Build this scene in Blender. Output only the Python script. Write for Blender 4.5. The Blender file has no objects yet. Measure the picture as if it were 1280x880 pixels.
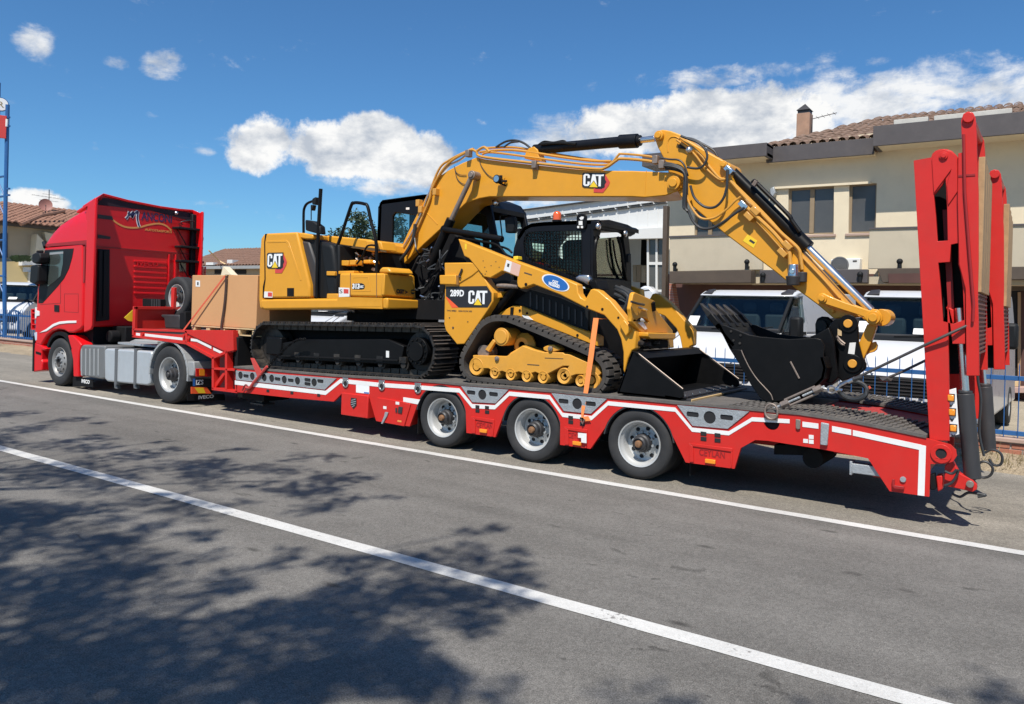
import bpy, bmesh, math, random
from math import radians, sin, cos, tan, pi, sqrt, atan, atan2, hypot
from mathutils import Vector, Matrix
from mathutils.geometry import tessellate_polygon
random.seed(7)
SC = bpy.context.scene
COL = SC.collection
# ------------------------------------------------------------------ camera
HC = 1.86
RHO = radians(1.6)
FPX = 980.0
CX, CY = 640.0, 344 + tan(RHO) * 1423
YAW = atan(FPX / (1423 / cos(RHO)))
RV = Vector((cos(YAW), sin(YAW), 0)); FV = Vector((-sin(YAW), cos(YAW), 0)); UV = Vector((0, 0, 1))
cam_d = bpy.data.cameras.new("camera"); cam = bpy.data.objects.new("camera", cam_d); COL.objects.link(cam)
cam_d.sensor_width = 36; cam_d.lens = FPX / 1280 * 36
cam_d.shift_y = -(440 - CY) / 1280
cam_d.clip_start = 0.05; cam_d.clip_end = 3000
r_ = RV * cos(RHO) + UV * sin(RHO); u_ = -RV * sin(RHO) + UV * cos(RHO)
M = Matrix((r_, u_, -FV)).transposed().to_4x4(); M.translation = Vector((0, 0, HC))
cam.matrix_world = M
SC.camera = cam
# ------------------------------------------------------------------ sun, sky
SUN = Vector((0.19, -0.60, 1.0)).normalized()
sun_d = bpy.data.lights.new("sun", 'SUN'); sun = bpy.data.objects.new("sun", sun_d); COL.objects.link(sun)
sun_d.energy = 5.0; sun_d.angle = radians(0.5); sun_d.color = (1.0, 0.95, 0.87)
sun.rotation_euler = SUN.to_track_quat('Z', 'Y').to_euler(); sun.location = (0, 0, 40)
SC.view_settings.view_transform = 'Standard'; SC.view_settings.look = 'None'
SC.view_settings.exposure = 0.24; SC.view_settings.gamma = 1

def ray(px, py):
    dx, dy = px - CX, py - CY
    X = dx * cos(RHO) + dy * sin(RHO); Y = -dx * sin(RHO) + dy * cos(RHO)
    return RV * (X / FPX) + FV + UV * (-Y / FPX)
EYE = Vector((0, 0, HC))
def S(px, py, y):
    d = ray(px, py); return EYE + d * (y / d.y)
def XP(px, py, x):
    d = ray(px, py); return EYE + d * (x / d.x)
def G(px, py, z=0.0):
    d = ray(px, py); return EYE + d * ((z - HC) / d.z)

W = bpy.data.worlds.new("World"); SC.world = W; W.use_nodes = True
nt = W.node_tree; N = nt.nodes; L = nt.links
for n in list(N): N.remove(n)
out = N.new('ShaderNodeOutputWorld'); bg = N.new('ShaderNodeBackground')
sky = N.new('ShaderNodeTexSky'); sky.sky_type = 'NISHITA'; sky.sun_disc = False
sky.sun_elevation = math.asin(SUN.z); sky.sun_rotation = atan2(SUN.x, SUN.y)
sky.altitude = 200; sky.air_density = 1.0; sky.dust_density = 0.3; sky.ozone_density = 2.0
SKY_STR = 0.08
bg.inputs['Strength'].default_value = SKY_STR
def nmath(op, a, b=None, c=None, clamp=False):
    n = N.new('ShaderNodeMath'); n.operation = op; n.use_clamp = clamp
    for i, v in enumerate((a, b, c)):
        if v is None: continue
        if isinstance(v, (int, float)): n.inputs[i].default_value = v
        else: L.new(v, n.inputs[i])
    return n.outputs[0]
def vdot(a, vec):
    n = N.new('ShaderNodeVectorMath'); n.operation = 'DOT_PRODUCT'; L.new(a, n.inputs[0]); n.inputs[1].default_value = vec
    return n.outputs['Value']
tc = N.new('ShaderNodeTexCoord')
nz = N.new('ShaderNodeTexNoise'); nz.inputs['Scale'].default_value = 9; nz.inputs['Detail'].default_value = 9; nz.inputs['Roughness'].default_value = 0.62
L.new(tc.outputs['Generated'], nz.inputs['Vector'])
nzb = N.new('ShaderNodeTexNoise'); nzb.inputs['Scale'].default_value = 26; nzb.inputs['Detail'].default_value = 9; nzb.inputs['Roughness'].default_value = 0.66
L.new(tc.outputs['Generated'], nzb.inputs['Vector'])
# clouds: (px, py, half width px, half height px, softness 0 crisp..1 wispy, weight)
CL = [(340, 176, 46, 34, 0, 1.15), (320, 196, 34, 26, 0, 1.0), (400, 186, 70, 34, 0, 1.2), (478, 176, 56, 32, 0, 1.35), (520, 196, 52, 34, 0, 1.3), (440, 203, 90, 24, 0, 1.1), (480, 226, 90, 22, .6, 1.0), (560, 232, 90, 26, .6, .95),
      (42, 52, 20, 21, .5, .95), (146, 77, 16, 9, .6, .85), (206, 83, 28, 21, .5, 1.0), (50, 256, 42, 18, .2, .95), (255, 190, 16, 7, .8, .75), (195, 143, 18, 9, .8, .7), (35, 246, 30, 12, .2, .95),
      (700, 172, 80, 36, .5, 1.0), (790, 160, 90, 40, .2, 1.0), (870, 150, 80, 40, .2, 1.05), (950, 150, 130, 46, .3, 1.15), (890, 98, 90, 18, .6, 1.0), (960, 88, 80, 14, .6, .85), (1050, 96, 50, 14, .6, .8), (1060, 145, 140, 46, .5, 1.25),
      (1200, 124, 150, 42, .5, 1.2), (1240, 104, 80, 20, .5, .9), (1330, 112, 80, 40, .5, 1.0), (1390, 150, 140, 60, .4, 1.), (1100, 78, 26, 9, .8, .75), (612, 152, 22, 8, .8, .7), (330, 285, 80, 6, .9, .6), (700, 235, 90, 60, .5, .9), (620, 260, 60, 60, .5, .9)]
# the sky goes on around the place: more clouds of the same kinds in other directions
rc = random.Random(3)
CLD = []
for (px, py, w, h, s, wt) in CL:
    d = ray(px, py).normalized(); CLD.append((d, w / 1100, h / 1100, s, wt))
for i in range(16):
    az = radians(95 + rc.uniform(0, 250)); el = radians(rc.uniform(8, 40))
    base = atan2(FV.y, FV.x); d = Vector((cos(base + az) * cos(el), sin(base + az) * cos(el), sin(el)))
    CLD.append((d, rc.uniform(.06, .18), rc.uniform(.025, .05), rc.uniform(.1, .6), rc.uniform(.8, 1.1)))
nf = nmath('MULTIPLY', nmath('SUBTRACT', nz.outputs['Fac'], 0.5), 2.3)
nf2 = nmath('MULTIPLY', nmath('SUBTRACT', nzb.outputs['Fac'], 0.5), 2.2)
nsum = nmath('ADD', nf, nf2)
def gather(items):
    acc = None
    for (d, w, h, s_, wt) in items:
        e1 = d.cross(UV).normalized(); e2 = e1.cross(d).normalized()
        a = nmath('MULTIPLY', vdot(tc.outputs['Generated'], tuple(e1)), 1 / w); b = nmath('MULTIPLY', vdot(tc.outputs['Generated'], tuple(e2)), 1 / h)
        q = nmath('ADD', nmath('MULTIPLY', a, a), nmath('MULTIPLY', b, b))
        front = nmath('GREATER_THAN', vdot(tc.outputs['Generated'], tuple(d)), 0.0)
        v = nmath('MULTIPLY', nmath('SUBTRACT', wt, nmath('MULTIPLY', q, .55)), front)
        acc = v if acc is None else nmath('SMOOTH_MAX', acc, v, .15)
    return acc
def mapr(v, a, b, hi=1.0):
    mr = N.new('ShaderNodeMapRange'); mr.interpolation_type = 'SMOOTHSTEP'; mr.inputs['From Min'].default_value = a; mr.inputs['From Max'].default_value = b; mr.inputs['To Max'].default_value = hi
    L.new(v, mr.inputs['Value']); return mr.outputs[0]
# stretched noise for the torn, windblown clouds
mpw = N.new('ShaderNodeMapping'); mpw.inputs['Scale'].default_value = (1, 1, 2.4); L.new(tc.outputs['Generated'], mpw.inputs['Vector'])
nzw = N.new('ShaderNodeTexNoise'); nzw.inputs['Scale'].default_value = 13; nzw.inputs['Detail'].default_value = 10; nzw.inputs['Roughness'].default_value = .64; nzw.inputs['Distortion'].default_value = .35; L.new(mpw.outputs[0], nzw.inputs['Vector'])
crisp = mapr(nmath('ADD', gather([c for c in CLD if c[3] < .4]), nmath('MULTIPLY', nsum, .60)), .42, .80)
wisp = mapr(nmath('ADD', gather([c for c in CLD if c[3] >= .4]), nmath('MULTIPLY', nmath('ADD', nmath('MULTIPLY', nmath('SUBTRACT', nzw.outputs['Fac'], .5), 4.2), nf2), .62)), .40, 1.35, .93)
cover = nmath('MAXIMUM', crisp, wisp)
# cloud brightness: white billows with grey patches
nz3 = N.new('ShaderNodeTexNoise'); nz3.inputs['Scale'].default_value = 15; nz3.inputs['Detail'].default_value = 9; nz3.inputs['Roughness'].default_value = .6
mp = N.new('ShaderNodeMapping'); mp.inputs['Location'].default_value = (0.0, 0.0, -.012); mp.inputs['Scale'].default_value = (1, 1, 1.7)
L.new(tc.outputs['Generated'], mp.inputs['Vector']); L.new(mp.outputs[0], nz3.inputs['Vector'])
cr = N.new('ShaderNodeValToRGB'); cr.color_ramp.elements[0].position = .36; cr.color_ramp.elements[0].color = (5.4, 5.95, 6.8, 1)
cr.color_ramp.elements[1].position = .57; cr.color_ramp.elements[1].color = (10.4, 10.4, 10.3, 1)
L.new(nz3.outputs['Fac'], cr.inputs['Fac'])
tint = N.new('ShaderNodeMix'); tint.data_type = 'RGBA'; tint.blend_type = 'MULTIPLY'; tint.inputs['Factor'].default_value = 1
L.new(sky.outputs[0], tint.inputs[6]); tint.inputs[7].default_value = (0.55, 0.97, 1.30, 1)
mx = N.new('ShaderNodeMix'); mx.data_type = 'RGBA'
L.new(cover, mx.inputs['Factor']); L.new(tint.outputs[2], mx.inputs[6]); L.new(cr.outputs[0], mx.inputs[7])
L.new(mx.outputs[2], bg.inputs['Color']); L.new(bg.outputs[0], out.inputs['Surface'])

# ------------------------------------------------------------------ materials
MATS = {}
def mat(name, col, rough=.5, metal=0.0, var=.08, vscale=6, bump=0.0, bscale=40, coat=0.0, spec=.5, dirt=0.0, dcol=(.16, .13, .10), trans=0.0, alpha=1.0, emit=0):
    m = bpy.data.materials.new(name); m.use_nodes = True
    t = m.node_tree; n = t.nodes; l = t.links; b = n['Principled BSDF']
    b.inputs['Roughness'].default_value = rough; b.inputs['Metallic'].default_value = metal
    b.inputs['Coat Weight'].default_value = coat; b.inputs['Coat Roughness'].default_value = .08
    b.inputs['Specular IOR Level'].default_value = spec
    tcn = n.new('ShaderNodeTexCoord'); no = n.new('ShaderNodeTexNoise')
    no.inputs['Scale'].default_value = vscale; no.inputs['Detail'].default_value = 6; no.inputs['Roughness'].default_value = .6
    l.new(tcn.outputs['Object'], no.inputs['Vector'])
    hsv = n.new('ShaderNodeMix'); hsv.data_type = 'RGBA'
    hsv.inputs[6].default_value = tuple(max(0, c * (1 - var * 1.6)) for c in col) + (1,)
    hsv.inputs[7].default_value = tuple(min(1, c * (1 + var)) for c in col) + (1,)
    l.new(no.outputs['Fac'], hsv.inputs['Factor'])
    last = hsv.outputs[2]
    if dirt > 0:
        n2 = n.new('ShaderNodeTexNoise'); n2.inputs['Scale'].default_value = 3.1; n2.inputs['Detail'].default_value = 9; n2.inputs['Roughness'].default_value = .7
        l.new(tcn.outputs['Object'], n2.inputs['Vector'])
        rp = n.new('ShaderNodeMapRange'); rp.inputs['From Min'].default_value = .48; rp.inputs['From Max'].default_value = .78; rp.inputs['To Max'].default_value = dirt
        l.new(n2.outputs['Fac'], rp.inputs['Value'])
        dm = n.new('ShaderNodeMix'); dm.data_type = 'RGBA'; l.new(rp.outputs[0], dm.inputs['Factor']); l.new(last, dm.inputs[6]); dm.inputs[7].default_value = dcol + (1,)
        last = dm.outputs[2]
    l.new(last, b.inputs['Base Color'])
    rr = n.new('ShaderNodeMapRange'); rr.inputs['To Min'].default_value = max(.02, rough - .08); rr.inputs['To Max'].default_value = min(1, rough + .12)
    l.new(no.outputs['Fac'], rr.inputs['Value']); l.new(rr.outputs[0], b.inputs['Roughness'])
    if bump > 0:
        nb = n.new('ShaderNodeTexNoise'); nb.inputs['Scale'].default_value = bscale; nb.inputs['Detail'].default_value = 5
        l.new(tcn.outputs['Object'], nb.inputs['Vector'])
        bp = n.new('ShaderNodeBump'); bp.inputs['Strength'].default_value = bump; bp.inputs['Distance'].default_value = .01
        l.new(nb.outputs['Fac'], bp.inputs['Height']); l.new(bp.outputs[0], b.inputs['Normal'])
    if emit:
        b.inputs['Emission Color'].default_value = col + (1,); b.inputs['Emission Strength'].default_value = emit
    MATS[name] = m
    return m
def glass(name, tintc, amount):
    """thin window glass: partly see-through, the rest a sharp reflection"""
    m = bpy.data.materials.new(name); m.use_nodes = True; t = m.node_tree; n = t.nodes; l = t.links
    for q in list(n): n.remove(q)
    o = n.new('ShaderNodeOutputMaterial'); tr = n.new('ShaderNodeBsdfTransparent'); tr.inputs[0].default_value = tintc + (1,)
    gl = n.new('ShaderNodeBsdfGlossy'); gl.inputs['Roughness'].default_value = .02; gl.inputs[0].default_value = (.9, .95, .95, 1)
    lw = n.new('ShaderNodeLayerWeight'); lw.inputs[0].default_value = .5; fr = n.new('ShaderNodeMath'); fr.operation = 'POWER'; fr.inputs[1].default_value = 4; l.new(lw.outputs['Facing'], fr.inputs[0])
    noi = n.new('ShaderNodeTexNoise'); noi.inputs['Scale'].default_value = 3
    ad = n.new('ShaderNodeMath'); ad.operation = 'MULTIPLY_ADD'; ad.inputs[1].default_value = .02; ad.inputs[2].default_value = amount - .01
    l.new(noi.outputs['Fac'], ad.inputs[0])
    ad2 = n.new('ShaderNodeMath'); ad2.operation = 'ADD'; ad2.use_clamp = True; l.new(fr.outputs[0], ad2.inputs[0]); l.new(ad.outputs[0], ad2.inputs[1])
    mxs = n.new('ShaderNodeMixShader'); l.new(ad2.outputs[0], mxs.inputs[0]); l.new(tr.outputs[0], mxs.inputs[1]); l.new(gl.outputs[0], mxs.inputs[2])
    l.new(mxs.outputs[0], o.inputs[0]); MATS[name] = m; return m

RED = mat('red_paint', (.58, .021, .015), .45, var=.07, coat=.10, spec=.35, dirt=.22, dcol=(.26, .06, .045), bump=.05, bscale=9)
CABRED = mat('cab_red_paint', (.66, .006, .010), .36, var=.06, coat=.22, spec=.3, bump=.02, bscale=3)
YEL = mat('yellow_paint', (.70, .315, .022), .42, var=.06, coat=.10, spec=.4, dirt=.16, dcol=(.46, .25, .06), bump=.03, bscale=7)
YEL2 = mat('old_yellow_paint', (.70, .33, .04), .5, var=.1, dirt=.35, dcol=(.32, .2, .08), bump=.1, bscale=30)
BLK = mat('black_paint', (.006, .006, .0065), .40, var=.2, coat=.0, spec=.16, dirt=.05, dcol=(.05, .045, .04))
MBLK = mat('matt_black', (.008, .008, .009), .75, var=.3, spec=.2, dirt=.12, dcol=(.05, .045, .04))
CABBLK = mat('cab_black', (.006, .007, .010), .42, spec=.22, var=.15)
STEELBLK = mat('track_steel', (.022, .020, .019), .5, metal=.3, var=.3, vscale=20, dirt=.7, dcol=(.17, .14, .11), bump=.1)
RUB = mat('tyre_rubber', (.024, .024, .025), .78, var=.2, vscale=9, dirt=.35, dcol=(.07, .065, .06), bump=.1, bscale=60)
TRUB = mat('track_rubber', (.055, .048, .042), .8, var=.25, dirt=.5, dcol=(.11, .095, .08), bump=.15, bscale=50)
ALU = mat('tank_aluminium', (.50, .53, .55), .46, metal=.35, var=.08, dirt=.3, dcol=(.3, .28, .25))
RIM = mat('rim_silver', (.52, .52, .505), .40, metal=.25, var=.08, dirt=.18, dcol=(.25, .22, .2))
CHR = mat('chrome', (.70, .70, .70), .26, metal=1, var=.03)
GALV = mat('galvanised_plate', (.40, .42, .43), .5, metal=.4, var=.18, vscale=26, bump=.6, bscale=70, dirt=.2, dcol=(.2, .19, .18))
WHT = mat('white_reflective', (.78, .77, .74), .45, var=.06, dirt=.12, dcol=(.5, .46, .42))
DECK = mat('worn_deck', (.115, .105, .095), .78, var=.3, vscale=8, bump=.5, bscale=45, dirt=.6, dcol=(.22, .19, .16))
GREYP = mat('fender_grey', (.30, .31, .31), .55, var=.1, dirt=.3, dcol=(.2, .18, .16))
DGREY = mat('dark_grey_paint', (.036, .034, .035), .5, var=.15, dirt=.2, dcol=(.12, .1, .09))
RUST = mat('rusty_hub', (.24, .12, .055), .6, var=.35, vscale=30, bump=.2)
AMB = mat('amber_lens', (.85, .28, .02), .2, var=.05, coat=.5)
REDL = mat('red_lens', (.55, .015, .01), .2, var=.05, coat=.5)
ORS = mat('orange_strap', (.95, .27, .07), .7, var=.08, bump=.3, bscale=200)
REDS = mat('red_strap', (.65, .10, .05), .7, var=.08)
CARD = mat('cardboard', (.58, .305, .135), .85, var=.06, vscale=3, bump=.08, bscale=30, dirt=.12, dcol=(.42, .25, .13))
WOOD = mat('ramp_wood', (.44, .27, .13), .75, var=.25, vscale=14, bump=.2, dirt=.4, dcol=(.25, .15, .08))
PALW = mat('pallet_wood', (.60, .43, .23), .8, var=.18, vscale=10, bump=.2)
LOGOW = mat('decal_white', (.82, .82, .80), .4, var=.02)
LOGOK = mat('decal_black', (.02, .02, .022), .45, var=.05)
LOGOR = mat('decal_red', (.62, .06, .05), .4, var=.03)
LOGOO = mat('decal_orange_red', (.85, .11, .03), .4, var=.03)
LOGOY = mat('decal_yellow', (.85, .58, .03), .4, var=.03)
LOGOB = mat('decal_blue', (.02, .13, .42), .4, var=.03)
NAVY = mat('decal_navy', (.02, .02, .09), .4, var=.03)
GOLD = mat('decal_gold', (.75, .30, .08), .4, var=.05)
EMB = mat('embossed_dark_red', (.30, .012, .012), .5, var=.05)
GLS = glass('clear_cab_glass', (.86, .95, .90), .02)
EGL = glass('dark_cab_glass', (.70, .79, .78), .03)
DGL = glass('windscreen_glass', (.66, .74, .74), .03)
WINGL = mat('house_window_glass', (.085, .082, .078), .10, var=.25, vscale=1.2, coat=.2, spec=.4)
TRUCKGL = mat('dark_side_glass', (.05, .06, .055), .08, var=.1, coat=.5)
VANW = mat('van_white', (.60, .61, .62), .28, var=.02, coat=.5)
PLAST = mat('black_plastic', (.010, .011, .012), .55, spec=.25, var=.1, bump=.1, bscale=120)
INTR = mat('cab_interior', (.03, .03, .033), .8, var=.1)
HOSE = mat('rubber_hose', (.03, .032, .034), .42, var=.1)
PIPEY = mat('yellow_pipe', (.60, .29, .045), .35, var=.04, coat=.3)
BLUEP = mat('blue_fence_paint', (.022, .11, .30), .45, var=.1, dirt=.12)
CREAM = mat('cream_render', (.70, .60, .43), .9, var=.07, vscale=1.4, bump=.16, bscale=60, dirt=.28, dcol=(.47, .40, .30))
BEIGE = mat('beige_parapet', (.50, .43, .315), .9, var=.08, vscale=1.4, bump=.14, bscale=60, dirt=.3, dcol=(.35, .30, .22))
TAN = mat('tan_render', (.42, .34, .24), .9, var=.06, vscale=2, bump=.1, bscale=40)
YCR = mat('sunlit_yellow_render', (.72, .55, .27), .9, var=.06, vscale=2)
FASC = mat('grey_fascia', (.078, .068, .068), .6, var=.12, vscale=3, dirt=.2, dcol=(.17, .15, .14))
BROWN = mat('brown_wood', (.085, .062, .045), .7, var=.2, vscale=4)
DBROWN = mat('dark_red_brown', (.10, .045, .036), .8, var=.3, vscale=1.5, dirt=.3, dcol=(.05, .03, .025))
TILE = mat('roof_tile', (.235, .15, .105), .85, var=.4, vscale=9, bump=.25, bscale=20, dirt=.6, dcol=(.11, .09, .075))
LTILE = mat('clay_tile', (.24, .122, .08), .85, var=.3, vscale=5, bump=.3, bscale=20, dirt=.3, dcol=(.22, .14, .1))
BRK = mat('brick', (.40, .155, .095), .88, var=.22, vscale=9, bump=.3, bscale=50, dirt=.3, dcol=(.3, .2, .15))
MORT = mat('mortar', (.34, .29, .25), .95, var=.1, bump=.2)
CONC = mat('concrete_cap', (.42, .30, .24), .9, var=.12, bump=.2)
WHS = mat('warehouse_sheet', (.65, .655, .64), .55, var=.04, vscale=2, dirt=.08, dcol=(.5, .48, .44))
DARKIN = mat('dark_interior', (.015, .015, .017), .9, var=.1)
BARK = mat('bark', (.10, .075, .05), .9, var=.3, vscale=20, bump=.6, bscale=30)
LEAF = mat('leaf', (.055, .095, .028), .55, var=.45, vscale=3)
PINE = mat('dark_leaf', (.035, .065, .028), .6, var=.5, vscale=2)
WIRE = mat('steel_wire', (.11, .10, .095), .5, metal=.6, var=.2)
TBK = mat('turnbuckle_steel', (.30, .24, .20), .5, metal=.5, var=.25, vscale=30)

# ------------------------------------------------------------------ mesh helpers
class MB:
    def __init__(s): s.v = []; s.f = []
    def add(s, vs, fs):
        o = len(s.v); s.v += [Vector(v) for v in vs]; s.f += [[i + o for i in f] for f in fs]; return s
    def extr(s, base, vec, holes=None):
        """prism: base loop of 3-D points moved along vec, holes are loops too"""
        vec = Vector(vec); loops = [[Vector(p) for p in base]] + [[Vector(p) for p in h] for h in (holes or [])]
        allp = [p for lp in loops for p in lp]; n = len(allp)
        vs = allp + [p + vec for p in allp]; fs = []
        if holes:
            for t in tessellate_polygon(loops): fs += [list(t), [i + n for i in t][::-1]]
        else:
            fs += [list(range(n)), [i + n for i in range(n)][::-1]]
        k = 0
        for lp in loops:
            m = len(lp)
            for i in range(m):
                a, b = k + i, k + (i + 1) % m; fs.append([a, b, b + n, a + n])
            k += m
        return s.add(vs, fs)
    def px(s, pts, y0, y1, holes=None):
        """outline traced on the plane y = y0, extruded to y1"""
        hs = [[S(*p, y0) for p in h] for h in holes] if holes else None
        return s.extr([S(*p, y0) for p in pts], (0, y1 - y0, 0), hs)
    def xz(s, pts, y0, y1, holes=None):
        hs = [[(p[0], y0, p[1]) for p in h] for h in holes] if holes else None
        return s.extr([(p[0], y0, p[1]) for p in pts], (0, y1 - y0, 0), hs)
    def pxx(s, pts, x0, dx, holes=None):
        hs = [[XP(*p, x0) for p in h] for h in holes] if holes else None
        return s.extr([XP(*p, x0) for p in pts], (dx, 0, 0), hs)
    def yz(s, pts, x0, x1, holes=None):
        hs = [[(x0, p[0], p[1]) for p in h] for h in holes] if holes else None
        return s.extr([(x0, p[0], p[1]) for p in pts], (x1 - x0, 0, 0), hs)
    def xy(s, pts, z0, z1, holes=None):
        hs = [[(p[0], p[1], z0) for p in h] for h in holes] if holes else None
        return s.extr([(p[0], p[1], z0) for p in pts], (0, 0, z1 - z0), hs)
    def box(s, x0, x1, y0, y1, z0, z1):
        return s.xy([(x0, y0), (x1, y0), (x1, y1), (x0, y1)], z0, z1)
    def obox(s, c, ax, ay, az):
        """oriented box: centre and three half-axis vectors"""
        c = Vector(c); ax = Vector(ax); ay = Vector(ay); az = Vector(az)
        return s.extr([c - ax - ay - az, c + ax - ay - az, c + ax + ay - az, c - ax + ay - az], az * 2)
    def cyl(s, p0, p1, r0, r1=None, n=16, cap=True):
        r1 = r0 if r1 is None else r1
        p0 = Vector(p0); p1 = Vector(p1); d = (p1 - p0).normalized()
        a = d.orthogonal().normalized(); b = d.cross(a)
        vs = [p0 + (a * cos(t) + b * sin(t)) * r0 for t in [2 * pi * i / n for i in range(n)]] + [p1 + (a * cos(t) + b * sin(t)) * r1 for t in [2 * pi * i / n for i in range(n)]]
        fs = [[i, (i + 1) % n, (i + 1) % n + n, i + n] for i in range(n)]
        if cap: fs += [list(range(n))[::-1], list(range(n, 2 * n))]
        return s.add(vs, fs)
    def tube(s, pts, r, n=8, closed=False):
        P = [Vector(p) for p in pts]; m = len(P); rings = []; prev = None
        for i in range(m):
            if closed: t = (P[(i + 1) % m] - P[i - 1]).normalized()
            else: t = (P[min(i + 1, m - 1)] - P[max(i - 1, 0)]).normalized()
            if prev is None: a = t.orthogonal().normalized()
            else:
                a = prev - t * prev.dot(t); a = a.normalized() if a.length > 1e-6 else t.orthogonal().normalized()
            prev = a; b = t.cross(a); rr = r[i] if isinstance(r, (list, tuple)) else r
            rings.append([P[i] + (a * cos(2 * pi * k / n) + b * sin(2 * pi * k / n)) * rr for k in range(n)])
        vs = [v for rg in rings for v in rg]; fs = []
        for i in range(m if closed else m - 1):
            j = (i + 1) % m
            for k in range(n): fs.append([i * n + k, i * n + (k + 1) % n, j * n + (k + 1) % n, j * n + k])
        if not closed: fs += [list(range(n))[::-1], [(m - 1) * n + k for k in range(n)]]
        return s.add(vs, fs)
    def lathe(s, prof, c, axis=(0, 1, 0), n=40):
        """prof = [(radius, distance along axis)], open profile"""
        c = Vector(c); d = Vector(axis).normalized(); a = d.orthogonal().normalized(); b = d.cross(a); vs = []; fs = []; m = len(prof)
        for (r, h) in prof:
            vs += [c + d * h + (a * cos(2 * pi * k / n) + b * sin(2 * pi * k / n)) * r for k in range(n)]
        for i in range(m - 1):
            for k in range(n): fs.append([i * n + k, i * n + (k + 1) % n, (i + 1) * n + (k + 1) % n, (i + 1) * n + k])
        return s.add(vs, fs)
    def ico(s, c, r, sub=1, sc=(1, 1, 1)):
        bm = bmesh.new(); bmesh.ops.create_icosphere(bm, subdivisions=sub, radius=r)
        vs = [Vector(c) + Vector((v.co.x * sc[0], v.co.y * sc[1], v.co.z * sc[2])) for v in bm.verts]
        fs = [[v.index for v in f.verts] for f in bm.faces]; bm.free(); return s.add(vs, fs)
    def ribbon(s, pts, th, y0, y1):
        """a strip along a pixel path in the plane y0, th = pixel thickness measured downwards"""
        up = [S(px, py, y0) for px, py in pts]; lo = [S(px, py + th, y0) for px, py in pts]
        for i in range(len(pts) - 1):
            s.extr([up[i], up[i + 1], lo[i + 1], lo[i]], (0, y1 - y0, 0))
        return s
ORG = {}
def sharp(me, ang=36):
    me.polygons.foreach_set('use_smooth', [True] * len(me.polygons))
    try: me.set_sharp_from_angle(angle=radians(ang))
    except Exception: pass
def part(name, mb, material, parent=None, bevel=0, seg=2, loc=None, label=None, recalc=True, ang=36):
    """link one mesh object; vertices are world points unless loc is given (then relative to loc)"""
    me = bpy.data.meshes.new(name)
    base = ORG.get(parent, Vector((0, 0, 0))) if parent else Vector((0, 0, 0))
    vs = mb.v if loc is not None else [v - base for v in mb.v]
    me.from_pydata([tuple(v) for v in vs], [], mb.f)
    if recalc:
        bm = bmesh.new(); bm.from_mesh(me); bmesh.ops.recalc_face_normals(bm, faces=bm.faces); bm.to_mesh(me); bm.free()
    sharp(me, ang); me.update()
    for mm in (material if isinstance(material, (list, tuple)) else [material]): me.materials.append(mm)
    o = bpy.data.objects.new(name, me); COL.objects.link(o)
    if parent: o.parent = parent
    if loc is not None:
        o.location = Vector(loc) - base; ORG[o] = Vector(loc)
    else: ORG[o] = base.copy()
    if bevel:
        bv = o.modifiers.new('bevel', 'BEVEL'); bv.width = bevel; bv.segments = seg; bv.limit_method = 'ANGLE'; bv.angle_limit = radians(38); bv.harden_normals = False
    if label: o['label'] = label
    return o
def tag(o, label=None, cat=None, group=None, kind=None):
    if label: o['label'] = label
    if cat: o['category'] = cat
    if group: o['group'] = group
    if kind: o['kind'] = kind
    return o
def thing(name, label, cat, loc, group=None):
    o = bpy.data.objects.new(name, None); o.empty_display_size = .2; COL.objects.link(o); o.location = loc; ORG[o] = Vector(loc)
    return tag(o, label, cat, group)
def solo(name, mb, material, label, cat, loc, group=None, bevel=0):
    """a thing that is one mesh, origin at loc"""
    loc = Vector(loc); mb.v = [v - loc for v in mb.v]
    o = part(name, mb, material, None, bevel, loc=loc); return tag(o, label, cat, group)
def kids(o): return [c for c in COL.objects if c.parent == o]
def dup(o, parent, loc=None, rot=None):
    """copy of a part with its sub-parts"""
    c = o.copy(); COL.objects.link(c); c.parent = parent
    base = ORG.get(parent, Vector((0, 0, 0)))
    if loc is not None: c.location = Vector(loc) - base; ORG[c] = Vector(loc)
    else: ORG[c] = ORG[o]
    if rot is not None: c.rotation_euler = rot
    for k in kids(o):
        kc = k.copy(); COL.objects.link(kc); kc.parent = c; ORG[kc] = ORG[c]
    return c
_tmp = bpy.data.curves.new('tmp_text', 'FONT'); _tob = bpy.data.objects.new('tmp_text', _tmp); COL.objects.link(_tob)
def text(s, p0, right, up, w, h, material, parent, name='lettering', bold=.02, depth=.003, shear=0.0, label=None):
    _tmp.body = s; _tmp.size = 1; _tmp.offset = bold; _tmp.extrude = 0; _tmp.shear = shear; _tmp.resolution_u = 3
    bpy.context.view_layer.update()
    me = bpy.data.meshes.new_from_object(_tob.evaluated_get(bpy.context.evaluated_depsgraph_get()))
    xs = [v.co.x for v in me.vertices]; ys = [v.co.y for v in me.vertices]
    x0, x1, y0, y1 = min(xs), max(xs), min(ys), max(ys)
    right = Vector(right).normalized(); up = Vector(up).normalized(); nrm = right.cross(up)
    mb = MB(); p0 = Vector(p0)
    fr = [p0 + right * ((v.co.x - x0) / (x1 - x0) * w) + up * ((v.co.y - y0) / (y1 - y0) * h) + nrm * depth for v in me.vertices]
    n = len(fr); fs = [list(p.vertices) for p in me.polygons]
    # side walls of the raised letters
    cnt = {}
    for f in fs:
        for i in range(len(f)):
            a, b = f[i], f[(i + 1) % len(f)]; cnt[(a, b)] = 1
    sides = [[b, a, a + n, b + n] for (a, b) in cnt if (b, a) not in cnt]
    mb.add(fr + [p - nrm * (depth + .001) for p in fr], fs + sides)
    bpy.data.meshes.remove(me)
    return part(name, mb, material, parent, label=label, recalc=False)
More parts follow.
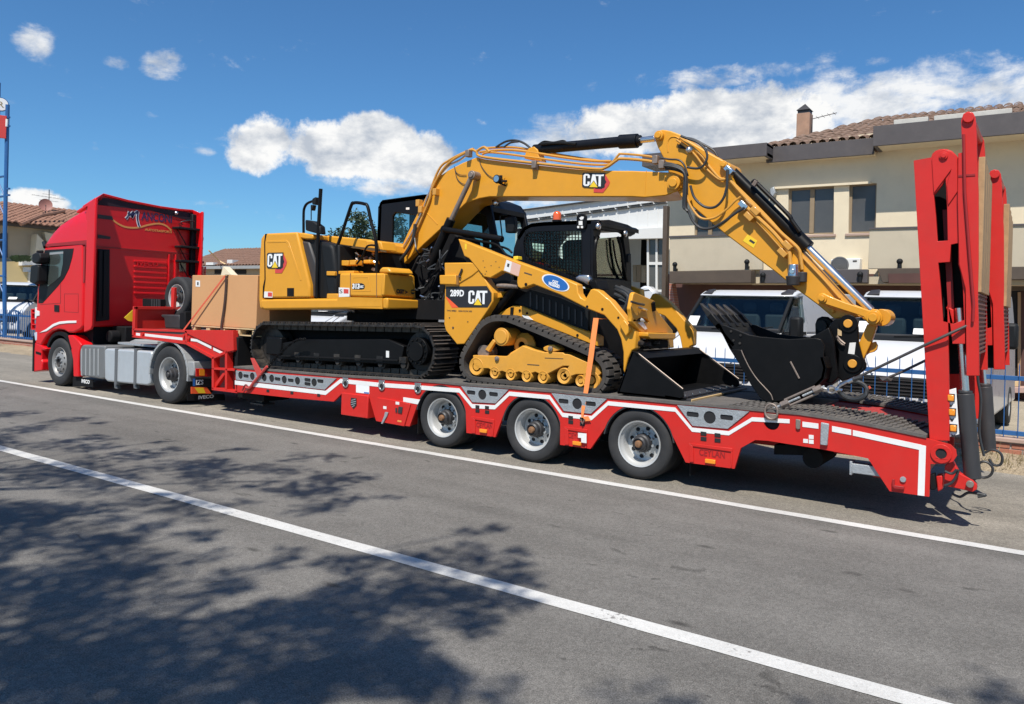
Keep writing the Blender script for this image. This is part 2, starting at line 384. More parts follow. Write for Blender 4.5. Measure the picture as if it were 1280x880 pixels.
def decal(pts3, nrm, th, material, parent, name='sticker', label=None):
    mb = MB(); mb.extr([Vector(p) for p in pts3], Vector(nrm) * th); return part(name, mb, material, parent, label=label)
C_ = [(0, .12), (.08, 0), (.24, 0), (.32, .12), (.32, .37), (.21, .37), (.21, .14), (.11, .14), (.11, .86), (.21, .86), (.21, .66), (.32, .66), (.32, .88), (.24, 1), (.08, 1), (0, .88)]
A_ = [(.335, 0), (.45, 1), (.58, 1), (.70, 0), (.59, 0), (.565, .22), (.47, .22), (.445, 0)]
T_ = [(.60, 1), (1, 1), (1, .84), (.87, .84), (.87, 0), (.755, 0), (.755, .84), (.60, .84)]
def cat_logo(p0, right, up, w, h, parent, hexa=True):
    right = Vector(right).normalized(); up = Vector(up).normalized(); nrm = right.cross(up); p0 = Vector(p0)
    q = lambda x, y, d: p0 + right * (x * w) + up * (y * h) + nrm * d
    if hexa:
        hx = [(.52, -.5), (.98, -.5), (1.25, .1), (1.3, .38), (1.05, 1.02), (.9, 1.02), (.52, -.2)]
        decal([q(x, y, .0015) for x, y in hx], nrm, .0015, LOGOR, parent, 'logo_hexagon')
        hk = [(.6, -.2), (.92, -.2), (1.13, .38), (.95, .95), (.6, .95)]
        decal([q(x, y, .0035) for x, y in hk], nrm, .001, LOGOK, parent, 'logo_hexagon')
        bd = [(-.06, 0), (.04, -.12), (1.0, -.12), (1.06, -.02), (1.06, 1.1), (-.0, 1.1), (-.06, 1.0)]
        decal([q(x, y, .005) for x, y in bd], nrm, .001, LOGOK, parent, 'logo_backing')
    mb = MB()
    for lt in (C_, A_, T_): mb.extr([q(x, y, .0065) for x, y in lt], nrm * .0015)
    part('logo_letters', mb, LOGOW, parent)
    decal([q(x, y, .0085) for x, y in [(.27, -.1), (.52, .48), (.77, -.1)]], nrm, .001, LOGOK, parent, 'logo_triangle_edge')
    decal([q(x, y, .010) for x, y in [(.31, -.08), (.52, .41), (.73, -.08)]], nrm, .001, LOGOY, parent, 'logo_triangle')
EX = Vector((1, 0, 0)); EY = Vector((0, 1, 0)); EZ = Vector((0, 0, 1))
def arc(cx, cz, r, a0, a1, n=12): return [(cx + r * cos(radians(a0 + (a1 - a0) * i / n)), cz + r * sin(radians(a0 + (a1 - a0) * i / n))) for i in range(n + 1)]
def circ(cx, cz, r, n=20): return [(cx + r * cos(2 * pi * i / n), cz + r * sin(2 * pi * i / n)) for i in range(n)]
def smooth_path(P, n=6):
    P = [Vector(p) for p in P]; o = []
    for i in range(len(P) - 1):
        p0 = P[max(i - 1, 0)]; p1 = P[i]; p2 = P[i + 1]; p3 = P[min(i + 2, len(P) - 1)]
        for k in range(n):
            t = k / n; o.append(.5 * ((2 * p1) + (p2 - p0) * t + (2 * p0 - 5 * p1 + 4 * p2 - p3) * t * t + (3 * p1 - p0 - 3 * p2 + p3) * t ** 3))
    o.append(P[-1]); return o
def pxpath(pts, y): return smooth_path([S(px, py, y) for px, py in pts])

# ------------------------------------------------------------------ ground
def ground_mat(name, col, speck, rough=.9, big=.12, dark=(.05, .05, .05), cracks=0.0, fine=220, chips=None):
    m = bpy.data.materials.new(name); m.use_nodes = True; t = m.node_tree; n = t.nodes; l = t.links; b = n['Principled BSDF']
    b.inputs['Roughness'].default_value = rough; b.inputs['Specular IOR Level'].default_value = .25
    g = n.new('ShaderNodeNewGeometry')
    def noise(sc, det, ro=.6):
        q = n.new('ShaderNodeTexNoise'); q.inputs['Scale'].default_value = sc; q.inputs['Detail'].default_value = det; q.inputs['Roughness'].default_value = ro
        l.new(g.outputs['Position'], q.inputs['Vector']); return q.outputs['Fac']
    vor = n.new('ShaderNodeTexVoronoi'); vor.inputs['Scale'].default_value = fine * .42; l.new(g.outputs['Position'], vor.inputs['Vector'])
    sp = noise(fine, 2, .7); bg_ = noise(.55, 7, .65); md = noise(3.2, 6)
    r1 = n.new('ShaderNodeValToRGB'); e = r1.color_ramp.elements
    e[0].position = .36; e[0].color = tuple(c * (1 - speck) for c in col) + (1,); e[1].position = .66; e[1].color = tuple(c * (1 + speck * .9) for c in col) + (1,)
    l.new(sp, r1.inputs['Fac'])
    def mulby(src, fac_out, lo, hi, a=.3, bb=.7):
        mr_ = n.new('ShaderNodeMapRange'); mr_.inputs['From Min'].default_value = a; mr_.inputs['From Max'].default_value = bb; mr_.inputs['To Min'].default_value = lo; mr_.inputs['To Max'].default_value = hi
        l.new(fac_out, mr_.inputs['Value'])
        x = n.new('ShaderNodeVectorMath'); x.operation = 'SCALE'; l.new(src, x.inputs[0]); l.new(mr_.outputs[0], x.inputs['Scale']); return x.outputs[0]
    cur = mulby(r1.outputs[0], bg_, 1 - big, 1 + big); cur = mulby(cur, md, .93, 1.07)
    cur = mulby(cur, vor.outputs['Color'], 1 - speck * .5, 1 + speck * .5, 0, 1)
    if cracks:
        # wheel lanes polished darker along the road, and stains
        sx = n.new('ShaderNodeSeparateXYZ'); l.new(g.outputs['Position'], sx.inputs[0])
        mp_ = n.new('ShaderNodeMapping'); mp_.inputs['Scale'].default_value = (.25, 2.2, 1); l.new(g.outputs['Position'], mp_.inputs['Vector'])
        st = n.new('ShaderNodeTexNoise'); st.inputs['Scale'].default_value = 1; st.inputs['Detail'].default_value = 5; l.new(mp_.outputs[0], st.inputs['Vector'])
        cur = mulby(cur, st.outputs['Fac'], .84, 1.10)
        mp2 = n.new('ShaderNodeMapping'); mp2.inputs['Scale'].default_value = (1.1, 2.6, 1); l.new(g.outputs['Position'], mp2.inputs['Vector'])
        s2 = n.new('ShaderNodeTexVoronoi'); s2.inputs['Scale'].default_value = .8; l.new(mp2.outputs[0], s2.inputs['Vector'])
        cur = mulby(cur, s2.outputs['Distance'], .5, 1.0, .03, .09)
        # hairline cracks wandering along the lane, broken up by a patchy mask
        dn = n.new('ShaderNodeTexNoise'); dn.inputs['Scale'].default_value = 2.2; dn.inputs['Detail'].default_value = 6; l.new(g.outputs['Position'], dn.inputs['Vector'])
        va = n.new('ShaderNodeVectorMath'); va.operation = 'MULTIPLY_ADD'; va.inputs[1].default_value = (.5, .5, 0); l.new(dn.outputs['Color'], va.inputs[0]); l.new(g.outputs['Position'], va.inputs[2])
        mp3 = n.new('ShaderNodeMapping'); mp3.inputs['Scale'].default_value = (.16, .75, 1); l.new(va.outputs[0], mp3.inputs['Vector'])
        vc = n.new('ShaderNodeTexVoronoi'); vc.feature = 'DISTANCE_TO_EDGE'; vc.inputs['Scale'].default_value = 1; l.new(mp3.outputs[0], vc.inputs['Vector'])
        mk = n.new('ShaderNodeMapRange'); mk.inputs['From Min'].default_value = .46; mk.inputs['From Max'].default_value = .60; mk.inputs['To Min'].default_value = .03; mk.inputs['To Max'].default_value = 0; l.new(md, mk.inputs['Value'])
        ca = n.new('ShaderNodeMath'); ca.operation = 'ADD'; l.new(vc.outputs['Distance'], ca.inputs[0]); l.new(mk.outputs[0], ca.inputs[1])
        cur = mulby(cur, ca.outputs[0], .62, 1.0, .002, .010)
        # lane wheel paths: two polished strips either side of the lane middle
        wv = n.new('ShaderNodeMath'); wv.operation = 'SINE'; wm = n.new('ShaderNodeMath'); wm.operation = 'MULTIPLY_ADD'; wm.inputs[1].default_value = 2 * pi / 1.62; wm.inputs[2].default_value = .6; l.new(sx.outputs['Y'], wm.inputs[0]); l.new(wm.outputs[0], wv.inputs[0])
        cur = mulby(cur, wv.outputs[0], .95, 1.05, -1, 1)
    if chips:
        c1 = noise(26, 9, .72); c2 = noise(2.0, 4)
        ad = n.new('ShaderNodeMath'); ad.operation = 'MULTIPLY_ADD'; ad.inputs[1].default_value = .45; l.new(c2, ad.inputs[0]); l.new(c1, ad.inputs[2])
        cm_ = n.new('ShaderNodeMapRange'); cm_.inputs['From Min'].default_value = .83; cm_.inputs['From Max'].default_value = .93; l.new(ad.outputs[0], cm_.inputs['Value'])
        mc = n.new('ShaderNodeMix'); mc.data_type = 'RGBA'; l.new(cm_.outputs[0], mc.inputs['Factor']); l.new(cur, mc.inputs[6]); mc.inputs[7].default_value = chips + (1,); cur = mc.outputs[2]
    l.new(cur, b.inputs['Base Color'])
    bp = n.new('ShaderNodeBump'); bp.inputs['Strength'].default_value = .55; bp.inputs['Distance'].default_value = .006
    l.new(sp, bp.inputs['Height']); l.new(bp.outputs[0], b.inputs['Normal'])
    return m
ASPH = ground_mat('road_asphalt', (.160, .151, .137), .42, cracks=1, fine=130)
SHLD = ground_mat('shoulder_asphalt', (.240, .217, .180), .36, big=.16, cracks=1, fine=120)
DIRT = ground_mat('verge_dirt', (.27, .215, .145), .4, big=.3, fine=90)
YARD = ground_mat('yard_gravel', (.36, .31, .235), .35, big=.15, fine=120)
PAINT = ground_mat('road_paint', (.56, .55, .52), .12, big=.12, fine=160, chips=(.16, .15, .14))
def sheet(name, x0, x1, y0, y1, z, m, th=.0):
    mb = MB(); mb.add([(x0, y0, z), (x1, y0, z), (x1, y1, z), (x0, y1, z)], [[0, 1, 2, 3]])
    return tag(part(name, mb, m, None, recalc=False), kind='structure')
sheet('ground', -1500, 1500, -1500, 1500, -.012, YARD)
road = sheet('road', -900, 900, -3.2, 7.62, 0, ASPH)
sheet('road_shoulder', -900, 900, 7.61, 11.35, -.004, SHLD)
sheet('near_pavement', -900, 900, -9, -3.19, -.004, SHLD)
def line(y, w):
    mb = MB(); rr = random.Random(int(y * 10)); x = -200; top = []; bot = []
    while x < 60:
        top.append((x, y + w / 2 + rr.uniform(-.004, .004), .004)); bot.append((x, y - w / 2 + rr.uniform(-.004, .004), .004)); x += .35
    n_ = len(top); mb.add(top + bot, [[i, n_ + i, n_ + i + 1, i + 1] for i in range(n_ - 1)])
    return tag(part('lane_line', mb, PAINT, road, recalc=False), kind='structure')
line(4.28, .15); line(7.53, .14)
# verge: an uneven strip of dry dirt against the wall
mb = MB(); rr = random.Random(5); nx, ny = 240, 6
for i in range(nx + 1):
    for j in range(ny + 1):
        x = -40 + 45 * i / nx; y = 11.25 + .95 * j / ny
        y2 = y + (rr.uniform(-.10, .10) if j == 0 else 0)
        z = (0.0 if j == 0 else .03 + .03 * j + rr.uniform(-.012, .012)) - (.008 if j == 0 else 0)
        mb.v.append(Vector((x, y2, z)))
for i in range(nx):
    for j in range(ny):
        a = i * (ny + 1) + j; mb.f.append([a, a + ny + 1, a + ny + 2, a + 1])
tag(part('dirt_verge', mb, DIRT, None, recalc=False), kind='structure')
mb = MB(); rr = random.Random(11)
for i in range(2600):
    x = rr.uniform(-6, 1.5); y = 11.3 + rr.random() ** .7 * .8; h = rr.uniform(.03, .12) * (2.2 if rr.random() < .12 else 1); a = rr.uniform(0, 6.3); z0 = .02 + max(0, y - 11.3) * .2
    dx, dy = cos(a) * .006, sin(a) * .006; lx, ly = rr.uniform(-.06, .06), rr.uniform(-.06, .06)
    mb.add([(x - dx, y - dy, z0), (x + dx, y + dy, z0), (x + lx, y + ly, z0 + h)], [[0, 1, 2]])
tag(part('dry_grass', mb, mat('dry_grass', (.30, .24, .12), .9, var=.3), None, recalc=False), kind='stuff')
# ================================================================== wheels
def make_wheel(parent, c, R, rr, w, kind, name='wheel', yaw=0, dual=True, cap=True, rmat=None):
    """c = hub centre on the outer face plane; the wheel object is the rim, tyre and hub are its children"""
    c = Vector(c); rim = MB()
    if kind == 'dish':
        rim.lathe([(rr * 1.06, .012), (rr * 1.05, .0), (rr * .99, .006), (rr * .965, .03), (rr * .90, .045), (rr * .87, .06), (rr * .83, .15), (rr * .72, .165), (rr * .55, .15), (rr * .46, .125), (rr * .2, .125)], (0, 0, 0), n=48)
    else:
        rim.lathe([(rr * 1.06, .012), (rr * 1.04, .0), (rr * .97, .008), (rr * .92, .045), (rr * .84, .06), (rr * .74, .03), (rr * .60, .004), (rr * .50, .0), (rr * .38, -.012), (rr * .36, .06), (rr * .1, .06)], (0, 0, 0), n=48)
    o = part(name, rim, rmat or RIM, parent, loc=c, ang=50)
    def sub(nm, mb, m, bev=0):
        p = part(nm, mb, m, None, bev, loc=(0, 0, 0), ang=40); p.parent = o; ORG[p] = ORG[o]; return p
    ty = MB(); a = w
    prof = [(rr * 1.03, .03), (rr * 1.07, .004), (rr * 1.16, -.006), (rr + (R - rr) * .45, -.018), (R * .90, -.012), (R * .935, -.006), (R * .945, -.002), (R * .97, .006), (R * .992, .022)]
    y = .03
    for k in range(5):
        y2 = .03 + (a - .06) * (k + 1) / 5; prof += [(R, y + .006), (R, y2 - .006), (R - .012, y2 - .003), (R - .012, y2 + .003)]; y = y2
    prof += [(R * .97, a - .006), (R * .9, a + .012), (rr * 1.1, a)]
    ty.lathe(prof, (0, 0, 0), n=64)
    if dual: ty.lathe([(rr * 1.1, a + .06), (R * .9, a + .05), (R * .985, a + .08), (R, a + .10), (R, 2 * a), (R * .98, 2 * a + .03), (R * .9, 2 * a + .05), (rr * 1.1, 2 * a + .04)], (0, 0, 0), n=48)
    sub('tyre', ty, RUB)
    hub = MB(); nut = MB(); hole = MB()
    if kind == 'dish':
        hub.lathe([(rr * .44, .125), (rr * .40, .06), (rr * .34, .05), (rr * .33, -.0), (rr * .26, -.015), (rr * .24, .0), (rr * .001, .0)], (0, 0, 0), n=24)
        sub('hub', hub, DGREY)
        cp = MB(); cp.lathe([(rr * .17, .0), (rr * .17, -.02), (rr * .13, -.035), (.001, -.04)], (0, 0, 0), n=12); sub('hub_cap', cp, RUST if cap else DGREY)
    else:
        hub.lathe([(rr * .37, .05), (rr * .34, -.005), (rr * .26, -.012), (rr * .24, .02), (.001, .03)], (0, 0, 0), n=24); sub('hub', hub, DGREY)
    
    def ring(nm, r0, y0, y1, rad, cnt, sides, mm, ph):
        first = None
        for k in range(cnt):
            t = 2 * pi * k / cnt + ph; lc = (r0 * cos(t), 0, r0 * sin(t))
            if first is None:
                q = MB(); q.cyl((0, y0, 0), (0, y1, 0), rad, n=sides); first = sub(nm, q, mm); first.location = lc
            else:
                d = first.copy(); COL.objects.link(d); d.parent = o; d.location = lc; ORG[d] = ORG[o]
    if kind == 'dish': ring('wheel_nut', rr * .49, .14, .10, .015, 10, 6, GALV, .2); ring('vent_hole', rr * .66, .158, .152, .024, 8, 12, DARKIN, 0)
    else: ring('wheel_nut', rr * .44, 0, -.03, .014, 10, 6, GALV, .2); ring('vent_hole', rr * .66, .02, .012, .021, 10, 12, DARKIN, .51)
    if yaw: o.rotation_euler = (0, 0, yaw)
    return o

# ================================================================== lowbed trailer
YT = 7.90; YF = 10.44
TR = thing('lowbed_trailer', 'long red lowbed trailer carrying the two yellow machines, with raised rear ramps', 'trailer', (-6, 9.17, 0))
wc = [S(552, 525, 7.92), S(664.5, 539, 7.92), S(798, 555.5, 7.92)]
wx = [p.x for p in wc]; WR = .39
def pz(px, py, y=YT): p = S(px, py, y); return (p.x, p.z)
top = [(293, 460), (360, 466), (420, 471), (480, 474.5), (545, 479), (575, 482), (640, 486.5), (700, 491.5), (760, 498), (800, 501), (845, 505.5), (880, 508), (940, 513.5), (1000, 519), (1060, 528), (1120, 540), (1158, 548)]
topw = [pz(*p) for p in top]
def arch(x, a0, a1): return [(x + .43 * cos(radians(t)), WR + .43 * sin(radians(t))) for t in range(a0, a1 + 1, 9)]
bz = lambda px, py: pz(px, py)
outl = topw + [bz(1177, 553), bz(1188, 556), bz(1195, 563), bz(1196, 570), bz(1191, 577), bz(1182, 580), bz(1163, 580), bz(1161.5, 621), bz(1112, 614), bz(1085, 573), bz(1030, 562), bz(960, 551), bz(944, 550), bz(926, 560), bz(918, 586), bz(857, 578)]
outl += arch(wx[2], 0 + 18, 162) + [bz(738, 561), bz(700, 556)] + arch(wx[1], 18, 162) + [bz(619, 546.5), bz(583, 541)] + arch(wx[0], 18, 153)
outl += [bz(512, 533), bz(505, 532), bz(470, 526), bz(462, 498), bz(428, 491), bz(417, 502), bz(360, 497), bz(296, 490)]
m = MB(); m.xz(outl, YT, YT + .035, [[(p[0], p[1]) for p in circ(*pz(964.5, 528), .078, 18)]])
side = part('side_beam', m, RED, TR, .004)
for q in wx:   # folded lips round the wheel arches
    m = MB(); a = arch(q, 9, 171)
    for i in range(len(a) - 1):
        (xa, za), (xb, zb) = a[i], a[i + 1]; ka = .965
        fa = lambda x, z: (q + (x - q) * ka, WR + (z - WR) * ka)
        m.xz([(xa, za), (xb, zb), fa(xb, zb), fa(xa, za)], YT + .004, YT + .30)
    part('wheel_arch', m, DGREY, TR)
# white reflective stripe
YS = YT - .004
m = MB(); m.ribbon([(293.5, 475.5), (407, 488.5), (425.5, 473.5), (475, 478.5), (527, 482), (574, 485.5), (590, 505), (618.5, 506.5), (636.5, 489.5), (687, 494), (703, 516), (739.5, 520), (760, 501.5), (844, 509.5), (865, 534.5), (911, 539), (940, 521.5), (987, 524)], 5.2, YS, YT)
part('reflective_stripe', m, WHT, TR)
def stripe(m): part('reflective_stripe', m, WHT, TR)
for (pp, th_) in (([(1003, 527), (1023, 529.5)], 6.5), ([(1040, 532.5), (1064, 537)], 7), ([(1066, 537.5), (1152, 556)], 7)): m = MB(); m.ribbon(pp, th_, YS, YT); stripe(m)
m = MB(); m.px([(1149, 555.5), (1157.5, 557.5), (1155.5, 620), (1147, 619)], YS - .001, YT); stripe(m); m = MB(); m.px([(504, 496.5), (525, 499.5), (522, 505.5), (504, 502)], YS, YT); stripe(m)
for q in ((1014, 546), (1007, 551), (1014, 552)): m = MB(); m.px([(q[0] - 3, q[1] - 2.5), (q[0] + 3, q[1] - 2), (q[0] + 3, q[1] + 3), (q[0] - 3, q[1] + 2.5)], YS, YT); stripe(m)
# galvanised plates with real holes over a black void
def slot(px, py, w=.062, h=.026):
    x, z = pz(px, py); return [(x - w + h * cos(t) * .5, z + h * sin(t)) if k < 5 else (x + w - h * .5 + h * cos(t) * .5, z + h * sin(t)) for k, t in enumerate([pi / 2 + pi * i / 4 for i in range(5)] + [-pi / 2 + pi * i / 4 for i in range(5)])]
def galv(poly, holes, slots, r):
    m = MB(); hs = [circ(*pz(*h), r, 16) for h in holes] + [slot(*q) for q in slots]
    m.xz([pz(*p) for p in poly], YT - .012, YT - .002, hs); g = part('perforated_plate', m, GALV, TR)
    m = MB()
    for h in hs: m.xz(h, YT - .0035, YT - .0012)
    b = part('hole_backing', m, DARKIN, g)
galv([(295.5, 463), (360, 468.5), (421, 473), (406.5, 487), (350, 480.5), (295.5, 474.5)], [(301.3, 469), (316, 470.3), (331, 472), (340.3, 473), (356, 474.5), (372.5, 476), (393.3, 478)], [(308.5, 470), (348, 473.8), (364.5, 475.5), (385.5, 475), (385.5, 480), (401.5, 476.5)], .06)
galv([(577, 482.6), (636, 487), (620, 504), (591, 502.6)], [(603.4, 493.3)], [(590, 490.6), (618, 492.8)], .064)
galv([(690, 491.3), (759, 498.5), (739, 517), (705.5, 513.6)], [(721.9, 504.6)], [(705.6, 501.5), (739.5, 504.7)], .064)
galv([(847, 506.3), (937, 514.2), (910, 535.8), (866, 532)], [(887.5, 521.6)], [(867, 518), (909.5, 521.8)], .066)
# deck: two worn tracks with a lower red middle, a ribbed tail
for (ya, yb, mm, dz, nm) in ((YT - .01, 8.72, DECK, .0, 'deck_track'), (8.74, 9.60, DECK, -.012, 'deck_middle'), (9.62, YF + .01, DECK, .0, 'deck_track')):
    m = MB()
    for i in range(len(topw) - 1):
        (xa, za), (xb, zb) = topw[i], topw[i + 1]
        if nm == 'deck_middle' and xa > -2.1: continue
        m.xz([(xa, za + .002 + dz), (xb, zb + .002 + dz), (xb, zb + .03 + dz), (xa, za + .03 + dz)], ya, yb)
    part(nm, m, mm, TR)
m = MB()
for i in range(len(topw) - 1):
    (xa, za), (xb, zb) = topw[i], topw[i + 1]
    if xa > -2.1: m.xz([(xa, za - .05), (xb, zb - .05), (xb, zb - .01), (xa, za - .01)], 8.74, 9.60)
part('deck_middle', m, mat('faded_red_deck', (.40, .03, .025), .7, dirt=.6, dcol=(.12, .09, .08)), TR)
m = MB(); rr = random.Random(2)   # anti-slip ribs on the tail
for (ya, yb) in ((YT + .03, 8.68), (9.66, YF - .03)):
    x = -2.7
    while x < -.98:
        j = max(i for i in range(len(topw) - 1) if topw[i][0] <= x); (xa, za), (xb, zb) = topw[j], topw[min(j + 1, len(topw) - 1)]
        z = za + (zb - za) * (x - xa) / max(1e-3, xb - xa) + .03
        yy = ya
        while yy < yb - .1: m.obox((x + (yy - ya) * .12, yy + .07, z + .004), (.016, .02, 0), (-.004, .065, 0), (0, 0, .006)); yy += .155
        x += .062
tag(part('tread_ribs', m, DECK, TR), kind='stuff')
# far side beam, cross members and axles
m = MB(); m.xz([(p[0], p[1]) for p in topw] + [(topw[-1][0], .30), (-1.8, .30), (-2.6, .42), (-8.6, .42), (topw[0][0], .5)], YF - .04, YF); part('side_beam', m, RED, TR)
m = MB(); m.box(-10.8, -1.3, 8.72, 8.86, .42, .74); m.box(-10.8, -1.3, 9.46, 9.60, .42, .74); part('chassis_beam', m, RED, TR)
cm = None
for i in range(12):
    x = -10.6 + i * .86
    if i == 0:
        m = MB(); m.box(-.05, .05, -.72, .72, -.12, .10); cm = part('cross_member', m, RED, TR, loc=(x, 9.17, .60))
    else: dup(cm, TR, (x, 9.17, .60 + (.06 if i > 4 else 0)))
w0 = make_wheel(TR, (wx[0], 7.93, WR), WR, .242, .245, 'dish')
for q in (1, 2):
    c = dup(w0, TR, (wx[q], 7.93, WR))
    c.rotation_euler = (0, .5 * q, 0)
for q in wx:
    c = dup(w0, TR, (q, YF - .02, WR)); c.rotation_euler = (0, 0, pi)
    m = MB(); m.cyl((q, 8.3, WR), (q, 10.0, WR), .07, n=10); m.box(q - .09, q + .09, 8.9, 9.45, WR - .11, WR + .13); part('axle', m, MBLK, TR)
# skirt tabs with raised maker's name
def tab(pts, txt, p0, p1, h, amb):
    m = MB(); (a, b, c, d) = [pz(*p) for p in pts]
    m.px([pts[0], pts[1], (pts[1][0], pts[1][1] + 4.5), (pts[0][0] + 5, pts[0][1] + 4)], YT - .012, YT)
    m.px([pts[0], (pts[0][0] + 5, pts[0][1] + 4), (pts[3][0] + 5, pts[3][1]), pts[3]], YT - .012, YT)
    m.px([(pts[1][0] - 2, pts[1][1] + 4.5), (pts[1][0], pts[1][1] + 4.5), pts[2], (pts[2][0] - 2, pts[2][1])], YT - .012, YT)
    f = part('skirt_frame', m, RED, TR, .003)
    q0, q1 = S(*p0, YT), S(*p1, YT); text(txt, q0, q1 - q0, EZ, (q1 - q0).length, h, EMB, TR, 'raised_lettering', .012, .004)
    ax, az = pz(*amb); m = MB(); m.box(ax - .055, ax + .055, YT - .028, YT, az - .022, az + .022); part('marker_lamp', m, AMB, TR, .006)
tab([(588.5, 520.5), (617.5, 524.5), (616, 545.5), (589, 541.5)], 'CEYLAN', (595.5, 533.6), (616, 536.2), .062, (605, 538.5))
tab([(705, 533.5), (734, 537), (733, 560), (706, 556)], 'CEYLAN', (710, 547), (732, 549.6), .062, (722, 554))
tab([(861, 554), (915.5, 560.5), (914.5, 585), (862, 577.5)], 'CEYLAN', (874, 569), (906, 573), .072, (888.5, 576.5))
m = MB(); m.px([(722.5, 541), (733, 542), (733, 554), (726.5, 553), (726.5, 547.5), (722.5, 547)], YT - .036, YT - .031); part('paper_tag', m, WHT, TR)
# stake pockets under the stripe
pk = None
for (px_, py_) in ((597, 508.5), (597, 513.5), (609, 509.5), (609, 515), (713.5, 522), (713.5, 527.5), (728, 524), (728, 530), (879.5, 542), (879.5, 548.5), (897, 544), (897, 550.5), (335, 488.5), (365, 491), (398.5, 494)):
    x, z = pz(px_, py_)
    if pk is None:
        m = MB(); m.box(-.032, .032, -.006, .004, -.021, .021); pk = part('stake_pocket', m, DARKIN, TR, .003, loc=(x, YT, z))
    else: dup(pk, TR, (x, YT, z))
# lashing eyes
le = None
for (px_, py_) in ((432.5, 479), (477.8, 482.5), (523, 486)):
    x, z = pz(px_, py_)
    if le is None:
        m = MB(); m.xz(circ(0, 0, .062, 20), -.014, 0, [circ(0, -.006, .036, 14)]); m.box(-.055, .055, -.015, -.001, .045, .08); le = part('lashing_eye', m, CHR, TR, .003, loc=(x, YT - .004, z))
        m = MB(); m.xz(circ(0, -.006, .037, 14), -.0065, -.0055); d_ = part('eye_hole', m, DARKIN, None, loc=(0, 0, 0)); d_.parent = le
    else: dup(le, TR, (x, YT - .004, z))
# big shackle ring at the tail
x, z = pz(965, 521); m = MB(); m.tube([(x + .062 * cos(t), YT - .03 + .0 * t, z + .055 + .075 * sin(t)) for t in [2 * pi * i / 18 for i in range(18)]], .012, 8, True)
m.box(x - .06, x + .06, YT - .02, YT + .0, z - .03, z + .03); part('shackle', m, TBK, TR, .004)
m = MB(); m.cyl((pz(964.5, 528)[0], YT + .05, pz(964.5, 528)[1]), (pz(964.5, 528)[0], YT + .2, pz(964.5, 528)[1]), .085, n=18); part('pocket_tube', m, DARKIN, TR)
# little fittings on the tail
m = MB(); m.px([(1026, 528), (1036, 530), (1034, 557), (1025, 556)], YT - .03, YT); part('light_bracket', m, GALV, TR, .006)
m = MB(); m.px([(994.5, 524), (1000.5, 525), (1000, 536), (997, 537), (994.5, 535)], YT - .02, YT); part('light_bracket', m, TBK, TR, .004)
x, z = pz(1129, 599); m = MB(); m.cyl((x, YT - .015, z), (x, YT + .0, z), .025, n=14); part('reflector', m, GALV, TR)
m = MB(); m.px([(1115, 599), (1118, 599.5), (1118, 607), (1130, 608.5), (1130, 612), (1118, 611), (1115, 608)], YT - .03, YT - .001); part('tow_hook', m, EMB, TR, .003)
x, z = pz(1176.5, 567); m = MB(); m.xz(circ(x, z, .085, 22), YT - .014, YT - .001, [circ(x, z, .045, 16)]); part('pivot_boss', m, RED, TR, .004)
m = MB(); m.xz(circ(x, z, .046, 16), YT - .004, YT - .0025); part('pivot_hole', m, DARKIN, TR)
m = MB(); m.box(S(1063, 596, 7.92).x, S(1106, 600, 7.92).x + .1, 7.93, 8.05, .385, .475); m.box(S(1063, 596, 7.92).x - .012, S(1063, 596, 7.92).x + .012, 7.92, 8.06, .365, .495); part('underrun_guard', m, GALV, TR, .006)
# suspension bits seen below the tail
m = MB(); m.cyl((-2.15, 8.3, .62), (-2.15, 8.55, .62), .13, n=20); m.obox((-2.15, 8.4, .47), (.2, 0, .02), (0, .1, 0), (0, 0, .05)); part('air_spring', m, MBLK, TR)
m = MB(); m.cyl((-1.95, 8.25, .42), (-1.95, 8.9, .42), .10, .10, n=18); part('air_tank', m, MBLK, TR)
m = MB(); m.box(-1.35, -.95, 8.0, 10.3, .36, .62); part('tail_beam', m, EMB, TR, .01)
# tool box and control box
bx0 = pz(428, 491); bx1 = pz(461.5, 495); bx2 = pz(427.5, 518.3)
m = MB(); m.box(bx0[0], bx1[0], YT - .02, 8.32, bx2[1], bx0[1] + .005); part('tool_box', m, RED, TR, .01)
ex_, ez_ = pz(443.5, 503.5); m = MB(); m.xz([(ex_ - .055, ez_ + .07), (ex_ + .055, ez_ + .07), (ex_ + .06, ez_ - .03), (ex_, ez_ - .085), (ex_ - .06, ez_ - .03)], YT - .026, YT - .019); em = part('emblem', m, LOGOK, TR)
m = MB()
for dz, ww in ((.045, .04), (.015, .05), (-.015, .045), (-.045, .025)): m.obox((ex_, YT - .027, ez_ + dz), (ww, 0, .012), (0, .002, 0), (0, 0, .006))
part('emblem_marks', m, GALV, em)
m = MB(); m.px([(471, 497), (504, 502), (504, 503), (513, 505), (505, 533), (470, 526.5)], YT - .018, YT + .25); part('control_box', m, RED, TR, .006)
m = MB(); m.px([(481, 515), (485, 515.5), (483.5, 520), (478, 530), (476, 529.5), (480, 520)], YT - .035, YT - .019); part('valve_handle', m, GALV, TR, .003)
m = MB(); m.px([(498, 508), (503, 509), (502, 517), (497, 516)], YT - .03, YT - .019); m.px([(494, 510), (496, 510), (496, 516), (494, 515)], YT - .03, YT - .019); part('valve_block', m, DGREY, TR, .003)
m = MB(); m.px([(479, 507.5), (483, 508), (483, 511.5), (479, 511)], YT - .0205, YT - .019); m.px([(494.5, 502), (499, 502.5), (499, 506), (494.5, 505.5)], YT - .0205, YT - .019); part('sticker', m, WHT, TR)
m = MB(); m.px([(497, 525), (502, 526), (501.5, 528), (496.5, 527)], YT - .02, YT - .018); part('sticker', m, GOLD, TR)
m = MB(); m.px([(445, 480.5), (461.5, 482.3), (461.5, 492.5), (445, 490.5)], YT - .003, YT); pl = part('name_plate', m, LOGOW, TR)
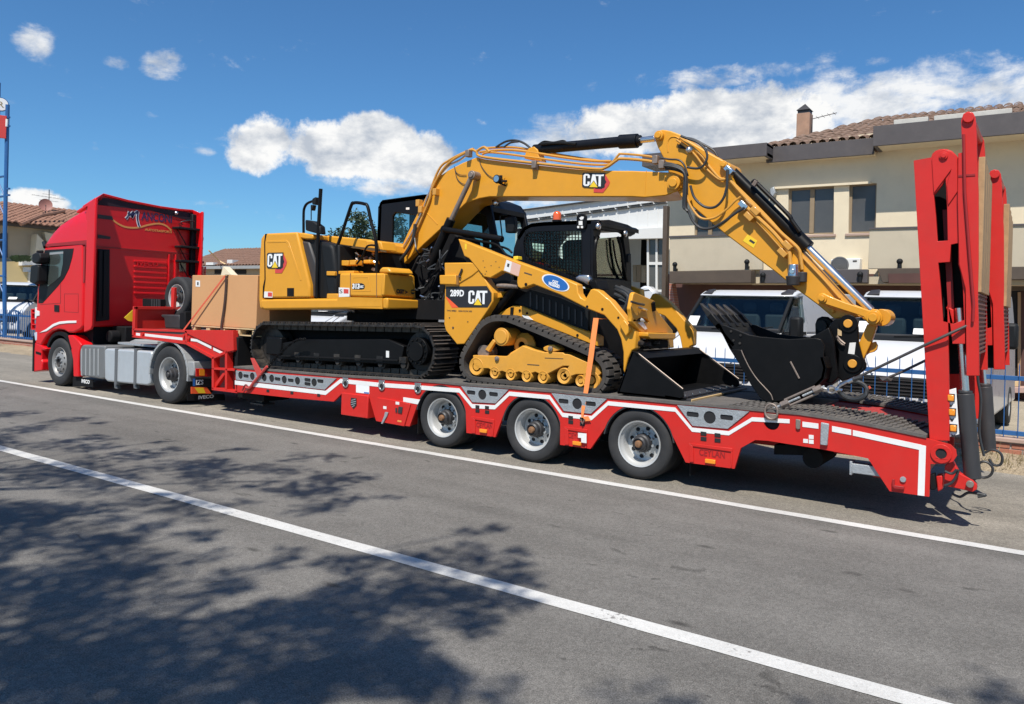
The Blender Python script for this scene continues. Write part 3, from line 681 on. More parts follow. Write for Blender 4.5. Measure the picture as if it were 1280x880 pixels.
m = MB(); m.px([(455, 490), (461.2, 490.6), (461.2, 492.2), (455, 491.5)], YT - .0042, YT - .0032); part('name_plate_band', m, LOGOB, pl)
# mud flaps and landing gear
for q in (-6.98, -3.14):
    m = MB(); m.box(q, q + .012, 7.98, 8.5, .12, .5); part('mud_flap', m, MBLK, TR)
for y in (8.3, 10.0):
    m = MB(); m.box(-10.7, -10.55, y - .07, y + .07, .18, .72); m.box(-10.78, -10.47, y - .12, y + .12, .15, .18); part('landing_leg', m, DGREY, TR, .004)
m = MB(); m.px([(297, 490), (330, 495), (330, 502), (297, 497)], 8.1, 8.6); part('pipe_bracket', m, MBLK, TR)
# ---------------- gooseneck
m = MB(); m.px([(167, 413), (231, 415), (291, 415), (292, 440), (283, 441), (265, 447), (232, 429), (166, 421)], YT + .022, YT + .06); gn = part('gooseneck_web', m, RED, TR)
m = MB(); m.px([(166, 410.5), (231, 412.5), (291, 413), (292.2, 438), (283, 440), (240, 420), (231, 415.5), (166, 413)], YT, YT + .1); part('gooseneck_flange', m, RED, TR, .004)
m = MB(); m.px([(165, 418.8), (232, 426.6), (266, 445), (283.5, 438), (283.5, 441.5), (265.5, 449), (232, 430.5), (165, 421.5)], YT, YT + .1); m.px([(165, 411), (167, 411), (167, 421), (165, 421)], YT, YT + .1); m.px([(231, 413), (233.5, 414), (234, 428), (231.5, 428)], YT, YT + .1); part('gooseneck_flange', m, RED, TR, .003)
for pp in ([(170, 416), (175, 416.6)], [(181, 417), (228, 422.2)], [(238.5, 423), (246, 424), (264, 433)], [(266.5, 434.5), (278, 440)]): m = MB(); m.ribbon(pp, 3.2, YT + .014, YT + .021); stripe(m)
for (px_, py_) in ((178, 417.5), (229.5, 419.5), (236, 422)):
    x, z = pz(px_, py_); m = MB(); m.cyl((x, YT - .01, z), (x, YT + .03, z), .03, n=10); part('rope_hook', m, RED, TR)
ga, gb = pz(166, 411), pz(291, 414)
m = MB(); m.box(ga[0], gb[0], YT + .02, YF, ga[1] - .04, ga[1] - .004); part('gooseneck_deck', m, DECK, TR)
m = MB(); m.px([(166, 411), (232, 413), (292, 414), (292, 440), (265, 447), (232, 429), (166, 421)], YF - .1, YF); part('gooseneck_web', m, RED, TR)
m = MB(); m.px([(190, 419), (232, 426), (270, 446), (285, 462), (270, 470), (255, 452), (225, 432), (190, 424)], 8.9, 9.5); part('gooseneck_neck', m, EMB, TR)
# front drop frame between neck and bed
fr = MB(); P_ = lambda pts, a=YT, b=YT + .12: fr.px(pts, a, b)
P_([(264.5, 446.5), (267, 446), (267, 487), (264.5, 486)]); P_([(264.5, 459.5), (296, 461.5), (296, 464), (264.5, 462)]); P_([(264.5, 484), (296, 488.5), (296, 491.5), (264.5, 487.5)])
P_([(281, 440), (283.6, 440), (283.6, 488), (281, 488)]); P_([(267, 481), (280, 464), (283, 465), (269, 485)], YT + .03, YT + .1); P_([(293.5, 462), (296.5, 462), (296.5, 491), (293.5, 490)])
part('drop_frame', fr, RED, TR, .003)
m = MB(); m.px([(266, 450), (282, 441), (294, 463), (294, 488), (266, 485)], YT + .22, YT + .26); part('drop_frame_web', m, EMB, TR)
xa = pz(291, 414)[0]
m = MB(); m.box(xa - .02, xa + .06, YT + .06, YF, .74, ga[1] - .02); part('bed_front_wall', m, MBLK, TR, .01)
m = MB(); m.px([(284, 440), (292, 414), (300, 414), (316, 440), (312, 460), (284, 460)], YT + .35, YT + .42); part('rubber_flap', m, MBLK, TR)
# headboard, spare wheel carrier
hx = S(166.5, 397, YT).x
hb0 = XP(167.3, 383, hx); hb1 = XP(166, 411, hx); hz = hb0.z
m = MB(); m.box(hx - .03, hx + .02, YT, YF, ga[1] - .01, hz); part('headboard', m, RED, TR, .008)
m = MB(); m.box(hx + .02, hx + .06, YT, YF, hz - .05, hz + .004); m.box(hx + .02, hx + .06, YT, YT + .05, ga[1] - .01, hz); part('headboard_rim', m, RED, TR, .004)
m = MB(); m.pxx([(155, 397), (166, 387), (166, 402), (160, 401)], hx - .10, .012); part('warning_sign', m, mat('warning_yellow', (.85, .62, .03), .5), TR)
sx_ = S(222, 372, 8.75)
sp = make_wheel(TR, (sx_.x, 8.72, sx_.z), .40, .242, .245, 'dish', 'spare_wheel', dual=False, cap=False)
m = MB(); m.box(sx_.x - .05, sx_.x + .05, 8.64, 8.70, sx_.z - .22, sx_.z + .19); m.cyl((sx_.x, 8.66, sx_.z), (sx_.x, 8.9, sx_.z), .05, n=18); part('spare_wheel_clamp', m, RED, TR, .01)
p0 = S(201, 391, 8.3); p1 = S(232, 411, 8.3)
m = MB(); m.px([(201, 393), (224, 394), (224, 397), (229, 411), (206, 410), (205, 398), (201, 396)], 8.35, 8.8); part('storage_bin', m, DGREY, TR, .02)
m = MB(); m.px([(224, 391), (231, 389), (232, 411), (224, 411)], 8.2, 8.35); part('storage_bin', m, MBLK, TR, .02)
m = MB(); m.px([(178, 373), (201, 374), (201, 383.5), (178, 383)], 8.6, 8.7); 
part('battery_box', m, MBLK, TR, .01)
bb = MB()
for k in range(4): bb.px([(189 + k * 3, 374), (190.5 + k * 3, 374), (190.5 + k * 3, 383), (189 + k * 3, 383)], 8.57, 8.60)
part('battery_grille', bb, DGREY, TR)

# ---------------- folded rear ramps
def ramp(y0, y1, first):
    def pz(px, py, y=YT): p = S(px, py, YT); return (p.x + (0 if first else .13), p.z if first else 1.3 + (p.z - 1.3) * .88)
    m = MB(); pts = [(1141, 199), (1163, 195), (1166, 195)]
    # lower ramp web, with its long windows
    o = [(1141, 199.5), (1163, 195.5), (1164.5, 191), (1168.5, 187.2), (1175, 185), (1183, 185), (1189.5, 187.5), (1195, 193), (1197, 196), (1198, 260), (1197, 330), (1206, 360), (1206, 430), (1190, 430), (1184, 380), (1186, 505), (1186, 552), (1161, 551.5)]
    h1 = [(1166.5, 243), (1177, 230), (1181, 222), (1183, 258), (1184, 300), (1171, 301), (1169, 270)]
    h2 = [(1172, 328), (1186.5, 327), (1188, 305), (1197.2, 303), (1198, 325), (1203, 360), (1204.5, 400), (1190, 405), (1178, 402), (1175, 360)]
    m.xz([pz(*p) for p in o], y0, y0 + .05, [[pz(*p) for p in h1], [pz(*p) for p in h2]])
    part('ramp_web', m, RED, TR, .006)
    m = MB(); m.xz([pz(*p) for p in o], y1 - .05, y1); part('ramp_web', m, RED, TR)
    # closing plate of the ramp box facing the deck
    m = MB(); a, b = pz(1142.2, 202), pz(1161.5, 550); c, d = pz(1144, 202), pz(1164, 550)
    m.xz([a, (a[0] + .03, a[1]), (b[0] + .03, b[1]), b], y0 + .05, y1 - .05); part('ramp_skin', m, RED, TR)
    # inner dark stiffeners seen through the windows
    m = MB(); q0, q1 = pz(1174, 258), pz(1183, 420); m.xz([(q0[0], q0[1]), (q0[0] + .05, q0[1]), (q1[0] + .05, q1[1]), (q1[0], q1[1])], y0 + .2, y0 + .26); part('ramp_stiffener', m, EMB, TR)
    m = MB(); m.xz([pz(1148, 215), pz(1186, 215), pz(1206, 300), pz(1206, 470), pz(1160, 470)], y0 + .28, y0 + .31); part('ramp_shade_plate', m, MBLK, TR)  # added black plate: stands in for the shade inside the ramp box
    m = MB(); m.xz([pz(*p) for p in [(1164, 198), (1166, 193), (1171, 187.8), (1179, 185.3), (1188, 187.8), (1195, 194), (1196.3, 205), (1196.8, 238), (1184.5, 256), (1182.8, 230), (1188, 212), (1166.5, 241)]], y0 - .014, y0); part('ramp_gusset', m, RED, TR, .004)
    m = MB(); m.xz([pz(*p) for p in [(1181, 383), (1190, 387), (1191, 404), (1182, 405)]], y0 + .06, y0 + .26); part('ramp_bracket', m, RED, TR, .006)
    # upper (folding) ramp
    m = MB(); o2 = [(1201, 150), (1204, 141.5), (1210, 138.5), (1216, 140), (1219, 146), (1220.5, 165), (1221, 190), (1223, 240), (1223, 330), (1222, 372), (1223, 400), (1224, 470), (1207.5, 470), (1206.5, 361), (1198.5, 330), (1196.5, 250), (1197.5, 191), (1202.5, 190)]
    m.xz([pz(*p) for p in o2], y0 - .03, y0 + .02); part('folding_ramp_web', m, RED, TR, .005)
    m = MB(); m.xz([pz(*p) for p in o2], y1 - .02, y1 + .03); part('folding_ramp_web', m, RED, TR)
    x1, z1 = pz(1210.5, 147); m = MB(); m.cyl((x1, y0 - .06, z1), (x1, y1, z1), .044, n=18); part('ramp_pin', m, RED, TR, .004)
    x2, z2 = pz(1179, 194); m = MB(); m.cyl((x2, y0 - .03, z2), (x2, y0, z2), .036, n=18); m.cyl((x2, y0 - .04, z2), (x2, y0 - .03, z2), .022, n=14); part('ramp_pin', m, RED, TR, .003)
    # wooden planks on the outside face, then the chequered foot
    xb, zb = pz(1222.5, 195); xl, zl = pz(1222.8, 365); xm, zm = pz(1222.5, 445); wy = (y1 - y0 - .0) / 4
    for k in range(4):
        m = MB(); ya = y0 + k * wy + .004; yb_ = y0 + (k + 1) * wy - .035
        m.box(xb + .002, xb + .052, ya, yb_, zl, zb - .07 * k * .4); part('plank', m, WOOD, TR, .004)
    m = MB(); zz = zm
    m.box(xb, xb + .02, y0, y1, zm, zl - .002)
    while zz < zl - .03: m.box(xb + .02, xb + .035, y0 + .01, y1 - .01, zz + .006, zz + .022); zz += .04
    part('ramp_foot', m, mat('rust_tread', (.22, .075, .055), .8, dirt=.6, dcol=(.2, .15, .12)) if first else MATS['rust_tread'], TR)
    # hold-back rod along the web
    m = MB(); m.tube([S(1204.5, 168, y0 - .05), S(1206, 240, y0 - .05), S(1212, 320, y0 - .05), S(1217, 380, y0 - .05), S(1216, 402, y0 - .05)], .012, 8); part('ramp_rod', m, EMB, TR)
    m = MB(); m.px([(1197, 186), (1208, 187), (1208, 191), (1197, 192)] if False else [(1198, 218.5), (1219, 217), (1219, 219.5), (1198, 221)], y0 - .036, y0 - .03); part('ramp_slot', m, EMB, TR)
    # telescopic cylinder
    xc, zc = pz(1214, 590); yc = y0 + .08
    ct = S(1206.5, 492, yc) if first else S(1231, 483, yc); cb = S(1216, 598, yc) if first else S(1236, 562, yc)
    m = MB(); m.cyl(cb, ct, .068, n=20); m.cyl(ct, ct + Vector((0, 0, .03)), .058, n=20); part('ramp_cylinder', m, DGREY, TR, .006)
    m = MB(); m.cyl(ct, S(1199, 385, yc) if first else S(1226, 420, yc), .035 if first else .02, n=14); part('cylinder_rod', m, CHR, TR)
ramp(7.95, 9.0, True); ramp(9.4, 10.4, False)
m = MB(); m.px([(1181, 582), (1190, 575), (1194, 582), (1200, 592), (1216, 600), (1221, 606), (1221, 612), (1216, 615), (1180, 607)], YT + .06, YT + .14); part('ramp_lug', m, RED, TR, .006); m = MB(); m.px([(1181, 582), (1190, 575), (1194, 582), (1200, 592), (1216, 600), (1221, 606), (1221, 612), (1216, 615), (1180, 607)], YT + .6, YT + .66); part('ramp_lug', m, RED, TR, .006)
x, z = pz(1212, 606); m = MB(); m.cyl((x, YT + .02, z), (x, YT + .14, z), .03, n=14); part('ramp_lug_bolt', m, TBK, TR, .003)
m = MB(); m.px([(1161, 595), (1168, 592), (1170, 612), (1163, 613)], YT + .02, YT + .12); part('rear_lamp', m, MBLK, TR, .008)
m = MB(); m.px([(1170, 595), (1178, 594), (1178, 612), (1172, 615)], YT + .06, YT + .2); part('rear_lamp', m, RED, TR, .01)
# lamp board beside the ramp with three amber lamps
m = MB(); m.px([(1184.5, 488), (1195, 485), (1199, 543), (1187, 546)], YT + .07, YT + .09); lb = part('lamp_board', m, WHT, TR, .003)
for (px_, py_) in ((1188.5, 497.5), (1190, 515.5), (1191.5, 535.5)):
    x, z = pz(px_, py_, YT + .05); m = MB(); m.box(x - .025, x + .025, YT + .04, YT + .07, z - .028, z + .028); part('marker_lamp', m, AMB, lb, .008)
    m = MB(); m.box(x - .035, x + .03, YT + .06, YT + .069, z - .034, z + .036); part('lamp_surround', m, LOGOK, lb)
    m = MB(); m.px([(px_ - 2.5, py_ + 7), (px_ + .5, py_ + 9), (px_ + 3, py_ + 6.5), (px_ + 1, py_ + 11), (px_ - 1.5, py_ + 11)], YT + .066, YT + .0695); part('board_mark', m, LOGOK, lb)
# loose hydraulic hoses hanging at the tail
for k, (pts, y) in enumerate([([(1221, 582), (1228, 577), (1236, 579), (1241, 586), (1238, 594), (1230, 597), (1222, 594)], 8.6), ([(1231, 566), (1240, 562), (1250, 566), (1253, 574), (1250, 581), (1242, 581), (1236, 574)], 8.7), ([(1181, 589), (1190, 592), (1196, 587)], 7.9), ([(1181, 607), (1190, 603), (1196, 594), (1198, 587)], 7.92), ([(1190, 617), (1200, 621), (1210, 616), (1222, 617), (1232, 619), (1222, 621)], 8.1), ([(1224, 440), (1222, 470), (1226, 500), (1224, 540), (1230, 570)], 8.5)]):
    m = MB(); m.tube(pxpath(pts, y), .012, 8); part('hydraulic_hose', m, HOSE, TR)
# ================================================================== tractor unit
CAB = thing('tractor_unit', 'red articulated-lorry tractor unit with tall sleeper cab, coupled in front of the trailer', 'truck', (-15, 9.1, 0))
YC = 7.93; YCF = 10.27
RIMD = mat('steer_rim', (.30, .295, .285), .45, metal=.35, var=.12, dirt=.4, dcol=(.15, .13, .12)); RIM2 = mat('drive_rim', (.46, .46, .45), .42, metal=.3, var=.1, dirt=.3, dcol=(.2, .18, .16)); TSTR = mat('tank_strap_grey', (.15, .155, .16), .5, metal=.3)
xr = S(118, 330, YC).x            # rear edge of the side fairing
xw = xr - .30                     # rear wall of the cab
fz = lambda pts: [pz(*p, y=YC) for p in pts]
# lower cab
m = MB(); m.px([(43.5, 412), (45.5, 385), (47, 352), (50.5, 330), (56, 309), (103, 304.5), (103.2, 408), (100, 412), (92, 416), (85, 416), (80, 413), (73, 412), (65, 414), (58, 420), (53, 428), (51, 432), (44, 430)], YC, YCF)
part('cab_body', m, CABRED, CAB, .035, 3)
# roof fairing: lofted so that it narrows towards the top
prof = [(min(x, xw - .01), z) for (x, z) in fz([(56, 308), (59, 300), (65, 289), (73, 278), (84, 269), (96, 262), (107, 257.5), (116, 255)])]
m = MB(); nn = len(prof); ins = [0.0, .015, .06, .16]; fac = [0, .55, .87, 1.0]
zt = prof[0][1]; rings = []
for s in (0, 1):
    for k in range(4):
        ring = []
        for (x, z) in prof:
            zz = zt + (z - zt) * fac[k] if k < 3 else z
            ring.append(Vector((x + (0.06 * (3 - k) / 3 if x < prof[3][0] else 0) * 0, (YC + ins[k] * min(1, (z - zt) * 1.2 + .2)) if s == 0 else (YCF - ins[k] * min(1, (z - zt) * 1.2 + .2)), zz)))
        rings.append(ring)
order = [rings[0], rings[1], rings[2], rings[3], rings[7], rings[6], rings[5], rings[4]]
vs = [v for r in order for v in r]; fs = []
for k in range(7):
    for i in range(nn - 1): fs.append([k * nn + i, k * nn + i + 1, (k + 1) * nn + i + 1, (k + 1) * nn + i])
fs.append([k * nn + nn - 1 for k in range(8)]); m.add(vs, fs); part('roof_fairing', m, CABRED, CAB, ang=60)
m = MB(); m.px([(57, 305), (109, 300), (109, 304.5), (57, 308.5)], YC - .008, YC + .05); part('cab_seam', m, EMB, CAB)
# body behind the roof fairing up to the rear wall
zr = S(118, 247, YC).z; zc0 = S(118, 304, YC).z; z_b = S(116, 408, YC).z
m = MB(); m.box(S(104, 300, YC).x, xw, YC + .03, YCF - .03, S(108, 408, YC).z, zr - .12); part('sleeper_wall', m, CABRED, CAB, .02)
# side fairings
for (ya, yb) in ((YC - .015, YC + .035), (YCF - .035, YCF + .015)):
    m = MB(); xo = S(108, 330, YC).x; m.xz([(xo, zr - .13), (xr - .02, zr), (xr, zr - .04), (xr, z_b + .02), (xr - .05, z_b - .06), (xo, z_b - .12)], ya, yb); part('side_fairing', m, CABRED, CAB, .012)
m = MB(); m.px([(104.5, 308), (106.5, 308), (105.5, 352), (104, 354), (103.5, 352)], YC - .018, YC); part('fairing_slot', m, EMB, CAB)
# roof spoiler over the gap
L0, L1 = XP(129.5, 241.5, xw + .04), XP(241, 262, xw + .04); LM = [XP(160, 249.5, xw + .04), XP(200, 257.3, xw + .04), XP(225, 260.8, xw + .04)]
edge = [L0] + LM + [L1]; rear = [Vector((p.x, p.y, p.z)) for p in edge]; fro = [Vector((xw - 1.0, p.y, p.z - .30)) for p in edge]
m = MB()
for i in range(4): m.extr([rear[i], rear[i + 1], fro[i + 1], fro[i]], (0, 0, -.045))
part('roof_spoiler', m, CABRED, CAB, .006)
c0 = Vector((xr - .01, YC, zr - .02)); m = MB()
m.extr([c0, L0, L0 - EZ * .045, c0 - EZ * .06], (-.5, 0, -.12)); c1 = Vector((xr - .01, YCF, zr - .06)); m.extr([c1, L1, L1 - EZ * .045, c1 - EZ * .06], (-.5, 0, -.12)); part('spoiler_corner', m, CABRED, CAB, .006)
m = MB(); zz = zr - .30; m.add([(xw + .001, YC + .06, zz), (xw + .001, YCF - .06, zz), (xw + .001, L1.y, L1.z - .05), (xw + .001, L0.y, L0.z - .05)], [[0, 1, 2, 3]]); part('sleeper_wall_top', m, CABRED, CAB, recalc=False)
m = MB(); a = [XP(124, 251.5, xw + .012), XP(130, 247, xw + .012), XP(241, 266.5, xw + .012), XP(250, 272, xw + .012), XP(236, 275.5, xw + .012), XP(190, 263.5, xw + .012), XP(122, 256, xw + .012)]; m.extr(a, (.004, 0, 0)); part('spoiler_gap_shade', m, mat('gap_shade', (.02, .006, .014), .7), CAB)  # dark sheet painting the shade in the gap below the spoiler
# rear wall: ribs, lettering, window, vents
XW = xw + .002
rib = MB()
for k in range(7):
    a = XP(167, 327 + k * 6.6, xw); b = XP(208, 328.5 + k * 6.4, xw); rib.obox(((xw + .008), (a.y + b.y) / 2, (a.z + b.z) / 2), (.012, 0, 0), (0, (b.y - a.y) / 2, 0), (0, 0, .022))
part('wall_ribs', rib, CABRED, CAB, .008)
m = MB(); q = XP(210.5, 340, xw); m.box(xw, xw + .03, q.y - .02, q.y + .02, XP(210, 385, xw).z, XP(210, 318, xw).z); q = XP(218.5, 340, xw); m.box(xw, xw + .03, q.y - .02, q.y + .02, XP(218, 385, xw).z, XP(218, 318, xw).z); part('wall_ribs', m, CABRED, CAB, .008)
a = XP(168, 312, xw); m = MB(); m.box(xw, xw + .025, YC + .05, YCF - .05, a.z - .012, a.z + .012); part('wall_seam', m, EMB, CAB)
p0 = XP(171, 332, XW); p1 = XP(197, 333.5, XW); text('IVECO', p0, EY, EZ, (p1 - p0).length, .105, CABRED, CAB, 'raised_lettering', .02, .02)
m = MB(); m.pxx([(222.5, 325), (233, 325.5), (233, 341.5), (223, 341)], xw + .001, .02); rw = part('rear_window', m, EMB, CAB, .008)
m = MB(); m.pxx([(223.5, 328), (232, 328.3), (232, 339.5), (224, 339)], xw + .022, .006); part('rear_window_pane', m, TRUCKGL, rw)
m = MB(); m.pxx([(121.5, 311), (136.5, 312), (136, 400), (119.5, 402)], xw + .001, .03); vt = part('rear_vent', m, PLAST, CAB, .01)
for (u0, u1) in ((123, 127), (129, 132.5)):
    m = MB(); m.pxx([(u0, 313), (u1, 313.2), (u1 - 1, 395), (u0 - 1, 396)], xw + .031, .03); part('vent_rib', m, PLAST, vt, .008)
for (pp) in ([(122, 268), (140, 270.5), (141, 275), (122, 273)], [(122, 293), (138, 296), (137, 299), (122, 298)]):
    m = MB(); m.pxx(pp, xw + .001, .012); part('wall_recess', m, LOGOK, CAB)
# sign writing: italic M, name, gold swoosh
def XPo(px, py, d=.004): v = XP(px, py, xw); v.x += d; return v
def stroke(pts, w, mm, d, nm='lettering'):
    m = MB(); P = smooth_path([XPo(px, py, d) for px, py in pts], 5)
    for i in range(len(P) - 1):
        t = P[i + 1] - P[i]; n_ = Vector((0, -t.z, t.y)).normalized() * w / 2
        m.extr([P[i] - n_, P[i + 1] - n_, P[i + 1] + n_, P[i] + n_], (.002, 0, 0))
    part(nm, m, mm, CAB)
M1 = [(156.5, 273.5), (160, 264), (158, 274)]; 
for mm, wd, dd in ((LOGOW, .062, .004), (NAVY, .028, .008)):
    stroke([(157, 273.5), (160, 270), (161.5, 264.5), (160.6, 268), (162.5, 268.5), (166.5, 265), (164.5, 272), (167.5, 267.5), (172, 264.5), (171.4, 272), (172.5, 279), (174, 283.5)], wd, mm, dd)
p0 = XPo(176.5, 275, .002); p1 = XPo(214.5, 278.8, .002); text('ANCONI', p0, p1 - p0, EZ, (p1 - p0).length, .175, NAVY, CAB, 'lettering', .015, .004)
stroke([(141, 275), (148, 280), (158, 284), (172, 284.5), (186, 281), (198, 279.5), (207, 282), (214, 288)], .035, GOLD, .003, 'swoosh')
p0 = XPo(181, 288.3, .002); p1 = XPo(214.5, 291.6, .002); text('AUTOTRASPORTI', p0, p1 - p0, EZ, (p1 - p0).length, .05, GOLD, CAB, 'lettering', .02, .003)
# black equipment steps and pole on the far side of the rear wall
m = MB(); q = XP(241, 300, xw); m.box(xw + .0, xw + .10, q.y - .09, q.y + .10, XP(241, 345, xw).z, XP(240, 268, xw).z); part('air_duct', m, PLAST, CAB, .02)
for (l_, r_2, yy, sl) in ((220, 250, 284.5, 1.5), (223, 251, 308, 1.0), (223, 252, 326, 1.5)):
    a = XP(l_, yy, xw + .15); b = XP(r_2, yy + sl, xw + .15); m = MB(); m.obox((xw + .12, (a.y + b.y) / 2, a.z), (.12, 0, 0), (0, (b.y - a.y) / 2, 0), (0, 0, .022)); m.tube([(xw + .02, a.y + .1, a.z), (xw + .1, (a.y + b.y) / 2, a.z - .35)], .012, 6); part('rear_step', m, PLAST, CAB, .008)
for k in range(4):
    a = XP(246 + k * 3, 345, xw); m = MB(); m.box(xw + .02, xw + .05, a.y - .02, a.y + .02, a.z - .1, XP(250, 333, xw).z); part('coiled_line', m, REDL, CAB, .01)
m = MB(); m.tube(smooth_path([XPo(224, 281, .12), XPo(221, 278, .16), XPo(230, 276, .18), XPo(238, 277.5, .15)]), .012, 6); m.tube(smooth_path([XPo(241, 290, .12), XPo(248, 296, .16), XPo(246, 304, .18), XPo(240, 306, .15)]), .012, 6); part('air_line', m, HOSE, CAB)
m = MB(); m.ico(XPo(217.5, 266.5, .08), .045, 2); part('work_lamp', m, CHR, CAB)
# side glass, handle, mirrors, badge
m = MB(); m.px([(56, 312.5), (92, 310.5), (90, 322), (86, 336), (80, 348), (72, 358), (53, 379), (47.8, 379), (49.5, 345), (52, 328)], YC - .006, YC + .01); sg = part('side_window', m, PLAST, CAB, .004)
m = MB(); m.px([(62, 315), (79, 313.5), (78.5, 330), (75.5, 345), (68, 352), (59.5, 358), (58.5, 350)], YC - .010, YC - .006); part('side_window_glass', m, TRUCKGL, sg)
m = MB(); m.px([(62, 316), (79, 314.5), (79, 317), (62, 318.5)], YC - .0135, YC - .0105); part('sun_blind', m, GREYP, sg)
m = MB(); m.px([(67.5, 381), (73.5, 381.5), (73.5, 390), (67.5, 389.5)], YC - .012, YC + .01); part('door_handle', m, PLAST, CAB, .006)
m = MB(); m.ribbon([(49, 380), (75, 378.5), (75.6, 340)], .8, YC - .003, YC + .001) if False else m.px([(75.2, 345), (76, 344), (76, 379.5), (50, 381), (50, 380.2), (75.2, 378.6)], YC - .002, YC + .001); part('door_seam', m, EMB, CAB)
m = MB(); m.px([(80, 367), (98, 367), (98, 391), (80, 390)], YC - .002, YC + .001, [[(80.6, 367.7), (97.4, 367.7), (97.4, 390.3), (80.6, 389.3)]]); part('locker_seam', m, EMB, CAB)
m = MB(); m.px([(49, 416), (58, 411), (66, 405), (74, 402), (84, 401), (95, 400.8), (95, 403.6), (84, 404), (74, 405.2), (67, 408), (58, 414)], YC - .012, YC + .002); part('reflective_stripe', m, WHT, CAB, .003)
m = MB(); m.px([(43.8, 384), (45.6, 384), (45.6, 388), (49, 389), (49, 394.5), (45.6, 395), (45, 398), (43.6, 398)], YC - .012, YC + .01); part('corner_badge', m, WHT, CAB, .002)
m = MB()
for yy in (386, 390.5, 398, 405, 411): m.px([(38.5, yy), (44.5, yy), (44.5, yy + 1.4), (38.5, yy + 1.4)], YC + .02, YC + .08)
m.px([(38.5, 386), (39.7, 386), (39.7, 412), (38.5, 412)], YC + .02, YC + .08); part('front_grille_edge', m, CABRED, CAB, .004)
for (pts, nm) in (([(39.5, 318), (44, 315.5), (49, 316), (50, 322), (48.5, 328), (44, 330), (39.5, 328)], 'mirror'), ([(38, 332), (44, 330.5), (47.5, 332), (47, 352), (43, 355.5), (36.5, 353)], 'mirror')):
    m = MB(); m.px(pts, YC - .22, YC - .02); part(nm, m, PLAST, CAB, .03, 3)
m = MB(); m.tube([S(46, 315, YC - .1), S(54, 314.5, YC + .02)], .03, 8); m.tube([S(44, 354, YC - .1), S(48.5, 357, YC + .02)], .022, 8); m.tube([S(55, 303, YC + .05), S(56.5, 309, YC)], .04, 8); part('mirror_arm', m, PLAST, CAB)
# bumper, wheel arch, steps
m = MB(); m.px([(42.5, 416), (46, 415), (46, 425), (44, 426)], YC - .004, YC + .1); part('head_lamp', m, mat('lamp_lens', (.55, .6, .68), .1, coat=.5), CAB, .006)
m = MB(); m.px([(43.5, 428), (52, 432), (55.5, 434), (57.5, 436), (55.5, 438), (52, 437.5), (51.5, 450), (52.8, 452), (52.5, 463), (41.5, 465), (40.5, 463)], YC, YCF); part('front_bumper', m, CABRED, CAB, .02)
m = MB(); m.px([(44.5, 439), (51, 441), (51, 444), (44.5, 442)], YC - .006, YC); part('bumper_step', m, MBLK, CAB); m = MB(); m.px([(41, 420), (43, 420), (42.5, 464), (40.2, 464)], YC - .006, YC + .3); part('bumper_trim', m, MBLK, CAB)
sw = S(74, 453, YC); SR = .485
aw = [(sw.x + r * cos(radians(t)), SR + r * sin(radians(t))) for r, t in [(.60, 150), (.61, 135), (.62, 120), (.62, 105), (.62, 90), (.62, 75), (.61, 60), (.60, 45), (.59, 30)]]
ai = [(sw.x + r * cos(radians(t)), SR + r * sin(radians(t))) for r, t in [(.53, 30), (.54, 45), (.55, 60), (.55, 75), (.55, 90), (.55, 105), (.55, 120), (.54, 135), (.53, 150)]]
m = MB()
for i in range(8): m.xz([aw[i], aw[i + 1], ai[7 - i], ai[8 - i]], YC - .012, YC + .4)
part('wheel_arch', m, MBLK, CAB)
m = MB(); m.px([(84.5, 419), (91, 419), (96, 424), (101.5, 431), (99, 440), (97.5, 455), (98.5, 471), (91.5, 471), (91, 450), (88, 434)], YC - .01, YC + .35); part('front_mudguard', m, CABRED, CAB, .02)
m = MB(); m.px([(91, 471), (98.5, 471), (116, 475.5), (116, 484), (91, 483)], YC + .05, YC + .07); ff = part('mud_flap', m, MBLK, CAB)
p0 = S(102, 478.5, YC + .048); p1 = S(112, 479, YC + .048); text('IVECO', p0, EX, EZ, (p1 - p0).length, .075, LOGOW, ff, 'lettering', .03, .002)
make_wheel(CAB, (sw.x, YC - .0, SR), SR, .285, .30, 'steer', yaw=0, dual=False, rmat=RIMD)
far = make_wheel(CAB, (sw.x, YCF, SR), SR, .285, .30, 'steer', yaw=pi, dual=False, rmat=RIMD)
dw = S(211, 468, YC); DR = .505
make_wheel(CAB, (dw.x, YC, DR), DR, .292, .295, 'dish', cap=False, rmat=RIM2)
make_wheel(CAB, (dw.x, YCF, DR), DR, .292, .295, 'dish', yaw=pi)
# chassis, tanks
m = MB(); m.box(-17.2, -11.6, 8.62, 8.72, .62, .92); m.box(-17.2, -11.6, 9.46, 9.56, .62, .92); m.box(-17, -12, 8.7, 9.5, .6, .78); part('chassis_rail', m, MBLK, CAB)
m = MB(); m.box(-16.8, xw - .1, 8.15, 10.0, .55, 1.35); part('engine_block', m, MBLK, CAB)
m = MB(); m.box(xw - .05, xw + .45, 8.5, 9.6, .9, 1.25); m.cyl((xw + .2, 8.3, 1.05), (xw + .2, 8.5, 1.05), .12, n=14); part('gearbox_lines', m, MBLK, CAB, .02)
def tank(pts, nm, mm, bev):
    m = MB(); m.px(pts, YC + .01, YC + .62); return part(nm, m, mm, CAB, bev, 3)
tank([(99.5, 434), (104, 431), (131, 432.5), (131, 473), (126, 474), (104, 470), (99.5, 464)], 'exhaust_box', mat('exhaust_cover', (.19, .195, .195), .5, metal=.3, bump=.5, bscale=90, dirt=.3), .03)
gr = MB()
for k in range(5): gr.px([(101 + k * 5.2, 436), (102.4 + k * 5.2, 436), (102.4 + k * 5.2, 470), (101 + k * 5.2, 469)], YC - .002, YC + .03)
part('exhaust_box_ribs', gr, GREYP, CAB, .004)
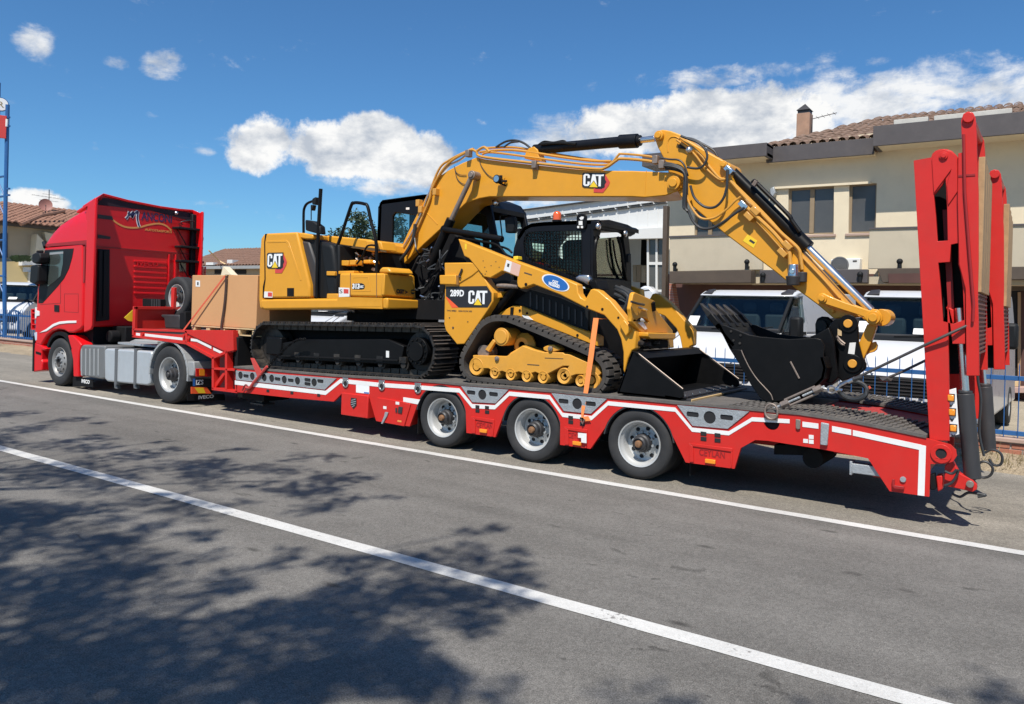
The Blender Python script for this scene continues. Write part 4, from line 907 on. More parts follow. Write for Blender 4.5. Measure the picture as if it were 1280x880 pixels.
tank([(130.5, 437), (133, 435.5), (188, 439), (190, 442), (187, 480), (184, 482), (134, 477), (130.5, 474)], 'fuel_tank', ALU, .085)
for u in (143.5, 167.5):
    m = MB(); m.px([(u, 435.5), (u + 3, 435.8), (u + 2, 481), (u - 1, 480.6)], YC - .004, YC + .3); m.px([(u - 1, 479), (u + 2, 479.4), (u + 3, 486), (u - .5, 485.5)], YC + .03, YC + .1); part('tank_strap', m, TSTR, CAB, .004)
m = MB(); m.box(S(131, 437, YC).x, S(190, 440, YC).x, YC + .25, 8.6, .93, .97); part('catwalk', m, GALV, CAB, .004)
m = MB(); m.box(-12.95, -12.1, 8.55, 9.65, .98, 1.06); m.cyl((-12.5, 9.1, 1.06), (-12.5, 9.1, 1.13), .46, n=28); part('fifth_wheel', m, TBK, CAB, .01)
m = MB(); m.px([(161, 427), (168, 424), (178, 425), (196, 426), (196, 431), (180, 430), (165, 432)], 8.5, 8.9); part('fifth_wheel_plate', m, GREYP, CAB, .02)
# rear mudguards
mg = MB(); A0 = [(dw.x + r * cos(radians(t)), DR + .01 + r * sin(radians(t))) for r, t in [(.60, t) for t in range(-8, 186, 12)]]; A1 = [(dw.x + .56 * cos(radians(t)), DR + .01 + .56 * sin(radians(t))) for t in range(-8, 186, 12)]
for i in range(len(A0) - 1): mg.xz([A0[i], A0[i + 1], A1[i + 1], A1[i]], YC - .02, YC + .62)
part('rear_mudguard', mg, GREYP, CAB, .006)
mg = MB()
for i in range(len(A0) - 1): mg.xz([A0[i], A0[i + 1], A1[i + 1], A1[i]], YCF - .62, YCF + .02)
part('rear_mudguard', mg, GREYP, CAB)
m = MB(); m.px([(233, 452), (242, 452), (243, 462), (242, 470), (236, 470), (234.5, 462)], YC, YC + .55); part('lamp_bracket', m, GREYP, CAB, .015)
xt = S(241, 470, YC).x
m = MB(); m.pxx([(242.5, 460.5), (265, 460.5), (265, 470.5), (243.5, 470.5)], xt, .05); tl = part('tail_lamp', m, REDL, CAB, .006)
m = MB(); m.pxx([(249, 461.5), (255.5, 461.5), (255.5, 469.5), (249.5, 469.5)], xt + .051, .006); part('indicator_lens', m, AMB, tl)
m = MB(); m.pxx([(241, 473), (263, 473), (263, 483.5), (241, 482.8)], xt, .012); lp = part('number_plate', m, LOGOK, CAB)
m = MB(); m.pxx([(241.2, 473.3), (244, 473.3), (244, 482.6), (241.2, 482.5)], xt + .0125, .002); part('plate_band', m, LOGOB, lp)
q0 = XP(244.5, 481.2, xt); q1 = XP(253.5, 481, xt); text('IZS', q0 + EX * .013, EY, EZ, (q1 - q0).length, .085, LOGOW, lp, 'lettering', .015, .002)
m = MB(); m.pxx([(238.5, 483.6), (258, 484), (264, 492), (238.5, 492)], xt, .012); rp = part('chevron_board', m, LOGOO, CAB)
m = MB(); m.pxx([(243, 484.4), (254, 484.6), (257, 491.4), (248, 491.4)], xt + .0125, .002); part('chevron_stripe', m, LOGOY, rp)
m = MB(); m.pxx([(233.5, 493), (280, 492.5), (281, 500.5), (234, 500.8)], xt - .04, .012); mf = part('mud_flap', m, MBLK, CAB)
q0 = XP(247.5, 499, xt - .04); q1 = XP(266.5, 497.5, xt - .04); text('IVECO', q0 + EX * .013, EY, EZ, (q1 - q0).length, .062, LOGOW, mf, 'lettering', .03, .002)

# ================================================================== cargo on the gooseneck
zg = ga[1]
xb0 = S(239.5, 380, 8.02).x; xb1 = S(321, 380, 8.02).x; ztop = S(240, 344, 8.02).z; yb1 = 9.15
zbot = S(238, 406, 8.02).z
BX = thing('cardboard_crate', 'large plain brown cardboard box strapped on its wooden pallet behind the cab', 'box', ((xb0 + xb1) / 2, 8.6, zbot))
m = MB(); m.box(xb0, xb1, 8.02, yb1, zbot, ztop); part('carton', m, CARD, BX, .008)
xm_ = S(281.5, 380, 8.02).x
m = MB(); m.box(xb0 - .006, xb1 + .006, 8.012, yb1 + .006, ztop - .16, ztop + .006); 
part('carton_lid', m, CARD, BX, .006) if False else None
m = MB(); m.px([(244.5, 350.5), (250, 350.8), (250, 358.5), (244.5, 358.2)], 8.0165, 8.019); lb_ = part('paper_label', m, WHT, BX); m = MB(); m.px([(246.4, 352.5), (248.2, 352.5), (248.2, 356.5), (246.4, 356.5)], 8.0155, 8.0163); part('label_mark', m, DGREY, lb_)
m = MB(); m.box(xm_ - .004, xm_ + .004, 8.0155, 8.019, zbot, ztop); part('carton_seam', m, mat('card_seam', (.30, .17, .08), .9), BX)
PL = thing('wooden_pallet', 'pale wooden pallet under the cardboard box', 'pallet', ((xb0 + xb1) / 2, 8.6, zg))
zp0 = zg - .002; hp = zbot - zp0
bd = None
for k in range(6):
    y = 8.08 + k * .2
    if bd is None: m = MB(); m.box(-(xb1 - xb0) / 2, (xb1 - xb0) / 2, -.06, .06, -.012, .010); bd = part('board', m, PALW, PL, .003, loc=((xb0 + xb1) / 2, y, zbot - .013))
    else: dup(bd, PL, ((xb0 + xb1) / 2, y, zbot - .013))
bl = None
for k in range(5):
    for j in range(3):
        x = xb0 + .06 + k * (xb1 - xb0 - .12) / 4; y = 8.09 + j * .47
        if bl is None: m = MB(); m.box(-.05, .05, -.06, .06, -(hp - .05) / 2, (hp - .05) / 2); bl = part('block', m, PALW, PL, .003, loc=(x, y, zp0 + .02 + (hp - .05) / 2))
        else: dup(bl, PL, (x, y, zp0 + .02 + (hp - .05) / 2))
for j in range(3):
    m = MB(); m.box(xb0, xb1, 8.03 + j * .47, 8.15 + j * .47, zp0 + .002, zp0 + .02); part('runner', m, PALW, PL, .002)
# straps
m = MB(); P = pxpath([(282.5, 344.5), (281.5, 365), (279.5, 385), (276.5, 405), (276, 414)], 7.985)
for i in range(len(P) - 1): m.extr([P[i] - EX * .022, P[i] + EX * .022, P[i + 1] + EX * .022, P[i + 1] - EX * .022], (0, .004, 0))
m.box(P[0].x - .022, P[0].x + .022, 7.985, yb1 + .02, ztop + .003, ztop + .008)
solo('dark_strap', m, mat('dark_webbing', (.06, .03, .02), .8), 'dark brown lashing strap hanging down the middle of the cardboard box', 'strap', (P[0].x, 8.0, ztop))
m = MB(); a = S(229, 413, 7.95); b = S(281, 345, 7.99); d = (b - a).normalized(); n_ = d.cross(EY) * .015
m.extr([a - n_, a + n_, b + n_, b - n_], (0, .004, 0)); solo('red_strap', m, REDS, 'thin red strap running diagonally across the cardboard box', 'strap', a)
# ================================================================== excavator
EXC = thing('excavator', 'large yellow tracked excavator with black cab and long boom reaching over the smaller loader', 'excavator', (-8.6, 9.18, .85))
YN = 7.97; YFR = 10.39
def ex(pts, y0, y1, nm, mm, bev=.0, seg=2, holes=None, label=None):
    m = MB(); m.px(pts, y0, y1, holes); return part(nm, m, mm, EXC, bev, seg, label=label)
# ---- undercarriage: each shoe is a part
def track(y0, first):
    tr_ = .33; b0 = S(338, 463, YN); b1 = S(519, 473.5, YN)
    cl = Vector((S(313, 440, YN).x + tr_ + .03, 0, b0.z + tr_ + .05)); cr = Vector((S(543.5, 440, YN).x - tr_ - .03, 0, b1.z + tr_ + .035))
    d = (cr - cl); Ld = d.length; t = d / Ld; n_ = Vector((-t.z, 0, t.x))
    per = 2 * Ld + 2 * pi * tr_; cnt = 50; pitch = per / cnt; pos = []
    for i in range(cnt):
        s = i * pitch
        if s < Ld: p = cl + n_ * tr_ + t * s; tg = t; sag = 0.0
        elif s < Ld + pi * tr_:
            a = (s - Ld) / tr_; p = cr + n_ * tr_ * cos(a) + t * tr_ * sin(a); tg = t * cos(a) - n_ * sin(a)
        elif s < 2 * Ld + pi * tr_: p = cr - n_ * tr_ - t * (s - Ld - pi * tr_); tg = -t
        else:
            a = (s - 2 * Ld - pi * tr_) / tr_; p = cl - n_ * tr_ * cos(a) - t * tr_ * sin(a); tg = -t * cos(a) + n_ * sin(a)
        pos.append((p, tg))
    yc = y0 + .25
    shoe = None; chain = None
    for (p, tg) in pos:
        ang = -atan2(tg.z, tg.x); loc = Vector((p.x, yc, p.z))
        if first[0] is None:
            m = MB(); h = pitch / 2
            m.xz([(-h * 1.04, .012), (-h * 1.0, .022), (-h * .72, .05), (-h * .62, .05), (-h * .5, .024), (-h * .06, .022), (-h * .02, .042), (h * .10, .042), (h * .14, .022), (h * .5, .024), (h * .62, .046), (h * .7, .046), (h * .86, .020), (h * .98, .004), (h * .9, -.004), (-h * 1.0, -.004)], -.25, .25)
            m.box(-h * .9, h * .9, -.09, -.05, -.075, -.003); m.box(-h * .9, h * .9, .05, .09, -.075, -.003)
            first[0] = part('track_shoe', m, STEELBLK, EXC, loc=loc); first[0].rotation_euler = (0, ang, 0)
            g_ = MB(); g_.xz([(-h * .74, .049), (-h * .60, .049), (-h * .60, .054), (-h * .74, .054)], -.245, .245); g_.xz([(-h * .04, .041), (h * .12, .041), (h * .12, .046), (-h * .04, .046)], -.245, .245); g_.xz([(h * .58, .045), (h * .74, .045), (h * .74, .050), (h * .58, .050)], -.245, .245); gr = part('grouser_edges', g_, mat('worn_steel', (.20, .165, .14), .45, metal=.3, var=.4, vscale=14, dirt=.5, dcol=(.06, .05, .045)), None, loc=(0, 0, 0)); gr.parent = first[0]
        else: dup(first[0], EXC, loc, (0, ang, 0))
    m = MB(); m.xz([(cl.x - .1, cl.z - .27), (cr.x + .1, cr.z - .27), (cr.x + .2, cr.z), (cr.x + .1, cr.z + .27), (cl.x - .1, cl.z + .27), (cl.x - .2, cl.z)], y0 + .42, y0 + .45); part('track_inner_plate', m, MBLK, EXC)
    # frame, idler, sprocket, rollers
    m = MB(); m.xz([(cl.x - .05, cl.z - .12), (cl.x + .3, cl.z - .2), (cr.x - .3, cr.z - .2), (cr.x - .25, cr.z + .06), (cr.x - .55, cr.z + .14), (cl.x + .75, cl.z + .13), (cl.x + .3, cl.z + .05), (cl.x - .05, cl.z + .10)], y0 + .06, y0 + .40); part('track_frame', m, BLK, EXC, .012)
    m = MB(); m.xz([(cl.x + .35, cl.z - .13), (cr.x - .33, cr.z - .13), (cr.x - .33, cr.z - .15), (cl.x + .35, cl.z - .15)], y0 + .03, y0 + .06); part('track_frame_rail', m, MBLK, EXC)
    m = MB(); m.box(cl.x - .02, cl.x + .34, y0 + .03, y0 + .2, cl.z - .14, cl.z + .14); part('track_step', m, BLK, EXC, .02)
    for (c, r, nm) in ((cl, .27, 'idler'), (cr, .27, 'sprocket')):
        m = MB(); m.cyl((c.x, y0 + .16, c.z), (c.x, y0 + .34, c.z), r, n=26); part(nm, m, STEELBLK, EXC)
    m = MB(); m.cyl((cr.x, y0 + .05, cr.z), (cr.x, y0 + .3, cr.z), .19, n=24); m.cyl((cr.x, y0 + .02, cr.z), (cr.x, y0 + .05, cr.z), .13, n=20)
    for k in range(12): m.cyl((cr.x + .16 * cos(k * pi / 6), y0 + .03, cr.z + .16 * sin(k * pi / 6)), (cr.x + .16 * cos(k * pi / 6), y0 + .06, cr.z + .16 * sin(k * pi / 6)), .014, n=6)
    part('final_drive', m, BLK, EXC, .004)
    for k in range(7):
        f = (k + .6) / 7.2; q = cl + d * f; zz = q.z - tr_ + .135
        m = MB(); m.cyl((q.x, y0 + .10, zz), (q.x, y0 + .36, zz), .075, n=14); m.cyl((q.x, y0 + .07, zz), (q.x, y0 + .10, zz), .045, n=10); m.box(q.x - .06, q.x + .06, y0 + .055, y0 + .12, zz + .03, zz + .11)
        m.cyl((q.x - .035, y0 + .05, zz + .06), (q.x - .035, y0 + .06, zz + .06), .014, n=6); m.cyl((q.x + .035, y0 + .05, zz + .06), (q.x + .035, y0 + .06, zz + .06), .014, n=6)
        part('track_roller', m, STEELBLK, EXC)
    return cl, cr
F_ = [None]
cl, cr = track(YN, F_); track(YFR - .5, F_)
ex([(344.5, 430), (347, 430.2), (347, 436.5), (344.5, 436.5)], YN + .055, YN + .059, 'sticker', WHT); ex([(482.5, 438.5), (486.2, 438.8), (486.2, 447), (482.5, 446.8)], YN + .055, YN + .059, 'sticker', WHT)
m = MB(); m.box(-9.6, -7.7, 8.45, 9.9, 1.15, 1.5); m.cyl((-8.6, 9.18, 1.45), (-8.6, 9.18, 1.78), .62, n=30); part('car_body', m, BLK, EXC, .02)
m = MB(); m.cyl((-8.6, 9.18, 1.58), (-8.6, 9.18, 1.7), .72, n=36); part('slew_ring', m, MBLK, EXC)
# ---- upper structure
xfr = S(478, 378, YN).x
def near_far(m, pts, dy=0): m.px(pts, YN + dy, YFR - dy)
m = MB(); near_far(m, [(327, 373.8), (478, 372.3), (478, 385.8), (330, 387.5), (325.5, 385), (325, 376)]); part('platform_skirt', m, YEL, EXC, .035, 3)
# front right corner, falling away towards the middle
m = MB(); a = [XP(478, 372.3, xfr), XP(525, 375.6, xfr), XP(525, 386, xfr), XP(478, 386, xfr)]; m.extr([a[0], a[1], a[2], a[3]], (.10, 0, 0)); part('platform_corner', m, YEL, EXC, .02)
m = MB(); m.extr([Vector((v.x - .9, v.y, v.z)) for v in a], (.9, 0, 0)); part('platform_floor', m, YEL, EXC)
a = [XP(478, 341.3, xfr), XP(500, 342, xfr), XP(515, 343, xfr), XP(519, 345, xfr), XP(520.5, 374.5, xfr), XP(478, 371.5, xfr)]
a[0].y = a[5].y = YN; xbk = S(424, 350, YN).x
m = MB(); m.extr([Vector((xbk, v.y, v.z)) for v in a], (xfr - xbk, 0, 0)); tb = part('front_locker', m, YEL, EXC, .03, 3)
m = MB(); m.extr([Vector((v.x, v.y, v.z)) for v in [XP(481, 342, xfr + .05), XP(517, 345, xfr + .05), XP(517, 372, xfr + .05), XP(480, 369, xfr + .05)]], (-.06, 0, 0)); part('locker_front', m, YEL, EXC, .012)
for u in (437.6, 470.2):
    m = MB(); m.px([(u, 341.5), (u + .8, 341.5), (u + .8, 371.5), (u, 371.5)], YN - .003, YN + .001); part('locker_seam', m, EMB if False else MATS['rusty_hub'], EXC)
m = MB(); m.px([(441, 346.5), (460.5, 346), (463.5, 364), (440.5, 364.5)], YN - .003, YN + .004, [[(442, 347.3), (459.8, 346.9), (462.5, 363.2), (441.5, 363.7)]]); part('locker_panel', m, YEL, EXC, .002)
m = MB(); m.px([(423.5, 359.3), (436.8, 360), (436.8, 370.8), (423.5, 371.3)], YN - .004, YN - .001); st = part('warning_sticker', m, WHT, EXC)
m = MB(); m.px([(429.5, 361.2), (435.6, 361.5), (435.6, 367), (429.5, 366.8)], YN - .005, YN - .0042); part('sticker_square', m, LOGOR, st)
q0 = S(424.7, 366.5, YN); q1 = S(428.4, 366.6, YN); text('S', q0, EX, EZ, (q1 - q0).length, .055, DGREY, st, 'lettering', .0, .006)
m = MB(); m.px([(440.3, 354.5), (452, 354), (455, 355.5), (456, 358), (455, 361), (452, 361.8), (440.3, 361.6)], YN - .003, YN - .001); bk = part('number_backing', m, LOGOK, EXC)
q0 = S(440.6, 361, YN); q1 = S(449.8, 361.2, YN); text('313', q0 - EY * .0035, EX, EZ, (q1 - q0).length, .075, LOGOW, bk, 'lettering', .05, .002)
q0 = S(450.3, 359.8, YN); q1 = S(454.6, 359.9, YN); text('GC', q0 - EY * .0035, EX, EZ, (q1 - q0).length, .035, LOGOW, bk, 'lettering', .05, .002)
q0 = XP(495.5, 366.8, xfr + .062); q1 = XP(505.2, 367.6, xfr + .062); text('CGT', q0, q1 - q0, EZ, (q1 - q0).length, .065, LOGOK, EXC, 'lettering', .05, .003)
q0 = XP(506.2, 367.2, xfr + .062); q1 = XP(509.2, 367.5, xfr + .062); text('>', q0, q1 - q0, EZ, (q1 - q0).length, .05, LOGOK, EXC, 'lettering', .03, .003)
q0 = XP(515.6, 366.5, xfr + .055); m = MB(); m.cyl(q0 + EZ * .02, q0 + EZ * .02 + EX * .012, .036, n=18); rb = part('round_badge', m, LOGOK, EXC)
m = MB(); m.obox(q0 + EZ * .022 + EX * .013, (.001, 0, 0), (0, .036, 0), (0, 0, .008)); part('badge_band', m, YEL, rb)
ex([(473, 341.5), (474, 337), (477, 334), (484, 334), (487, 337), (489, 341.5)], YN + .02, YN + .5, 'boom_foot_cover', YEL, .03)
# ---- counterweight and engine house
xcw = S(331, 340, YN).x
m = MB(); near_far(m, [(331.2, 291.8), (371, 290), (376, 312), (386.8, 356), (387.2, 372), (328.2, 372.8), (330.5, 352), (330, 300)], .0); ep = part('engine_panel', m, YEL, EXC, .03, 3)
m = MB(); near_far(m, [(326, 298), (329.5, 293), (331.5, 292), (330.6, 302), (331, 350), (328.5, 362), (328, 387), (324.5, 385), (323.3, 374), (324, 330)], .015); part('counterweight', m, YEL, EXC, .03, 3)
m = MB(); m.px([(333.5, 300.5), (358, 300), (361, 303), (377, 350), (374.8, 351), (358.5, 304.5), (357, 303), (334, 303.5)], YN - .004, YN + .02); part('panel_crease', m, YEL, EXC, .004)
m = MB(); m.px([(331.2, 292.5), (333.4, 292.2), (331.4, 303), (331.9, 350), (329.6, 360), (329.3, 372.5), (328.2, 372.5), (328.6, 358), (330.6, 349), (330.1, 303)], YN - .003, YN + .01); part('panel_gap', m, MBLK, EXC)
ex([(358.8, 360), (367.3, 360), (367.3, 370.3), (358.8, 370.3)], YN - .004, YN + .01, 'vent_hole', MBLK)
m = MB(); m.px([(330.4, 364.3), (340.5, 364.8), (340.5, 372), (330, 371.8)], YN - .004, YN - .001); st = part('warning_sticker', m, WHT, EXC)
m = MB(); m.px([(334.8, 365.4), (340, 365.7), (340, 370.8), (334.8, 370.6)], YN - .005, YN - .0042); part('sticker_square', m, LOGOR, st)
q0 = S(334.7, 333.5, YN - .002); q1 = S(353, 333.3, YN - .002); cat_logo(q0, EX, EZ, (q1 - q0).length, .20, EXC)
# black covers behind, engine hood, fuel tank
ex([(371, 296), (392, 298), (400, 301), (412, 305), (424, 306), (424, 373), (388, 373), (386.5, 356)], YN + .10, YFR - 1.2, 'side_cover', PLAST, .02)
ex([(399, 303), (413, 304.5), (416, 310), (420, 340), (420, 372), (409, 372), (403, 335)], YN + .05, YN + .4, 'side_cover', PLAST, .05, 3)
ex([(374, 300), (386, 302), (395, 330), (396, 372), (390, 372), (384, 345)], YN + .07, YN + .3, 'side_cover', DGREY, .03)
ex([(371, 290.5), (378, 291), (391, 293), (391, 299), (382, 299), (372, 297)], YN + .05, YN + .5, 'hood', YEL, .02)
ex([(400, 294.5), (406, 294), (462, 299.5), (468, 303), (470, 314), (464, 315), (440, 309), (404, 303), (400, 301)], YN + .35, YFR - .9, 'hood', YEL, .02)
ex([(457, 301), (476, 302), (479, 313), (458, 310)], YN + .3, YN + .6, 'hood', YEL, .015)
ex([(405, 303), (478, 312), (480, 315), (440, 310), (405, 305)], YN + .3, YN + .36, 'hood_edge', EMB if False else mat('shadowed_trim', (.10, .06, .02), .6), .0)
ex([(420, 306), (478, 316), (478, 342), (420, 342)], YN + .5, YFR - 1.3, 'hydraulic_bay', MBLK)
for k in range(4): ex([(424 + k * 5, 306), (428 + k * 5, 307), (430 + k * 5, 326), (427 + k * 5, 326)], YN + .42, YN + .5, 'hose_bundle', HOSE, .01)
ex([(421, 325.5), (435.5, 325.5), (435.5, 332), (421, 332)], YN + .15, YN + .3, 'step_plate', YEL, .008); ex([(436.8, 325.2), (444, 325), (444, 331), (436.8, 331.4)], YN + .15, YN + .3, 'step_plate', YEL, .008)
ex([(408, 339), (418.3, 339.3), (418.3, 344.6), (408, 344.4)], YN + .03, YN + .12, 'step_plate', YEL, .008); ex([(421, 338.8), (442, 338.4), (442, 342), (421, 343)], YN + .1, YN + .3, 'step_plate', YEL, .008)
ex([(408.5, 367), (422, 367), (422.5, 373.5), (408, 373.5)], YN + .02, YN + .3, 'step_plate', YEL, .01)
ex([(454, 325), (462, 324.5), (463, 329), (454, 329.5)], YN + .3, YN + .5, 'valve', YEL, .01)
rr = random.Random(4)
for k in range(14):
    px_, py_ = rr.uniform(445, 472), rr.uniform(318, 340); c = S(px_, py_, YN + .45); m = MB(); m.cyl(c, c + Vector((rr.uniform(-.06, .06), -.06, rr.uniform(-.03, .06))), .022, n=8); part('hose_fitting', m, TBK if k % 3 else CHR, EXC)
# mirror frame and hand rails
def rail(pts, y, r, nm='hand_rail', mm=None): m = MB(); m.tube(pxpath(pts, y), r, 10); return part(nm, m, mm or BLK, EXC)
rail([(401, 236), (399.5, 262), (397.5, 300), (396.5, 340), (396, 372)], YN + .04, .028, 'mirror_post'); rail([(379.5, 291), (379.5, 268), (380.5, 260), (384, 254.5), (391, 251.5), (399, 250)], YN + .1, .02)
rail([(389, 258), (389, 275)], YN + .08, .008, 'mirror_stay')
ex([(390, 248.5), (394, 246), (394, 256), (390, 255.5)], YN + .02, YN + .12, 'mirror_bracket', PLAST, .01); ex([(388, 256), (391.5, 256), (390, 263), (388, 263)], YN + .03, YN + .1, 'mirror_bracket', PLAST, .01)
ex([(381, 274.5), (391, 276), (400, 282.5), (401, 293), (392, 291), (381.5, 288)], YN + .03, YN + .14, 'rear_mirror', PLAST, .02)
rail([(420, 330), (421.5, 310), (428, 290), (439, 257), (442, 254), (446, 253.3), (455, 254.8), (459.5, 258), (464, 278), (470, 302), (471, 340)], YN + .12, .024)
rail([(446, 330), (453, 320), (458, 309), (463, 306.5), (470, 307)], YN + .15, .014)
# ---- cab on the far side
YCB = 9.42
A = lambda pts: pts
cabo = [(470.5, 338), (471.5, 285), (474.5, 254), (478, 250), (530, 243), (592, 242.5), (606, 248), (613, 258), (621, 300), (630, 325), (640, 345), (640, 385), (470, 385)]
w1 = [(489, 320), (490.5, 270), (494, 265.5), (545, 273), (558, 275), (560, 322), (520, 330)]
w2 = [(566, 268), (600, 266), (607.5, 270), (613, 300), (615, 328), (612, 338), (566, 325)]
m = MB(); m.px(cabo, YCB, YCB + .06, [w1, w2]); cs = part('cab_shell', m, CABBLK, EXC, .012)
so = [S(*p, YCB) for p in cabo]; sh = lambda lst, y: [(S(*p, YCB).x, y, S(*p, YCB).z) for p in lst]
m = MB(); m.extr(sh(cabo, YFR - .06), (0, .06, 0), [sh(w1, YFR - .06), sh(w2, YFR - .06)]); part('cab_shell', m, CABBLK, EXC, .012)
m = MB(); seq = cabo[:8]
for i in range(2, 7):
    a, b = S(*seq[i], YCB), S(*seq[i + 1], YCB); m.extr([a, b, b - EZ * .07, a - EZ * .07], (0, YFR - YCB, 0))
part('cab_roof', m, CABBLK, EXC)
a = S(470.5, 338, YCB); b = S(476, 252, YCB)
m = MB(); m.box(a.x, a.x + .06, YCB + .06, YFR - .06, S(470, 385, YCB).z, a.z - .0); m.extr([Vector((a.x, YCB, b.z - .10)), Vector((a.x + .06, YCB, b.z - .10)), Vector((b.x + .06, YCB, b.z)), Vector((b.x, YCB, b.z))], (0, YFR - YCB, 0))
for y in (YCB, YFR - .2): m.extr([(a.x, y, a.z), (a.x + .06, y, a.z), (a.x + .08, y, b.z - .08), (a.x, y, b.z - .08)], (0, .2, 0))
part('cab_rear', m, CABBLK, EXC)
for w in (w1, w2):
    m = MB(); m.px(w, YCB + .03, YCB + .036); part('cab_window', m, EGL, EXC); m = MB(); m.extr(sh(w, YFR - .03), (0, .006, 0)); part('cab_window', m, EGL, EXC)
m = MB(); q = S(545, 330, 9.8); m.box(q.x - .25, q.x + .2, 9.65, 10.15, 1.9, 2.15); m.box(q.x - .25, q.x - .1, 9.66, 10.14, 2.1, 2.85); part('operator_seat', m, INTR, EXC, .05)
ex([(507.5, 259.5), (511.5, 259.2), (511.5, 262), (507.5, 262)], YCB - .006, YCB, 'sticker', WHT)
ex([(470, 316), (492, 322), (540, 335), (560, 345), (560, 385), (470, 385)], YCB - .05, YCB - .01, 'cab_lower_panel', MBLK)
rail([(575, 298), (590, 300), (620, 306), (632, 318), (640, 322)], YCB - .35, .02); rail([(610, 312), (622, 308), (634, 311), (640, 316)], YCB - .3, .016)
# mirror arm ahead of the cab
rail([(628, 300), (626, 280), (624.5, 271), (627, 269), (634, 268.5)], YCB - .2, .010, 'mirror_stay')
ex([(630, 271.5), (641, 270), (643, 278), (642, 291), (631.5, 291)], YCB - .25, YCB - .15, 'rear_mirror', PLAST, .02)
m = MB(); m.ico(S(619.5, 253.5, YCB - .3), .045, 2, (1, .6, 1)); part('work_lamp', m, CHR, EXC); ex([(614.5, 250), (619, 249.5), (621, 257), (616, 257.5)], YCB - .29, YCB - .2, 'lamp_housing', PLAST, .01)
# dark mass of hoses and castings at the boom foot
ex([(508, 330), (560, 285), (578, 300), (584, 345), (566, 372), (560, 395), (530, 395), (521, 345)], 9.05, 9.5, 'boom_foot_bracket', MBLK, .02)
ex([(480, 372), (565, 376), (566, 400), (480, 398)], 8.6, 9.9, 'front_underframe', MBLK)
rr = random.Random(8)
for k in range(46):
    x0_, y0_ = rr.uniform(523, 560), rr.uniform(305, 392); c = S(x0_, y0_, 8.85 + rr.uniform(-.12, .12)); m = MB()
    if k % 3: m.tube(smooth_path([c, c + Vector((rr.uniform(-.1, .1), -.08, rr.uniform(-.1, .12))), c + Vector((rr.uniform(-.25, .25), -.02, rr.uniform(-.25, .25)))]), .012, 6); part('hose', m, HOSE, EXC)
    else: m.cyl(c, c + Vector((rr.uniform(-.05, .05), -.05, rr.uniform(-.05, .05))), .014, n=6); part('hose_fitting', m, CHR, EXC)
# ---- boom, stick
YB0, YB1 = 8.95, 9.42
boom = [(485, 339), (488, 330), (500, 312), (509, 292), (522, 266), (531, 248), (540, 231), (551, 219), (560, 213), (578, 203.5), (596, 196.3), (606, 199), (660, 205.3), (720, 211.3), (770, 213.5), (790, 213.5), (838, 215.5), (846, 217.5), (852, 222), (854, 228), (852, 234.5), (846, 239), (832, 244.5), (806, 247), (790, 246), (650, 246), (612, 246), (600, 248), (583, 253.5), (570, 265.5), (553, 284), (530, 305), (508, 326.5), (499, 337)]
m = MB(); m.px(boom, YB0, YB1); part('boom', m, YEL, EXC, .012)
m = MB(); m.tube([S(532.8, 265.5, YB0 - .001), S(547, 280.5, YB0 - .001)], .006, 5); part('weld_seam', m, YEL, EXC)
m = MB(); m.tube([S(808, 213, YB0 - .001), S(806, 246, YB0 - .001)], .004, 5); part('weld_seam', m, YEL, EXC)
q0 = S(729.3, 232.5, YB0 - .002); q1 = S(754.6, 233.2, YB0 - .002); cat_logo(q0, q1 - q0, EZ, (q1 - q0).length, .158, EXC)
def pin(px_, py_, y, r, mm=YEL, d=.05, nm='pin'):
    p = S(px_, py_, y); m = MB(); m.cyl(p, p - EY * d, r, n=22); m.cyl(p - EY * d, p - EY * (d + .02), r * .62, n=18); return part(nm, m, mm, EXC, .004)
pin(843.5, 229, YB0, .085)
stick = [(818.5, 174), (818.5, 168), (822, 163.5), (828, 162), (838, 163.5), (850, 168), (866, 179), (890, 193), (904, 200.5), (911, 203.5), (913.5, 207), (913.5, 213), (911.5, 219), (916, 231), (929, 243.5), (984, 299), (1022, 340), (1057, 378), (1074, 396), (1062, 397), (1042.5, 398.3), (1022, 381), (992, 359), (970, 340.5), (905, 291.5), (870, 262), (851, 246), (840, 228), (832, 203), (822, 184)]
YS0, YS1 = 8.99, 9.38
m = MB(); m.px(stick, YS0, YS1); part('stick', m, YEL, EXC, .012)
m = MB(); P = pxpath([(835, 190), (834.5, 178), (838, 172), (844, 171), (850, 174)], YS0 - .002); m.tube(P, .008, 5); part('weld_seam', m, YEL, EXC)
pin(825, 170, YS0, .058); pin(906, 206.5, YS0, .045); 
# cylinders
def cylr(p0, p1, r, y, nm, mm, bev=.004): m = MB(); m.cyl(S(*p0, y), S(*p1, y), r, n=24); return part(nm, m, mm, EXC, bev)
ym = (YB0 + YB1) / 2
cylr((668, 187), (780, 176.8), .070, ym, 'stick_cylinder', CABBLK); cylr((775, 177.3), (797, 176), .092, ym, 'cylinder_collar', CABBLK); cylr((796, 176), (819, 173.2), .040, ym, 'cylinder_rod', CHR)
cylr((797, 175.9), (801, 175.6), .07, ym, 'cylinder_gland', CABBLK)
ex([(655, 198), (657, 190), (661, 185), (667, 183), (672, 187), (673, 194), (676, 201)], ym - .08, ym + .08, 'cylinder_lug', YEL, .01)
m = MB(); m.tube(pxpath([(672, 182), (680, 177), (692, 178), (704, 176), (709, 179)], ym - .05), .014, 6); m.tube(pxpath([(676, 180), (700, 178.5), (720, 180)], ym - .08), .02, 6); part('cylinder_port', m, PLAST, EXC)
cylr((913, 213), (1003, 303), .066, ym, 'bucket_cylinder', BLK); cylr((995, 295), (1010, 310), .085, ym, 'cylinder_collar', BLK); cylr((1008, 308), (1089, 388), .043, ym, 'cylinder_rod', CHR)
